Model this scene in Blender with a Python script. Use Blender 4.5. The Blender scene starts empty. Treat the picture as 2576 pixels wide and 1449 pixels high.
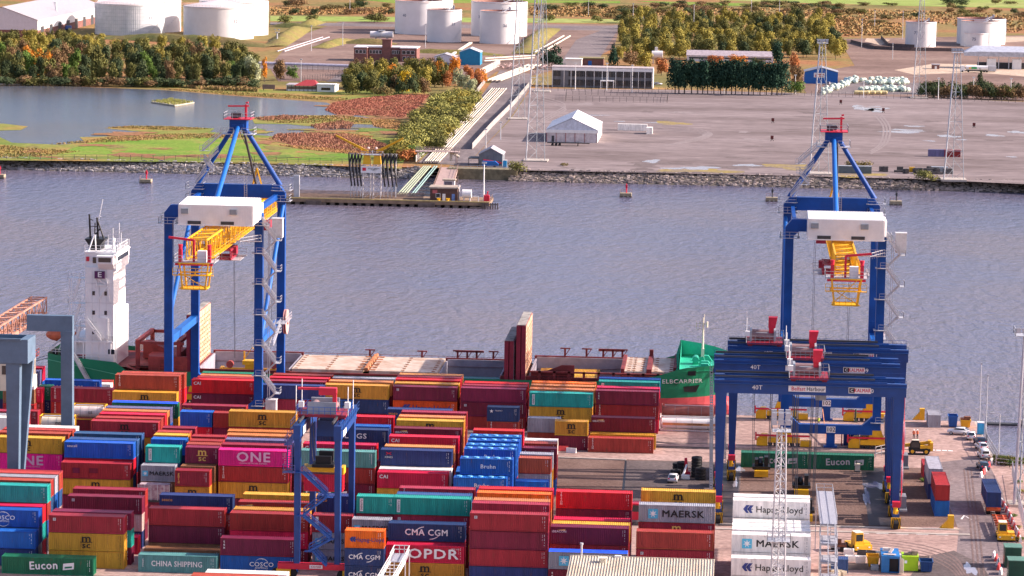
import bpy, bmesh, math, random
from mathutils import Vector, Matrix
random.seed(7)
SC = bpy.context.scene
COL = SC.collection
# ---------------- camera ----------------
F, TH, RO, PS, HC = 8000., math.radians(7.6), math.radians(.9), math.radians(3.95), 109.
CX, CY = 1288., 724.5
FW = Vector((-math.sin(PS)*math.cos(TH), math.cos(PS)*math.cos(TH), -math.sin(TH)))
R0 = Vector((math.cos(PS), math.sin(PS), 0))
U0 = R0.cross(FW)
XC = math.cos(RO)*R0 + math.sin(RO)*U0
YC = -math.sin(RO)*R0 + math.cos(RO)*U0
cam = bpy.data.cameras.new("camera")
cam.sensor_width = 36
cam.lens = F/2576*36
cam.clip_start = 5
cam.clip_end = 20000
co = bpy.data.objects.new("camera", cam)
COL.objects.link(co)
m = Matrix((XC, YC, -FW)).transposed().to_4x4()
m.translation = Vector((0, 0, HC))
co.matrix_world = m
SC.camera = co
# ---------------- sky, sun, exposure ----------------
SUN_EL, SUN_AZ = math.radians(27), math.radians(6)     # azimuth from +x towards +y
w = bpy.data.worlds.new("World"); SC.world = w; w.use_nodes = True
nt = w.node_tree
bg = nt.nodes['Background']
sky = nt.nodes.new('ShaderNodeTexSky'); sky.sky_type = 'NISHITA'; sky.sun_disc = False
sky.sun_elevation = SUN_EL; sky.sun_rotation = math.pi/2 - SUN_AZ
sky.air_density = 1.0; sky.dust_density = 2.6; sky.ozone_density = 1.0
tint = nt.nodes.new('ShaderNodeMix'); tint.data_type = 'RGBA'; tint.blend_type = 'MULTIPLY'; tint.inputs[0].default_value = 1
tint.inputs[7].default_value = (1.08, .96, 1.07, 1)          # faintly pink autumn sky
nt.links.new(sky.outputs[0], tint.inputs[6]); nt.links.new(tint.outputs[2], bg.inputs[0]); bg.inputs[1].default_value = 0.12
sl = bpy.data.lights.new("sun", 'SUN'); sl.energy = 5.0; sl.angle = math.radians(.5); sl.color = (1, .86, .77)
so = bpy.data.objects.new("sun", sl); COL.objects.link(so)
S = Vector((math.cos(SUN_EL)*math.cos(SUN_AZ), math.cos(SUN_EL)*math.sin(SUN_AZ), math.sin(SUN_EL)))
so.rotation_euler = S.to_track_quat('Z', 'Y').to_euler()
SC.view_settings.view_transform = 'Standard'; SC.view_settings.look = 'None'
SC.view_settings.exposure = 0.95; SC.view_settings.gamma = 1

# ---------------- photo pixel -> world ----------------
def ray(px, py):
    a, b = px-CX, py-CY
    c, s = math.cos(RO), math.sin(RO)
    return FW*F + R0*(c*a+s*b) - U0*(-s*a+c*b)
def G(px, py, z=0.):
    d = ray(px, py); t = (z-HC)/d.z
    return Vector((d.x*t, d.y*t, z))
def V(px, py, y):
    d = ray(px, py); t = y/d.y
    return Vector((d.x*t, y, HC+d.z*t))

# ---------------- materials ----------------
MATS = {}
def N(t, k): return t.nodes.new(k)
def mat(name, col, rough=.6, metal=0., var=.2, scale=.6, bump=0., bscale=3., emis=None, spec=.4, objvar=0., col2=None):
    if name in MATS: return MATS[name]
    m = bpy.data.materials.new(name); m.use_nodes = True
    t = m.node_tree; p = t.nodes['Principled BSDF']; L = t.links
    p.inputs['Roughness'].default_value = rough; p.inputs['Metallic'].default_value = metal
    p.inputs['Specular IOR Level'].default_value = spec
    tc = N(t, 'ShaderNodeTexCoord')
    no = N(t, 'ShaderNodeTexNoise'); no.inputs['Scale'].default_value = scale; no.inputs['Detail'].default_value = 6
    no.inputs['Roughness'].default_value = .65
    L.new(tc.outputs['Object'], no.inputs['Vector'])
    r = N(t, 'ShaderNodeMix'); r.data_type = 'RGBA'
    c2 = col2 or tuple(c*(1-var) for c in col)
    c1 = col if col2 else tuple(min(1, c*(1+var)) for c in col)
    mr = N(t, 'ShaderNodeMapRange'); mr.inputs[1].default_value = .35; mr.inputs[2].default_value = .65
    L.new(no.outputs['Fac'], mr.inputs[0]); L.new(mr.outputs[0], r.inputs[0])
    r.inputs[6].default_value = (*c1, 1); r.inputs[7].default_value = (*c2, 1)
    out = r.outputs[2]
    if objvar:
        oi = N(t, 'ShaderNodeObjectInfo'); hs = N(t, 'ShaderNodeHueSaturation')
        a = N(t, 'ShaderNodeMapRange'); a.inputs[3].default_value = 1-objvar; a.inputs[4].default_value = 1+objvar
        L.new(oi.outputs['Random'], a.inputs[0]); L.new(a.outputs[0], hs.inputs['Value'])
        L.new(out, hs.inputs['Color']); out = hs.outputs[0]
    L.new(out, p.inputs['Base Color'])
    if bump:
        n2 = N(t, 'ShaderNodeTexNoise'); n2.inputs['Scale'].default_value = bscale; n2.inputs['Detail'].default_value = 5
        L.new(tc.outputs['Object'], n2.inputs['Vector'])
        b = N(t, 'ShaderNodeBump'); b.inputs['Strength'].default_value = bump; b.inputs['Distance'].default_value = .2
        L.new(n2.outputs['Fac'], b.inputs['Height']); L.new(b.outputs[0], p.inputs['Normal'])
    if emis:
        p.inputs['Emission Color'].default_value = (*emis, 1); p.inputs['Emission Strength'].default_value = 1
    MATS[name] = m
    return m

# ---------------- mesh builder ----------------
class MB:
    def __init__(s): s.v = []; s.f = []
    def add(s, vs, fs):
        n = len(s.v); s.v += [tuple(v) for v in vs]; s.f += [tuple(i+n for i in f) for f in fs]
        return s
    def box(s, x0, y0, z0, x1, y1, z1):
        return s.add([(x0,y0,z0),(x1,y0,z0),(x1,y1,z0),(x0,y1,z0),(x0,y0,z1),(x1,y0,z1),(x1,y1,z1),(x0,y1,z1)],
            [(0,3,2,1),(4,5,6,7),(0,1,5,4),(1,2,6,5),(2,3,7,6),(3,0,4,7)])
    def bar(s, a, b, w=.1, h=None, up=(0,0,1)):
        a = Vector(a); b = Vector(b); h = h or w
        d = (b-a)
        if d.length < 1e-6: return s
        d.normalize(); u = Vector(up)
        if abs(d.dot(u)) > .99: u = Vector((0,1,0)) if abs(d.y) < .9 else Vector((1,0,0))
        r = d.cross(u).normalized(); u = r.cross(d)
        q = [r*sx*w/2+u*sy*h/2 for sx, sy in ((-1,-1),(1,-1),(1,1),(-1,1))]
        return s.add([a+k for k in q]+[b+k for k in q], [(0,3,2,1),(4,5,6,7),(0,1,5,4),(1,2,6,5),(2,3,7,6),(3,0,4,7)])
    def tube(s, a, b, r0, r1=None, n=10, cap=True):
        a = Vector(a); b = Vector(b); r1 = r0 if r1 is None else r1
        d = (b-a).normalized(); u = Vector((0,0,1)) if abs(d.z) < .9 else Vector((1,0,0))
        x = d.cross(u).normalized(); y = d.cross(x)
        vs = []
        for c, r in ((a, r0), (b, r1)):
            vs += [c+(x*math.cos(2*math.pi*i/n)+y*math.sin(2*math.pi*i/n))*r for i in range(n)]
        fs = [(i, i+n, (i+1) % n+n, (i+1) % n) for i in range(n)]
        if cap: fs += [tuple(range(n)), tuple(range(2*n-1, n-1, -1))]
        return s.add(vs, fs)
    def path(s, pts, r, n=8):
        for a, b in zip(pts, pts[1:]): s.tube(a, b, r, n=n)
        return s
    def lathe(s, prof, n=24, c=(0,0,0)):
        vs = []; k = len(prof)
        for i in range(n):
            a = 2*math.pi*i/n
            vs += [(c[0]+r*math.cos(a), c[1]+r*math.sin(a), c[2]+z) for r, z in prof]
        fs = [(i*k+j, ((i+1) % n)*k+j, ((i+1) % n)*k+j+1, i*k+j+1) for i in range(n) for j in range(k-1)]
        return s.add(vs, fs)
    def prism(s, poly, axis, a, b):
        """polygon of 2-d points extruded along axis ('x','y','z') from a to b"""
        def mk(p, t):
            return {'x': (t, p[0], p[1]), 'y': (p[0], t, p[1]), 'z': (p[0], p[1], t)}[axis]
        n = len(poly)
        return s.add([mk(p, a) for p in poly]+[mk(p, b) for p in poly],
            [tuple(range(n)), tuple(range(2*n-1, n-1, -1))]+[(i, i+n, (i+1) % n+n, (i+1) % n) for i in range(n)])
    def ell(s, c, r, n=12, k=7):
        vs = []; fs = []
        for j in range(k+1):
            t = math.pi*j/k
            for i in range(n):
                a = 2*math.pi*i/n
                vs.append((c[0]+r[0]*math.sin(t)*math.cos(a), c[1]+r[1]*math.sin(t)*math.sin(a), c[2]+r[2]*math.cos(t)))
        for j in range(k):
            for i in range(n): fs.append((j*n+i, (j+1)*n+i, (j+1)*n+(i+1) % n, j*n+(i+1) % n))
        return s.add(vs, fs)
    def mesh(s, name, fix=True):
        me = bpy.data.meshes.new(name); me.from_pydata(s.v, [], s.f); 
        if fix:
            bm = bmesh.new(); bm.from_mesh(me); bmesh.ops.remove_doubles(bm, verts=bm.verts, dist=1e-5)
            bmesh.ops.recalc_face_normals(bm, faces=bm.faces); bm.to_mesh(me); bm.free()
        me.update(); return me
    def build(s, name, m, parent=None, loc=None, fix=True, smooth=False):
        me = s.mesh(name, fix)
        if smooth:
            for p in me.polygons: p.use_smooth = True
        me.materials.append(m)
        return link(name, me, parent, loc)
def link(name, me, parent=None, loc=None):
    o = bpy.data.objects.new(name, me); COL.objects.link(o)
    if parent is not None: o.parent = parent
    if loc is not None: o.location = loc
    return o
def tag(o, label, cat, group=None, kind=None):
    if label: o['label'] = label
    if cat: o['category'] = cat
    if group: o['group'] = group
    if kind: o['kind'] = kind
    return o
def thing(name, label, cat, loc=(0,0,0), rz=0, group=None):
    o = bpy.data.objects.new(name, None); COL.objects.link(o); o.empty_display_size = .5
    o.location = loc; o.rotation_euler = (0, 0, rz)
    return tag(o, label, cat, group)
KIDS = None
def copy_tree(o, parent=None):
    c = o.copy(); COL.objects.link(c)
    if parent is not None: c.parent = parent
    for ch in [x for x in o.children]: copy_tree(ch, c)
    return c
def setmat(o, m):
    if o.material_slots:
        o.material_slots[0].link = 'OBJECT'; o.material_slots[0].material = m
def sheet(name, pts, m, kind='structure', z=0., px=True):
    vs = [G(p[0], p[1], z) if px else Vector((p[0], p[1], z)) for p in pts]
    me = bpy.data.meshes.new(name)
    bm = bmesh.new(); bv = [bm.verts.new(v) for v in vs]
    f = bm.faces.new(bv)
    if f.normal.z < 0 or True:
        bm.normal_update()
        if f.normal.z < 0: f.normal_flip()
    bmesh.ops.triangulate(bm, faces=[f]); bm.to_mesh(me); bm.free()
    me.materials.append(m); o = link(name, me); o['kind'] = kind
    return o
TXT = {}
def text_mesh(s, size=1., bold=.0, squash=1.):
    key = (s, size, bold, squash)
    if key in TXT: return TXT[key]
    cu = bpy.data.curves.new('lettering', 'FONT'); cu.body = s; cu.size = size
    cu.align_x = 'CENTER'; cu.align_y = 'CENTER'; cu.resolution_u = 2; cu.space_line = .75; cu.space_character = 1+bold*2
    o = bpy.data.objects.new('lettering', cu); COL.objects.link(o)
    dg = bpy.context.evaluated_depsgraph_get()
    me = bpy.data.meshes.new_from_object(o.evaluated_get(dg))
    bpy.data.objects.remove(o); bpy.data.curves.remove(cu)
    # heavier strokes: shifted copies a few millimetres apart
    d = bold*size*.55; vs = []; fs = []; n = len(me.vertices)
    for k, (dx, dz) in enumerate(((0,0),(-d,0),(d,0),(0,d*.7),(0,-d*.7)) if bold > .001 else ((0,0),)):
        vs += [(v.co.x*squash+dx, -.004*k, v.co.y+dz) for v in me.vertices]
        fs += [[i+k*n for i in p.vertices] for p in me.polygons]
    me.clear_geometry(); me.from_pydata(vs, [], fs); me.update()
    me.name = 'lettering'; me.materials.clear(); TXT[key] = me
    return me
def text(s, size, m, parent, loc, bold=.0, squash=1., rot=(0,0,0), name='lettering'):
    me = text_mesh(s, size, bold, squash)
    if not me.materials: me.materials.append(m)
    o = link(name, me, parent, loc); o.rotation_euler = rot
    setmat(o, m); return o

# common materials
M_WHITE = mat('white_paint', (.78,.77,.75), .5, var=.06)
M_CREAM = mat('cream_paint', (.72,.66,.52), .6, var=.08)
M_BLACK = mat('black_paint', (.012,.012,.014), .5, var=.2)
M_NAVYL = mat('navy_lettering', (.03,.05,.22), .5, var=.1)
M_GALV = mat('galvanised_steel', (.50,.51,.54), .45, .3, var=.12)
M_BLUE = mat('crane_blue_paint', (.002,.062,.29), .42, var=.18, scale=.35, spec=.3)
M_YEL = mat('crane_yellow_paint', (.78,.42,.015), .45, var=.12)
M_RED = mat('signal_red_paint', (.62,.02,.05), .45, var=.12)
M_RUBBER = mat('tyre_rubber', (.018,.018,.02), .8, var=.2)
M_GLASS = mat('dark_glass', (.015,.02,.025), .12, var=.1, spec=.8)
M_CONC = mat('pale_concrete', (.42,.37,.32), .85, var=.15, bump=.2)
M_DKGREY = mat('dark_grey_metal', (.05,.05,.055), .6, var=.2)
M_GREYP = mat('grey_paint', (.30,.33,.36), .55, var=.12)
M_ROPE = mat('steel_rope', (.10,.10,.11), .6, var=.1)
M_RUST = mat('rusty_steel', (.20,.075,.04), .8, var=.35, scale=1.5)
# ================= ground, water, banks =================
def water_mat(name, col, col2, sx, sy, strength, rough=.12):
    m = bpy.data.materials.new(name); m.use_nodes = True
    t = m.node_tree; p = t.nodes['Principled BSDF']; L = t.links
    p.inputs['Roughness'].default_value = rough; p.inputs['IOR'].default_value = 1.33
    g = N(t, 'ShaderNodeNewGeometry')
    mp = N(t, 'ShaderNodeMapping'); mp.inputs['Scale'].default_value = (sx, sy, 1)
    mp.inputs['Rotation'].default_value = (0, 0, .22)
    L.new(g.outputs['Position'], mp.inputs[0])
    n1 = N(t, 'ShaderNodeTexNoise'); n1.inputs['Scale'].default_value = 1; n1.inputs['Detail'].default_value = 5; n1.inputs['Roughness'].default_value = .62
    L.new(mp.outputs[0], n1.inputs['Vector'])
    n2 = N(t, 'ShaderNodeTexNoise'); n2.inputs['Scale'].default_value = .012; n2.inputs['Detail'].default_value = 3
    L.new(g.outputs['Position'], n2.inputs['Vector'])
    b = N(t, 'ShaderNodeBump'); b.inputs['Strength'].default_value = strength; b.inputs['Distance'].default_value = 1.0
    L.new(n1.outputs['Fac'], b.inputs['Height']); L.new(b.outputs[0], p.inputs['Normal'])
    mr = N(t, 'ShaderNodeMapRange'); mr.inputs[1].default_value = .4; mr.inputs[2].default_value = .62
    L.new(n2.outputs['Fac'], mr.inputs[0])
    mx = N(t, 'ShaderNodeMix'); mx.data_type = 'RGBA'; L.new(mr.outputs[0], mx.inputs[0])
    mx.inputs[6].default_value = (*col, 1); mx.inputs[7].default_value = (*col2, 1)
    L.new(mx.outputs[2], p.inputs['Base Color'])
    return m
M_WATER = water_mat('channel_water', (.12,.125,.20), (.15,.13,.17), .42, .17, 1.0)
M_POND = water_mat('pond_water', (.085,.11,.15), (.10,.10,.11), .25, .6, .28)
def ground_mat(name, cols, s1, s2, bump=.3, rough=.95, stretch=(1,1,1), bs=None):
    """three-colour patchy ground: large patches (s1) and fine grain (s2)"""
    m = bpy.data.materials.new(name); m.use_nodes = True
    t = m.node_tree; p = t.nodes['Principled BSDF']; L = t.links
    p.inputs['Roughness'].default_value = rough; p.inputs['Specular IOR Level'].default_value = .15
    g = N(t, 'ShaderNodeNewGeometry'); mp = N(t, 'ShaderNodeMapping'); mp.inputs['Scale'].default_value = stretch
    L.new(g.outputs['Position'], mp.inputs[0])
    n1 = N(t, 'ShaderNodeTexNoise'); n1.inputs['Scale'].default_value = s1; n1.inputs['Detail'].default_value = 5; n1.inputs['Roughness'].default_value = .6
    n2 = N(t, 'ShaderNodeTexNoise'); n2.inputs['Scale'].default_value = s2; n2.inputs['Detail'].default_value = 6; n2.inputs['Roughness'].default_value = .7
    for n in (n1, n2): L.new(mp.outputs[0], n.inputs['Vector'])
    cr = N(t, 'ShaderNodeValToRGB'); cr.color_ramp.interpolation = 'LINEAR'
    e = cr.color_ramp.elements
    e[0].position = .36; e[0].color = (*cols[0], 1); e[1].position = .64; e[1].color = (*cols[-1], 1)
    if len(cols) > 2:
        k = e.new(.5); k.color = (*cols[1], 1)
    L.new(n1.outputs['Fac'], cr.inputs[0])
    mr = N(t, 'ShaderNodeMapRange'); mr.inputs[1].default_value = .3; mr.inputs[2].default_value = .7; mr.inputs[3].default_value = .62; mr.inputs[4].default_value = 1.35
    L.new(n2.outputs['Fac'], mr.inputs[0])
    mx = N(t, 'ShaderNodeMix'); mx.data_type = 'RGBA'; mx.blend_type = 'MULTIPLY'; mx.inputs[0].default_value = 1
    L.new(cr.outputs[0], mx.inputs[6]); L.new(mr.outputs[0], mx.inputs[7]); L.new(mx.outputs[2], p.inputs['Base Color'])
    if bump:
        b = N(t, 'ShaderNodeBump'); b.inputs['Strength'].default_value = bump; b.inputs['Distance'].default_value = .4
        L.new(n2.outputs['Fac'], b.inputs['Height']); L.new(b.outputs[0], p.inputs['Normal'])
    return m
sheet('river', [(-5000,150),(5000,150),(5000,1240),(-5000,1240)], M_WATER, z=-3.5, px=False)
MG_CONC = ground_mat('quay_concrete', [(.30,.20,.175),(.37,.255,.22),(.43,.30,.265)], .05, .8, .1)
MG_GRAV = ground_mat('brown_gravel', [(.125,.075,.06),(.165,.105,.085),(.21,.14,.115)], .07, 1.6, .4)
MG_ASPH = ground_mat('worn_asphalt', [(.085,.067,.066),(.12,.095,.092),(.15,.12,.115)], .06, 1.2, .15)
MG_WET = ground_mat('damp_asphalt', [(.025,.025,.03),(.045,.04,.045),(.09,.07,.07)], .16, .9, .1, rough=.45)
MG_ROAD = ground_mat('road_asphalt', [(.16,.125,.125),(.20,.16,.16),(.23,.185,.18)], .08, 1.0, .1)
# --- near side: the quay
q = [G(2450,1058), G(2482,1128), G(2508,1168), G(2566,1152), G(2720,1150)]
pts = [(-1500,100),(-1500,631),(q[0].x,631)] + [(p.x,p.y) for p in q[1:]] + [(600,q[-1].y),(600,100)]
sheet('quay', pts, MG_CONC, px=False)
mb = MB(); mb.box(-1500,628.5,-9,q[0].x,631,-.004); mb.build('quay_wall', M_CONC)['kind'] = 'structure'
mb = MB()
for a, b in zip(q, q[1:]): mb.bar((a.x,a.y,-4.6),(b.x,b.y,-4.6),1.0,9.0)
mb.build('basin_wall', M_CONC)['kind'] = 'structure'
sheet('gravel_yard', [(1380,1150),(2345,1178),(2412,1326),(1380,1322)], MG_GRAV, z=.004)
sheet('asphalt_lane', [(1574,1158),(1868,1164),(1852,1322),(1560,1322)], MG_ASPH, z=.008)
sheet('wet_lane', [(1800,1168),(1862,1166),(1852,1322),(1806,1322)], MG_WET, z=.012)
sheet('drain_trench', [(1572,1159),(1577,1159),(1563,1322),(1556,1322)], M_BLACK, z=.012)
sheet('wet_lane', [(2165,1176),(2236,1178),(2268,1322),(2186,1322)], MG_WET, z=.008)
sheet('road', [(2350,1164),(2478,1150),(2520,1230),(2576,1449),(2640,1600),(2380,1600),(2400,1452),(2412,1336)], MG_ROAD, z=.008)
sheet('turning_area', [(2290,1449),(2330,1400),(2400,1385),(2470,1420),(2500,1470),(2290,1500)], MG_ASPH, z=.012)
for a, b in (((1800,1318),(2412,1333)), ((1800,1331),(2440,1346))):
    A = G(*a); B = G(*b)
    mb = MB().bar((A.x,A.y,.07),(B.x,B.y,.07),.9,.14); mb.build('kerb', M_CONC)['kind'] = 'structure'
A = G(1400,1152); B = G(1575,1158)
MB().bar((A.x,A.y,.1),(B.x,B.y,.1),.6,.2).build('kerb', M_CONC)['kind'] = 'structure'
for y in (598, 628):
    sheet('crane_rail', [(-1400,y-.45),(38,y-.45),(38,y+.45),(-1400,y+.45)], M_DKGREY, z=.006, px=False)
sheet('rail_strip', [(-14,592.2),(38,592.2),(38,594.6),(-14,594.6)], MG_ASPH, z=.006, px=False)
M_LINE = mat('road_paint', (.7,.68,.65), .7, var=.2, scale=2)
for i in range(6):
    a = G(2316+i*15, 1131+i*.6)
    sheet('road_marking', [(a.x-.45,a.y-.5),(a.x+.45,a.y-.5),(a.x+.45,a.y+.5),(a.x-.45,a.y+.5)], M_LINE, z=.016, px=False)
for i in range(5):
    a = G(2170+i*50, 1341.5+i*1.1)
    sheet('road_marking', [(a.x-1,a.y-.2),(a.x+1,a.y-.2),(a.x+1,a.y+.2),(a.x-1,a.y+.2)], M_LINE, z=.016, px=False)
a = G(2428,1302)
sheet('road_marking', [(a.x-.9,a.y-1.4),(a.x-.6,a.y-1.6),(a.x+.05,a.y+1.5),(a.x-.1,a.y+2)], M_LINE, z=.016, px=False)
sheet('road_marking', [(a.x+.05,a.y+1.5),(a.x+.7,a.y-1.6),(a.x+1.,a.y-1.4),(a.x-.08,a.y+2.1)], M_LINE, z=.016, px=False)
# --- far side
MG_FAR = ground_mat('rough_grassland', [(.16,.14,.045),(.24,.17,.06),(.30,.14,.06)], .012, .25, .6)
MG_MARSH = ground_mat('marsh_grass', [(.14,.19,.035),(.21,.22,.05),(.34,.19,.07)], .045, .5, .8, stretch=(.6,1,1))
MG_GREEN = ground_mat('bright_grass', [(.12,.23,.025),(.17,.26,.035),(.25,.24,.06)], .05, .6, .6)
MG_FIELD = ground_mat('pale_field', [(.22,.30,.06),(.26,.33,.08),(.30,.32,.10)], .01, .1, .2)
MG_LOT = ground_mat('grey_hardstanding', [(.15,.118,.112),(.205,.165,.16),(.25,.205,.20)], .03, .35, .15, stretch=(.3,1,1))
MG_BROWN = ground_mat('brown_hardcore', [(.16,.105,.085),(.21,.14,.115),(.26,.185,.15)], .02, .4, .2, stretch=(.5,1,1))
MG_TARM = ground_mat('grey_tarmac', [(.15,.125,.125),(.18,.15,.15),(.21,.18,.175)], .03, .5, .1)
MG_PALE = ground_mat('pale_sand', [(.45,.34,.25),(.52,.41,.31)], .05, .5, .1)
sheet('far_bank', [(-6000,1136),(6000,1136),(6000,9000),(-6000,9000)], MG_FAR, px=False)
sheet('pond', [(-80,205),(180,217),(420,227),(560,239),(700,249),(822,258),(900,290),(1010,312),(1000,328),(790,338),(640,345),(0,372),(-80,372)], M_POND, z=.05)
sheet('peninsula', [(262,322),(330,318),(440,318),(540,323),(528,332),(600,336),(690,343),(760,338),(790,330),(850,326),(930,327),(1010,320),(1020,395),(1010,424),(640,409),(0,403),(-80,402),(-80,343),(0,345),(30,359),(150,364),(215,358),(200,345),(330,341),(402,333),(330,329)], MG_MARSH, z=.10)
sheet('grass', [(120,392),(250,352),(400,338),(520,345),(620,352),(700,372),(860,385),(960,400),(880,404),(500,400)], MG_GREEN, kind='structure', z=.14)
sheet('spit', [(632,296),(700,290),(830,290),(880,292),(960,300),(1010,308),(1010,316),(900,312),(790,318),(720,312),(640,311)], MG_MARSH, z=.10)
sheet('islet', [(-80,310),(10,311),(70,318),(52,327),(-80,330)], MG_MARSH, z=.10)
sheet('lake_shore', [(330,214),(560,236),(700,244),(860,252),(1000,240),(1080,236),(1060,222),(800,228),(600,222),(480,212)], MG_MARSH, z=.09)
sheet('lakeside_mud', [(-80,196),(200,207),(420,217),(560,230),(640,228),(500,205),(200,195),(-80,188)], MG_FAR, z=.08)
sheet('hardstanding', [(1336,222),(1700,226),(2080,236),(2576,256),(2760,262),(2760,474),(2576,463),(2300,450),(1900,440),(1295,428),(1176,414),(1216,372),(1285,300)], MG_LOT, z=.05)
sheet('pipeline_road', [(1258,176),(1338,186),(1332,224),(1282,300),(1190,398),(1176,416),(1052,410),(1130,330),(1205,250)], MG_TARM, z=.07)
sheet('tank_farm_yard', [(676,168),(740,95),(860,52),(1560,62),(1545,120),(1490,150),(1340,190),(1250,180),(1220,200),(700,205)], MG_BROWN, z=.04)
sheet('access_road', [(640,158),(1000,166),(1000,178),(640,172)], MG_TARM, z=.08)
sheet('access_road', [(820,205),(905,160),(940,160),(880,206)], MG_TARM, z=.08)
sheet('access_road', [(680,56),(1560,66),(1640,30),(1650,28),(1580,78),(680,62)], MG_TARM, z=.08)
sheet('access_road', [(1450,100),(1550,62),(1560,66),(1500,160),(1400,172)], MG_TARM, z=.10)
sheet('grass_strip', [(680,40),(1560,48),(1560,58),(680,53)], MG_FIELD, z=.06)
sheet('terminal_yard', [(2110,98),(2620,88),(2620,255),(2280,246),(2030,236),(2000,190),(2150,165)], MG_BROWN, z=.04)
sheet('concrete_apron', [(2350,160),(2460,162),(2620,176),(2620,196),(2450,182),(2300,188),(2250,176)], MG_PALE, z=.08)
sheet('sand_patch', [(2180,96),(2240,100),(2210,118),(2170,112)], MG_PALE, z=.08)
sheet('sand_patch', [(2460,92),(2576,92),(2576,104),(2500,108)], MG_PALE, z=.08)
sheet('gas_yard', [(2080,205),(2310,208),(2330,238),(2060,236)], MG_TARM, z=.08)
sheet('green_field', [(1180,-2),(1560,3),(1560,8),(1300,7),(1000,9),(900,-2)], MG_GREEN, z=.06)
sheet('green_field', [(1560,-8),(2040,8),(2300,15),(2700,22),(2700,-30),(1560,-40)], MG_FIELD, z=.07)
sheet('green_field', [(1600,2),(1860,8),(2000,16),(1700,13)], MG_GREEN, z=.09)
M_REEDBED = ground_mat('reed_bed', [(.36,.135,.085),(.30,.115,.075),(.33,.16,.09)], .06, .5, .6)
sheet('reed_ground', [(818,277),(836,260),(900,249),(1000,240),(1082,240),(1050,270),(1012,298),(930,290),(850,289)], M_REEDBED, z=.13)
sheet('reed_ground', [(676,350),(700,338),(790,335),(860,338),(940,352),(1000,378),(980,398),(900,384),(820,374),(740,366)], M_REEDBED, z=.145)
# puddles and moss on the lot
M_PUD = mat('puddle_water', (.30,.28,.32), .16, var=.1, spec=.9)  # pale lilac base colour stands in for sky reflected in the puddles
M_MOSS = ground_mat('yellow_moss', [(.30,.23,.06),(.27,.21,.09),(.21,.17,.14)], .08, .6, .1)
M_DAMP = ground_mat('damp_hardstanding', [(.14,.112,.107),(.17,.138,.132)], .08, .6, .1)
def blob(name, px, py, wx, wy, m, z, seed, n=26):
    r = random.Random(seed); c = G(px, py)
    a = G(px+wx, py).x-c.x; b = G(px, py-wy).y-c.y
    ph = [r.uniform(0, 6.3) for _ in range(4)]
    pts = []
    for i in range(n):
        t = 2*math.pi*i/n
        k = 1+.22*math.sin(2*t+ph[0])+.2*math.sin(3*t+ph[1])+.16*math.sin(5*t+ph[2])+.1*math.sin(9*t+ph[3])
        pts.append((c.x+a*k*math.cos(t), c.y+b*k*math.sin(t)))
    sheet(name, pts, m, z=z, px=False)
for i, (px, py, wx, wy) in enumerate([(1640,406,22,3.6),(1695,424,26,2.4),(1760,423,44,4),(1880,416,28,3.2),(2185,272,36,7),(2200,278,20,4),(2270,332,60,2.6),(2280,327,34,1.8),(2300,318,20,2),(2385,343,26,3),(2500,341,22,2.4),(2560,333,22,3),(1588,324,8,1.3),(1640,309,16,1),(1560,306,12,1.1),(1500,290,30,1),(2060,361,10,1.6),(2340,355,14,1.2),(2420,352,12,1.4),(2545,395,16,1)]):
    blob('puddle', px, py, wx, wy, M_PUD, .075, i)
for i, (px, py, wx, wy) in enumerate([(1690,310,44,4),(1760,430,90,6),(1640,411,60,5),(1990,420,70,6),(2150,440,80,5),(1850,421,70,5),(1640,302,60,3),(2300,330,90,4),(1700,412,60,2.5)]):
    blob('moss_patch' if i in (0,1,3,4) else 'damp_patch', px, py, wx, wy, M_MOSS if i in (0,1,3,4) else M_DAMP, .06+.001*i, 50+i)
def strip(name, pts, wd, m, z):
    P = [G(*p) for p in pts]; Q = []
    for i in range(len(P)-1):
        p0, p1, p2, p3 = P[max(i-1,0)], P[i], P[i+1], P[min(i+2,len(P)-1)]
        for k in range(8):
            t = k/8; Q.append(.5*((2*p1)+(p2-p0)*t+(2*p0-5*p1+4*p2-p3)*t*t+(3*p1-p0-3*p2+p3)*t**3))
    Q.append(P[-1]); vs = []
    for i, c in enumerate(Q):
        d = (Q[min(i+1,len(Q)-1)]-Q[max(i-1,0)]).normalized(); n = Vector((-d.y,d.x,0))*wd/2
        vs += [c+n+Vector((0,0,z)), c-n+Vector((0,0,z))]
    MB().add(vs, [(2*i,2*i+1,2*i+3,2*i+2) for i in range(len(Q)-1)]).build(name, m)['kind'] = 'structure'
M_TYRE = mat('tyre_mark', (.15,.10,.09), .9, var=.3, scale=.6)
for k in range(5): strip('tyre_mark', [(2085,1349+k*5),(2200,1356+k*6),(2320,1372+k*7),(2400-k*4,1400+k*7),(2440-k*7,1455)], .35, M_TYRE, .018+.0015*k)
for k in range(3): strip('tyre_mark', [(2425+k*9,1180),(2432+k*9,1240),(2440+k*10,1310),(2452+k*12,1449)], .3, M_TYRE, .026+.0015*k)
for k in range(4): strip('tyre_mark', [(1670,1102+k*11),(1760,1104+k*12),(1900,1108+k*12)], .3, M_TYRE, .018+.0015*k)
M_TRK = mat('lot_tyre_track', (.225,.185,.18), .95, var=.2)
for k in range(5): strip('tyre_mark', [(1640,312+k*3),(1740,322+k*3),(1790-k*5,336+k),(1765-k*8,352),(1700-k*9,364+k)], .9, M_TRK, .09+.002*k)
for k in range(3): strip('tyre_mark', [(2200+k*9,290),(2222+k*8,320),(2215+k*8,360),(2190,380+k*4)], .9, M_TRK, .09+.002*k)
for k in range(3): strip('tyre_mark', [(1345,240+k*6),(1420,262+k*5),(1380+k*10,290),(1330,318+k*4)], 1.0, M_TRK, .09+.002*k)
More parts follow.
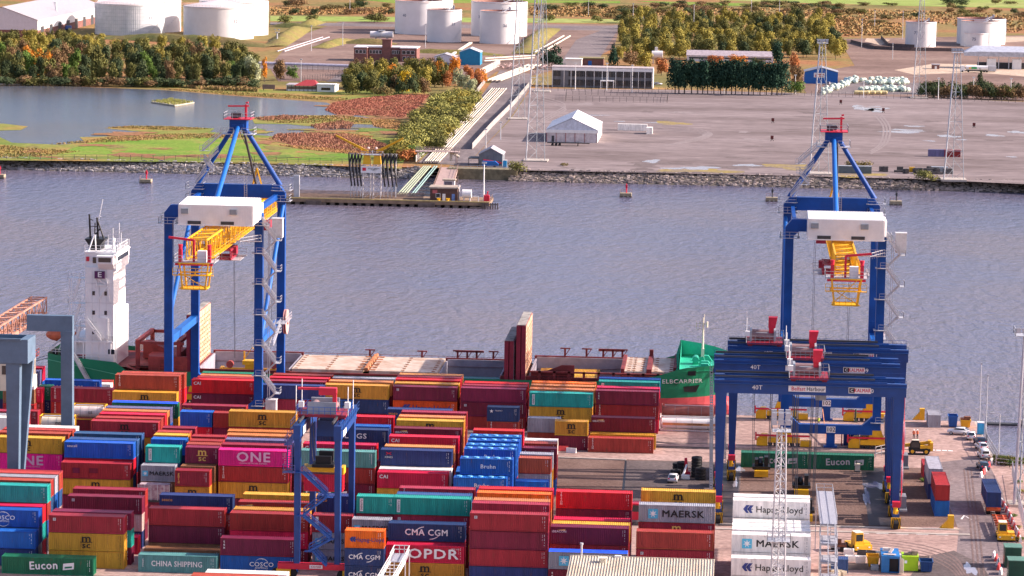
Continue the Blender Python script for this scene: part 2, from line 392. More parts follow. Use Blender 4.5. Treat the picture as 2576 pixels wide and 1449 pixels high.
blob('puddle', 2203, 1221, 24, 9, M_PUD, .017, 71); blob('puddle', 2180, 1250, 8, 20, M_PUD, .0175, 72); blob('puddle', 1862, 1180, 9, 8, M_PUD, .018, 73); blob('puddle', 1850, 1215, 6, 10, M_PUD, .018, 74); blob('puddle', 2440, 1432, 14, 14, M_PUD, .032, 75)
for i in range(26):
    r_ = random.Random(300+i); blob('damp_patch', r_.uniform(1400,2550), r_.uniform(262,432), r_.uniform(15,70), r_.uniform(.8,3.2), M_DAMP if i % 3 else M_TRK, .072+.0006*i, 400+i)
MARSH = [ground_mat('sedge_olive', [(.17,.16,.05),(.22,.18,.06)], .1, .6, .6), ground_mat('sedge_russet', [(.29,.14,.07),(.24,.13,.06)], .1, .6, .6), ground_mat('sedge_green', [(.12,.19,.035),(.16,.21,.045)], .1, .6, .6), MG_MARSH]
for i in range(90):
    r_ = random.Random(900+i); k = r_.random(); px, py = (r_.uniform(30, 1000), r_.uniform(366, 404)) if k < .45 else ((r_.uniform(640, 1010), r_.uniform(322, 392)) if k < .75 else ((r_.uniform(820, 1060), r_.uniform(244, 304)) if k < .88 else (r_.uniform(280, 640), r_.uniform(334, 350))))
    if px < 260 and py < 362 or (px > 1015 and py > 300): continue
    blob('marsh_patch', px, py, r_.uniform(14, 60), r_.uniform(1.2, 5), MARSH[i % 4] if k < .75 else MARSH[(0,1,1,1)[i % 4]], .15+.0012*i, 1200+i, 40)
# revetment slope + rocks
def revetment(x0, x1, mname, col, seed, ntop=.3):
    MB().add([(x0,1137,-.05),(x1,1137,-.05),(x1,1126,-4.6),(x0,1126,-4.6)],[(0,3,2,1)]).build('bank_slope', mat('bank_earth', (.10,.085,.07), .9))['kind']='structure'
    r = random.Random(seed); mb = MB()
    n = int((x1-x0)*17)
    for _ in range(n):
        t = r.random(); x = r.uniform(x0, x1); y = 1137.5-t*8.5; z = -.2-t*3.5
        s = r.uniform(.3, .95)
        vs = []
        for k in range(8):
            vs.append((x+s*(r.uniform(.4,.9))*(1 if k & 1 else -1), y+s*(r.uniform(.4,.9))*(1 if k & 2 else -1), z+.1+s*(r.uniform(.35,.75))*(1 if k & 4 else -1)))
        mb.add(vs, [(0,2,3,1),(4,5,7,6),(0,1,5,4),(1,3,7,5),(3,2,6,7),(2,0,4,6)])
    o = mb.build('rock_armour', mat(mname, col, .9, var=.55, scale=.45, bump=.4, bscale=2), fix=False)
    tag(o, None, None, kind='stuff')
    return o
tag(revetment(-420, -112, 'pale_grey_rock', (.27,.25,.245), 3), 'pale grey boulders heaped along the bank below the green marsh', 'rocks')
tag(revetment(-80, 240, 'brown_grey_rock', (.29,.24,.215), 4), 'dark brown boulders heaped along the edge of the empty grey lot', 'rocks')
for xa, xb in ((-6000,-419.5),(239.5,6000)):
    MB().add([(xa,1137,-.05),(xb,1137,-.05),(xb,1126,-4.6),(xa,1126,-4.6)],[(0,3,2,1)]).build('bank_slope', mat('bank_earth', (.10,.085,.07), .9))['kind'] = 'structure'
# embankments: grass mounds as long ridges (world polyline from pixels)
def mound(pts, w, h, m, label, seed=1):
    P = [G(*p) for p in pts]; r = random.Random(seed)
    vs = []; fs = []; k = 9
    Q = []
    for a, b in zip(P, P[1:]):
        n = max(2, int((b-a).length/5))
        Q += [a.lerp(b, i/n) for i in range(n)]
    Q.append(P[-1])
    for i, c in enumerate(Q):
        d = (Q[min(i+1, len(Q)-1)]-Q[max(i-1, 0)]).normalized(); s = Vector((d.y, -d.x, 0))
        hh = h*min(1, 3.*min(i, len(Q)-1-i)/len(Q)+.12)
        for j in range(k):
            t = j/(k-1)*2-1
            z = hh*(1-abs(t)**1.6)*(1+r.uniform(-.07,.07))
            vs.append(c+s*(t*w/2)+Vector((0,0,z+.05)))
    for i in range(len(Q)-1):
        for j in range(k-1): fs.append((i*k+j, i*k+j+1, (i+1)*k+j+1, (i+1)*k+j))
    o = MB().add(vs, fs).build('grass_bank', m, smooth=True); o['kind'] = 'structure'; o['label'] = label
MG_BANK = ground_mat('bank_grass', [(.16,.15,.045),(.21,.18,.055),(.20,.15,.06)], .05, .5, .6)
MG_BANKD = ground_mat('bank_scrub', [(.12,.13,.04),(.16,.14,.05),(.20,.14,.06)], .06, .5, .8)
mound([(250,96),(470,106),(690,118)], 20, 4.5, MG_BANKD, 'dark green bank in front of the big white tanks')
mound([(690,116),(730,92),(760,70)], 15, 4.5, MG_BANK, 'sunlit grass bank right of the big white tanks', 2)
mound([(765,66),(800,56)], 13, 3.4, MG_BANK, 'sunlit grass bank beyond the pipeline track', 3)
mound([(800,122),(860,106),(890,100)], 12, 2.8, MG_BANK, 'low sunlit grass bank left of the brick offices', 4)
mound([(860,108),(1000,112)], 14, 3, MG_BANKD, 'scrubby bank behind the brick offices', 5)
mound([(1000,130),(1270,140)], 12, 2.4, MG_BANK, 'low grass bank in front of the paired tanks', 6)
mound([(1318,136),(1352,98),(1385,72)], 15, 4.2, MG_BANK, 'sunlit grass bank right of the paired tanks', 7)
mound([(680,66),(800,72)], 16, 3, MG_BANKD, 'scrubby bank behind the sunlit bank', 8)
mound([(2130,100),(2200,118),(2300,124)], 14, 1.5, MG_BROWN, 'earth bund beside the upper right tanks', 9)
# ================= containers =================
PAL = dict(r=(.33,.022,.035), m=(.20,.014,.045), br=(.38,.055,.035), R=(.60,.012,.04), y=(.62,.32,.035), o=(.85,.13,.01), O=(.60,.22,.07),
    t=(.015,.33,.28), b=(.012,.11,.45), n=(.022,.045,.15), s=(.035,.10,.25), g=(.012,.17,.09), G=(.34,.34,.38), w=(.86,.82,.76), p=(.80,.012,.25),
    k=(.26,.13,.06), c=(.09,.25,.24), P=(.62,.42,.38), v=(.14,.13,.26))
WORD = dict(r='dark red', m='maroon', br='brick red', R='bright red', y='ochre yellow', o='orange', O='pale orange', t='teal', b='blue', n='navy', s='slate blue',
    g='green', G='grey', w='white', p='magenta', k='brown', c='grey green', P='pale pink', v='grey violet')
def cmat(code):
    nm = WORD[code].replace(' ', '_')+'_container_paint'
    if nm in MATS: return MATS[nm]
    col = PAL[code]
    m = bpy.data.materials.new(nm); m.use_nodes = True
    t = m.node_tree; p = t.nodes['Principled BSDF']; L = t.links
    p.inputs['Roughness'].default_value = .52; p.inputs['Specular IOR Level'].default_value = .35
    g = N(t, 'ShaderNodeNewGeometry'); oi = N(t, 'ShaderNodeObjectInfo')
    mp = N(t, 'ShaderNodeMapping'); mp.inputs['Scale'].default_value = (1.3, 1.3, .22)
    L.new(g.outputs['Position'], mp.inputs[0])
    n1 = N(t, 'ShaderNodeTexNoise'); n1.inputs['Scale'].default_value = .9; n1.inputs['Detail'].default_value = 7; n1.inputs['Roughness'].default_value = .7
    L.new(mp.outputs[0], n1.inputs['Vector'])
    cr = N(t, 'ShaderNodeMapRange'); cr.inputs[1].default_value = .3; cr.inputs[2].default_value = .72; cr.inputs[3].default_value = .72; cr.inputs[4].default_value = 1.28
    L.new(n1.outputs['Fac'], cr.inputs[0])
    hs = N(t, 'ShaderNodeHueSaturation'); hs.inputs['Color'].default_value = (*col, 1)
    mv = N(t, 'ShaderNodeMapRange'); mv.inputs[3].default_value = .92 if code == 'w' else .76; mv.inputs[4].default_value = 1.06 if code == 'w' else 1.16
    L.new(oi.outputs['Random'], mv.inputs[0])
    mu = N(t, 'ShaderNodeMath'); mu.operation = 'MULTIPLY'; L.new(mv.outputs[0], mu.inputs[0]); L.new(cr.outputs[0], mu.inputs[1])
    L.new(mu.outputs[0], hs.inputs['Value'])
    # hue drift with the box, rust blooms
    mh = N(t, 'ShaderNodeMapRange'); mh.inputs[3].default_value = .488; mh.inputs[4].default_value = .512
    mo = N(t, 'ShaderNodeMath'); mo.operation = 'MULTIPLY'; mo.inputs[1].default_value = 7.31
    fr = N(t, 'ShaderNodeMath'); fr.operation = 'FRACT'
    L.new(oi.outputs['Random'], mo.inputs[0]); L.new(mo.outputs[0], fr.inputs[0]); L.new(fr.outputs[0], mh.inputs[0]); L.new(mh.outputs[0], hs.inputs['Hue'])
    n2 = N(t, 'ShaderNodeTexNoise'); n2.inputs['Scale'].default_value = 1.4; n2.inputs['Detail'].default_value = 8; n2.inputs['Roughness'].default_value = .75
    L.new(mp.outputs[0], n2.inputs['Vector'])
    rr = N(t, 'ShaderNodeMapRange'); rr.inputs[1].default_value = .59; rr.inputs[2].default_value = .70; rr.inputs[4].default_value = .75
    L.new(n2.outputs['Fac'], rr.inputs[0])
    mx = N(t, 'ShaderNodeMix'); mx.data_type = 'RGBA'; L.new(rr.outputs[0], mx.inputs[0]); L.new(hs.outputs[0], mx.inputs[6]); mx.inputs[7].default_value = (.17,.07,.04,1)
    L.new(mx.outputs[2], p.inputs['Base Color'])
    MATS[nm] = m
    return m
def lmat(name, c): return mat(name, c, .6, var=.08, scale=3)
LW = lmat('white_lettering', (.8,.79,.77)); LK = lmat('black_lettering', (.015,.013,.014)); LY = lmat('yellow_lettering', (.8,.5,.12)); LN = lmat('navy_lettering', (.03,.03,.20))
LR = lmat('red_lettering', (.6,.02,.05)); LB = lmat('light_blue_panel', (.10,.48,.68)); LO = lmat('orange_lettering', (.8,.35,.08)); LG = lmat('pale_grey_lettering', (.55,.55,.57))
LP = lmat('pale_pink_lettering', (.72,.42,.58))
W = 2.44
CM = {}
def wall(mb, L, h0, h1, y, sgn, per=.29, dep=.045):
    n = max(2, int(L/per)); p = L/n; xs = []
    for i in range(n):
        x = i*p
        xs += [(x, 0), (x+p*.28, 0), (x+p*.5, dep), (x+p*.78, dep)]
    xs.append((L, 0))
    vs = [(x, y+sgn*d, h0) for x, d in xs]+[(x, y+sgn*d, h1) for x, d in xs]
    k = len(xs)
    mb.add(vs, [(i, i+1, i+1+k, i+k) if sgn > 0 else (i, i+k, i+1+k, i+1) for i in range(k-1)])
def cmesh(L, H, smooth=False):
    key = (L, H, smooth)
    if key in CM: return CM[key]
    mb = MB(); a, b = .10, L-.10
    if smooth:
        mb.box(.02, .02, .12, L-.02, W-.02, H-.02)
    else:
        s = MB(); wall(s, b-a, .14, H-.08, .05, 1); wall(s, b-a, .14, H-.08, W-.05, -1)
        mb.add([(v[0]+a, v[1], v[2]) for v in s.v], s.f)
        n = int((b-a)/.30); p = (b-a)/n; xs = []
        for i in range(n): x = a+i*p; xs += [(x,0),(x+p*.3,0),(x+p*.5,.035),(x+p*.8,.035)]
        xs.append((b,0)); k = len(xs)
        mb.add([(x, .09, H-.04+d-.025) for x, d in xs]+[(x, W-.09, H-.04+d-.025) for x, d in xs], [(i,i+1,i+1+k,i+k) for i in range(k-1)])
        mb.add([(.06,.1,.14),(.06,W-.1,.14),(.06,W-.1,H-.08),(.06,.1,H-.08)], [(0,1,2,3)])
        mb.add([(.1,.05,.15),(L-.1,.05,.15),(L-.1,W-.05,.15),(.1,W-.05,.15)], [(0,3,2,1)])
    nb = len(mb.f); q = random.Random(int(L*10)); ym = .012 if smooth else .042
    for x, n, w_, st in ((L-.62, 9, .09, .2), (L-.92, 6, .06, .16)):
        for i in range(n):
            z0 = H-.42-i*st
            if q.random() < .75: mb.add([(x,ym,z0),(x+w_,ym,z0),(x+w_,ym,z0+st*.55),(x,ym,z0+st*.55)], [(0,1,2,3)])
    body = mb.mesh('body', fix=False)
    for p in body.polygons[nb:]: p.material_index = 1
    f = MB()
    for x in (0, L-.16):
        for y in (0, W-.16): f.box(x, y, .12, x+.16, y+.16, H-.12)
    for y in (0, W-.07): f.box(.16, y, H-.10, L-.16, y+.07, H-.008); f.box(.16, y, .03, L-.16, y+.07, .17)
    for x in (.01, L-.12): f.box(x, .16, H-.11, x+.11, W-.16, H-.006); f.box(x, .16, .03, x+.11, W-.16, .17)
    for x in (-.01, L-.17):
        for y in (-.01, W-.17):
            for z in (0, H-.13): f.box(x, y, z, x+.18, y+.18, z+.13)
    fr = f.mesh('corner_frame', fix=False)
    ds = []
    for y0, y1 in ((.165, W/2-.008), (W/2+.008, W-.165)):
        d = MB(); d.box(L-.09, y0, .18, L-.045, y1, H-.12)
        for k in range(4): z = .3+k*(H-.55)/4; d.box(L-.047, y0+.1, z, L-.03, y1-.1, z+(H-.55)/4-.1)
        for yy in (y0+(y1-y0)*.3, y0+(y1-y0)*.7): d.tube((L-.012, yy, .16), (L-.012, yy, H-.12), .028, n=5)
        ds.append(d.mesh('door', fix=False))
    CM[key] = (body, fr, ds)
    return CM[key]
def quadmesh(x0, z0, x1, z1, y=0): return MB().add([(x0,y,z0),(x1,y,z0),(x1,y,z1),(x0,y,z1)], [(0,1,2,3)])
LOGO = {}
def star(n, r0, r1):
    pts = []
    for i in range(2*n):
        a = math.pi/2+math.pi*i/n; r = r0 if i % 2 == 0 else r1
        pts.append((r*math.cos(a), r*math.sin(a)))
    return pts
def polym(pts, cx=0, cz=0, y=0): return MB().add([(cx+x, y, cz+z) for x, z in pts], [tuple(range(len(pts)))])
def arc(cx, cz, r, a0, a1, w0, y=0, n=14, fx=1.):
    vs = []; fs = []
    for i in range(n+1):
        t = i/n; a = math.radians(a0+(a1-a0)*t); w = w0*math.sin(math.pi*min(1, .25+.75*t))
        for s in (-1, 1): vs.append((cx+fx*(r+s*w/2)*math.cos(a), y, cz+(r+s*w/2)*math.sin(a)))
    for i in range(n): fs.append((2*i, 2*i+1, 2*i+3, 2*i+2))
    return MB().add(vs, fs)
def T(r, s, size, m, x, z, bold=.03, sq=1., rot=0., y=-.025):
    o = text(s, size, m, r, (x, y, z), bold, sq, (0, rot, 0)); return o
def shape(r, mb, m, name='emblem', y=-.025): o = mb.build(name, m, r, (0, y, 0), fix=False); return o
def hapag(r, x, z, s):
    for k in (0, .62*s):
        shape(r, MB().add([(x+k+px*s, 0, z+pz*s) for px, pz in ((-.5,0),(0,.62),(.52,.62),(.1,.06),(.42,.06),(.42,-.06),(.1,-.06),(.40,-.62),(0,-.62))],
                       [(0,5,6),(0,6,7,8),(0,3,4,5),(0,1,2,3)]), LN)
def logo(r, code, L, H):
    c = L/2; z = H/2
    if code in ('MSC','mscY','mscK'):
        m = LY if code == 'mscY' else LK; s = 1.
        T(r, 'm', 1.75, m, c, z+.58, .045, 1.15); T(r, 'sc', 1.35, m, c, z-.50, .035, 1.15)
        shape(r, quadmesh(c-.95, z-.06, c+.95, z+.05), m, 'underline')
    elif code == 'ONE':
        T(r, 'ONE', 2.25, LP, c, z+.15, .06, 1.15); T(r, 'OCEAN NETWORK EXPRESS', .36, LP, c, z-.85, .01, 1)
    elif code in ('MAE','MAEs','MAEw'):
        k = 1. if L > 8 else .62
        if code != 'MAEs':
            x0 = c-3.7*k if L > 8 else c-2.2
            shape(r, quadmesh(x0-.72*k, z-.78*k, x0+.78*k, z+.72*k), LB, 'emblem_panel', -.022)
            shape(r, MB().add([(x0+.03+px, 0, z-.03+pz) for px, pz in star(7, .66*k, .24*k)]+[(x0+.03, 0, z-.03)], [(i, (i+1) % 14, 14) for i in range(14)]), LW, 'star_emblem', -.032)
        if code != 'MAEw': T(r, 'MAERSK', 1.5*k if L > 8 else .95, LK, c+.95*k, z, .045, 1.12)
    elif code in ('HL','HLo'):
        k = 1. if L > 8 else .62
        hapag(r, c-(3.9*k if L > 8 else 1.95), z, 1.0*k); T(r, 'Hapag-Lloyd', 1.55*k*.92, LK if code == 'HL' else LN, c+1.25*k, z-.05, .012, 1.)
    elif code == 'CMA':
        k = 1. if L > 8 else .72
        T(r, 'CMA CGM', 1.35*k, LW, c, z, .05, 1.0); shape(r, arc(c-.2*k, z-1.1*k, 2.0*k, 95, 150, .13), LW, 'arc'); shape(r, arc(c+.5*k, z+1.0*k, 2.0*k, -90, -35, .13), LW, 'arc')
    elif code == 'OPD': T(r, 'OPDR', 2.1, LW, c+1.2, z, .055, 1.3); T(r, 'OPDR 2210', .25, LW, L-1.4, H-.45)
    elif code == 'TRI': T(r, 'T\nR\nI\nT\nO\nN', .46, LW, .85, z+.25, .02, 1.05)
    elif code == 'CAI': T(r, 'CAI', .85, LW, 1.1 if L > 8 else 1.3, H-.75, .05, 1.)
    elif code == 'SEA': T(r, 'seaco', .72, LO, 1.25, H-.75, .03)
    elif code == 'TEX': T(r, 't\ne\nx', .62, LW, .6, z+.35, .03)
    elif code == 'BEA': T(r, 'tBEACON', .5, LW, 1.35, H-.72, .02); shape(r, MB().add([(1.0,0,H-.5),(2.3,0,H-.35),(2.3,0,H-.6)],[(0,1,2)]), LY)
    elif code == 'UNI': shape(r, quadmesh(.7, H-.85, 1.15, H-.4), LG, 'emblem'); T(r, 'Z', .38, cmat('m'), .92, H-.63, .02, 1, 0, -.035)
    elif code == 'COS':
        T(r, 'COSCO', .95, LW, c+.5, z+.1, .03, 1.1); T(r, 'SHIPPING', .42, LW, c+.5, z-.45, .01, 1.1); shape(r, arc(c+.5, z-.1, 1.15, 25, 155, .09), LW, 'arc'); shape(r, arc(c+.5, z-.1, 1.15, 205, 335, .09), LW, 'arc')
        shape(r, arc(c+.5, z-.1, 1.1, 60, 120, .07, fx=.5), LW, 'arc')
    elif code in ('EUC','EUCd'):
        m = LW if code == 'EUC' else LG; T(r, 'Eucon', 1.75, m, c-.6, z+.05, .05, .95, -.05)
        x = c+2.4; shape(r, MB().add([(x,0,z-.55),(x+1.7,0,z-.35),(x+1.75,0,z+.65),(x+.05,0,z+.45)],[(0,1,2,3)]), m, 'emblem_panel')
        shape(r, MB().add([(x+.3,0,z-.3),(x+1.4,0,z-.18),(x+1.45,0,z+.1),(x+.3,0,z-.02)],[(0,1,2,3)]), cmat('g'), 'emblem', -.035)
    elif code == 'CHI': T(r, 'CHINA SHIPPING', 1.2, LW, c-.1, z+.0, .035, .82); T(r, 'C\nS\nC\nL', .42, LW, .75, z+.1)
    elif code == 'BRU': T(r, 'Bruhn', .95, LW, c+.3, z+.05, .035, 1.05)
    elif code == 'XIN': T(r, 'XINES', .5, LG, 1.35, z+.1, .02); shape(r, MB().bar((.9,0,z+.55),(1.8,0,z+.95),.09).bar((.9,0,z+.95),(1.8,0,z+.55),.09), LR)
    elif code == 'TOU': T(r, 'Touax', .62, LO, 1.1, H-.6, .03)
    elif code == 'GOL': T(r, 'g\no\nl\nd', .62, LY, .62, z+.1, .02, 1.1)
    elif code == 'FLO':
        shape(r, quadmesh(.55, .35, 1.05, H-.35), LW, 'emblem_panel', -.022); T(r, 'FLORENS', .40, LK, .80, z, .015, 1., math.pi/2, -.035)
    elif code == 'GES': shape(r, quadmesh(.5, .4, .95, H-.25), LW, 'emblem_panel', -.022); T(r, 'G\nE\nS', .45, LR, .72, z+.1, .03, 1, 0, -.035)
    elif code == 'ACL': T(r, 'ACL', 1.0, LW, c+.3, z+.1, .06, 1.2)
    elif code == 'EDS': T(r, 'EDS LOGISTICS', 1.05, LW, c, z+.0, .02, 1.)
    elif code == 'PIL': T(r, 'PIL', 1.5, LW, c-1.2, z-.1, .05); shape(r, quadmesh(c-2.4, z+.6, c, z+.8), LR)
    elif code == 'SCL': T(r, 'seacell', .62, LW, 1.35, H-.65, .025); 
    elif code == 'DON': T(r, 'DLOGS', 1.25, LW, c, z+.2, .04, 1.2)
    elif code == 'HDC': T(r, 'HDC', 1.7, LY, c, z+.1, .05, 1.15)
    elif code == 'CRO': T(r, 'CRONOS', .32, LW, 2.2, H-.65, .01); shape(r, polym(star(5,.38,.16),.85,H-.75), LW)
    elif code == 'DHL': T(r, 'seaco', .72, LO, 1.1, H-.8, .02)
    elif code == 'RNY': shape(r, quadmesh(1.6, z, 2.6, z+.25), LN); shape(r, quadmesh(2.8, z, 4.6, z+.2), LO)
    elif code == 'TAN': shape(r, quadmesh(c-1.4, .25, c+1.6, z-.2), cmat('P'), 'faded_panel')
    elif code == 'SQ': shape(r, quadmesh(2, z-.4, 3.2, z+.5), cmat('m'), 'faded_panel'); shape(r, quadmesh(4.8, z-.35, 6.3, z+.5), cmat('m'), 'faded_panel')
CT_N = 0
def container(loc, L, H, code, lg, label, group, extra=None, rz=0):
    global CT_N; CT_N += 1
    r = thing('shipping_container', label, 'container', loc, rz, group)
    body, fr, ds = cmesh(L, H, code == 'w')
    cm = cmat(code)
    def part(nm, me, m):
        o = link(nm, me, r)
        if not me.materials: me.materials.append(m)
        setmat(o, m); return o
    o = part('body', body, cm)
    if len(body.materials) < 2: body.materials.append(LW)
    o.material_slots[1].link = 'OBJECT'; o.material_slots[1].material = (LK if code in 'yOw' else LW) if lg is not None else cm
    part('corner_frame', fr, cm)
    for d in ds: part('door', d, cm)
    if lg:
        logo(r, lg, L, H)
    if extra == 'tarp':
        q = MB(); n = 24
        vs = []
        rr = random.Random(3)
        for i in range(n+1):
            for j in range(5):
                vs.append((L*i/n, W*j/4, H-.02+.14*math.sin(math.pi*j/4)*(.6+.5*rr.random())+.02))
        q.add(vs, [(i*5+j, (i+1)*5+j, (i+1)*5+j+1, i*5+j+1) for i in range(n) for j in range(4)])
        q.build('tarpaulin', mat('bright_blue_tarpaulin', (.02,.10,.75), .5), r, fix=False)
    if extra == 'lids':
        for k in range(5): MB().lathe([(0,.12),(.42,.12),(.5,.0)], 12, (L*(k+.5)/5, W*.5, H)).build('roof_hatch', mat('hatch_blue', (.10,.36,.68), .5), r)
    return r
ORD = ['front','second','third','fourth','fifth','sixth','seventh','eighth','ninth','tenth','eleventh','twelfth']
TIER = ['bottom','second','third','fourth','fifth','sixth']
LEN = {'40':12.19,'45':13.7,'20':6.06,'30':9.2}
H0, HP = 2.70, 2.75
TEXTS = dict(MSC='with black m emblem', mscY='with yellow m emblem', mscK='with black emblem', ONE='with big pale lettering', MAE='with star and black lettering', MAEs='with black lettering', MAEw='with blue star panel',
  HL='with twin chevron emblem', HLo='with twin chevron emblem', CMA='with white arcs and lettering', OPD='with huge white lettering', TRI='with vertical white letters', CAI='with white corner letters', SEA='with orange corner word',
  TEX='with vertical white word', BEA='with yellow corner flag', UNI='with small square emblem', COS='with white globe lettering', EUC='with white script', EUCd='with pale script', CHI='with tall white lettering',
  BRU='with white italic word', XIN='with red cross emblem', TOU='with orange word', GOL='with vertical yellow letters', FLO='with vertical white panel', GES='with white panel letters', ACL='with white letters', EDS='with white lettering',
  PIL='with red bar and white letters', SCL='with white corner word', DON='with big white letters', HDC='with yellow lettering', CRO='with white star emblem', DHL='with orange word', RNY='with navy and orange bars', TAN='with faded pink panel', SQ='with faded squares')
STK = {}
USED = set()
rfill = random.Random(11)
def stack(bay, x0, y0, x1, y1, n, kind, tiers, extra=None, low=True):
    z = n*HP - (HP-H0)
    Lk = LEN[kind]
    if x1 is None:
        a = G(x0, y0, z); L = Lk
    elif x0 is None:
        b = G(x1, y1, z); L = Lk; a = Vector((b.x-L, b.y, z))
    else:
        a = G(x0, y0, z); b = G(x1, y1, z); L = b.x-a.x; L = round(max(Lk*.96, min(Lk*1.05, L))/.2)*.2
        a.x = (a.x+b.x)/2-L/2; a.y = (a.y+b.y)/2
    STK.setdefault(bay, []).append((a.x, a.y, L, n, tiers.split(','), extra, low))
CI = []
CI_EXTRA = []
HIDE = set()
def find_hidden(keep):
    """rank the boxes by how much of each the photo's viewpoint sees; the rest go into one heap"""
    from mathutils.bvhtree import BVHTree
    mb = MB()
    for x, y, z, L, c in CI: mb.box(x+.05, y+.05, z+.05, x+L-.05, y+W-.05, z+H0-.05)
    bvh = BVHTree.FromPolygons(mb.v, mb.f); eye = Vector((0,0,HC)); score = []
    for i, (x, y, z, L, c) in enumerate(CI):
        pts = [(Vector((x+L*(a+.5)/12, y+.05, z+H0*(b+.5)/6)), .6) for a in range(12) for b in range(6)]
        pts += [(Vector((x+L*(a+.5)/12, y+W*(b+.5)/3, z+H0-.05)), .3) for a in range(12) for b in range(3)]
        pts += [(Vector((x+L-.05 if x < -10 else x+.05, y+W*(a+.5)/3, z+H0*(b+.5)/6)), .12) for a in range(3) for b in range(6)]
        n = 0
        for p, wt in pts:
            d = p-eye; s = F/FW.dot(d); q = d*s
            px, py = CX+math.cos(RO)*q.dot(R0)+math.sin(RO)*q.dot(U0), CY-(-math.sin(RO)*q.dot(R0)+math.cos(RO)*q.dot(U0))
            if not (0 < px < 2576 and py < 1449): continue
            h = bvh.ray_cast(eye, d.normalized(), d.length-.12)
            if h[0] is None: n += wt*(L/12)
        score.append((n, i))
    score.sort(reverse=True)
    return {i for k, (n, i) in enumerate(score) if k >= keep or n < .5}
def flush_stacks():
    todo = []
    allst = [(bay, s) for bay, v in STK.items() for s in v]
    # keep rows of a bay from running into each other
    for bay, v in STK.items():
        v.sort(key=lambda s: s[1])
    for bay, v in STK.items():
        prevs = []
        for ri, s in enumerate(v):
            x, y, L, n, tiers, extra, low = s
            for (px, py, pL) in prevs:
                if px < x+L-.05 and x < px+pL-.05 and y-py < W+.06 and y >= py: y = py+W+.07
            prevs.append((x, y, L))
            for k in range(n):
                ti = n-1-k
                vis = k < len(tiers)
                if not vis and not low: continue
                if vis:
                    c, _, lg = tiers[k].partition(':')
                else:
                    c = rfill.choice(['r','m','br','y','n','r','t','G']); lg = ''
                row = ORD[ri] if ri < len(ORD) else 'last'
                lev = 'top' if k == 0 and n > 1 else ('only' if n == 1 else TIER[ti])
                lab = f"{WORD[c]} container {TEXTS.get(lg,'')} {'on' if lev=='top' else 'in'} {lev} tier, {row} row of {bay}".replace('  ',' ')
                w_ = lab.split()
                if len(w_) > 16:
                    lab = f"{WORD[c]} container {lev} tier, {row} row of {bay}"
                
                CI.append((x, y, ti*HP, L, c))
                todo.append(((x, y, ti*HP), round(L,2), H0, c, lg or ('' if vis else None), lab, f"containers stacked in {bay}", extra if k == 0 else None))
    HIDE.update(find_hidden(274))
    for i, a in enumerate(todo):
        if i not in HIDE: container(*a)
# ---- nearest block, columns from left to right ----
B = "leftmost column, nearest block"
stack(B,None,0,88,1339,2,'40','b:PIL,n')
stack(B,None,0,97,1285,3,'40','b:COS,s')
stack(B,None,0,107,1275,3,'40','R,t,r')
stack(B,None,0,118,1225,4,'40','t,br,b')
stack(B,None,0,127,1211,4,'40','br,s,r')
stack(B,None,0,138,1202,4,'40','G,b,n')
stack(B,None,0,149,1193,4,'40','br,s,P')
B = "the lone foreground box"
stack("front left corner",4,1399,234,1406,1,'45','g:EUC')
B = "second column, nearest block"
stack(B,121,1296,313,1301,3,'40','r:UNI,y:MSC,y')
stack(B,132,1285,329,1292,3,'40','m,t,m')
stack(B,None,0,346,1353,1,'40','R')
stack(B,170,1247,357,1253,3,'40','m:UNI,P:TAN,n')
stack(B,186,1229,362,1234,3,'40','r,r,m')
B = "third column, nearest block"
stack(B,347,1395,546,1401,1,'40','c:CHI')
stack(B,361,1381,555,1385,1,'40','k')
stack(B,374,1278,564,1284,3,'40','r,m,k')
stack(B,401,1245,585,1250,3,'40','n:SEA,r,m')
B = "fourth column, nearest block"
stack(B,474,1448,700,1455,1,'40','br')
stack(B,516,1440,722,1446,1,'40','w')
stack(B,562,1355,738,1357,2,'40','m:TEX,b:COS')
stack(B,578,1290,774,1296,3,'40','r,R,m')
stack(B,588,1280,778,1286,3,'40','y,r,m')
stack(B,599,1262,788,1268,3,'40','r:BEA,m,r')
stack(B,613,1243,793,1248,3,'40','y,y,r')
B = "fifth column, under the near blue gantry"
stack(B,787,1295,885,1299,3,'20','r:GES,G:MAE,G:MAE')
stack(B,790,1246,887,1249,3,'20','n:SEA,m,r')
B = "sixth column, nearest block"
stack(B,868,1333,966,1338,3,'20','o:HLo,n:CMA,n:CMA')
stack(B,887,1304,981,1311,3,'20','G:MAE,r,m')
stack(B,898,1247,992,1252,4,'20','t:FLO,m,r')
B = "seventh column, nearest block"
stack(B,971,1371,1168,1374,2,'40','R:OPD,y:MSC')
stack(B,979,1316,1167,1321,3,'40','n:CMA,r,m')
stack(B,990,1251,1183,1256,4,'40','t:FLO,r:UNI,m')
stack(B,995,1245,1186,1249,4,'40','s,m,r')
stack(B,1004,1228,1194,1232,4,'40','r:TRI,m,r')
B = "eighth column, nearest block"
stack(B,1176,1333,1372,1338,3,'40','br:TRI,y:MSC,m:ACL')
stack(B,1182,1290,1380,1297,4,'40','r:UNI,m,r')
stack(B,1187,1266,1382,1270,4,'40','r,r,m')
stack(B,1191,1257,1382,1263,4,'40','O,y,r')
stack(B,1199,1239,1387,1245,4,'40','o,O,r')
stack(B,1203,1229,1392,1234,4,'40','R,r,m')
B = "ninth column, nearest block"
stack(B,1380,1388,1579,1393,2,'40','G:MAEw,m:TEX',extra='tarp')
stack(B,1384,1325,1582,1330,3,'40','m:BEA,r,n')
stack(B,1389,1317,1584,1322,3,'40','y,r,m')
stack(B,1393,1306,1584,1311,3,'40','R:TEX,r,m')
stack(B,1399,1236,1590,1242,4,'40','R:TRI,m,r')
B = "tenth column, nearest block"
stack(B,1601,1337,1795,1342,3,'40','br,r:UNI,m')
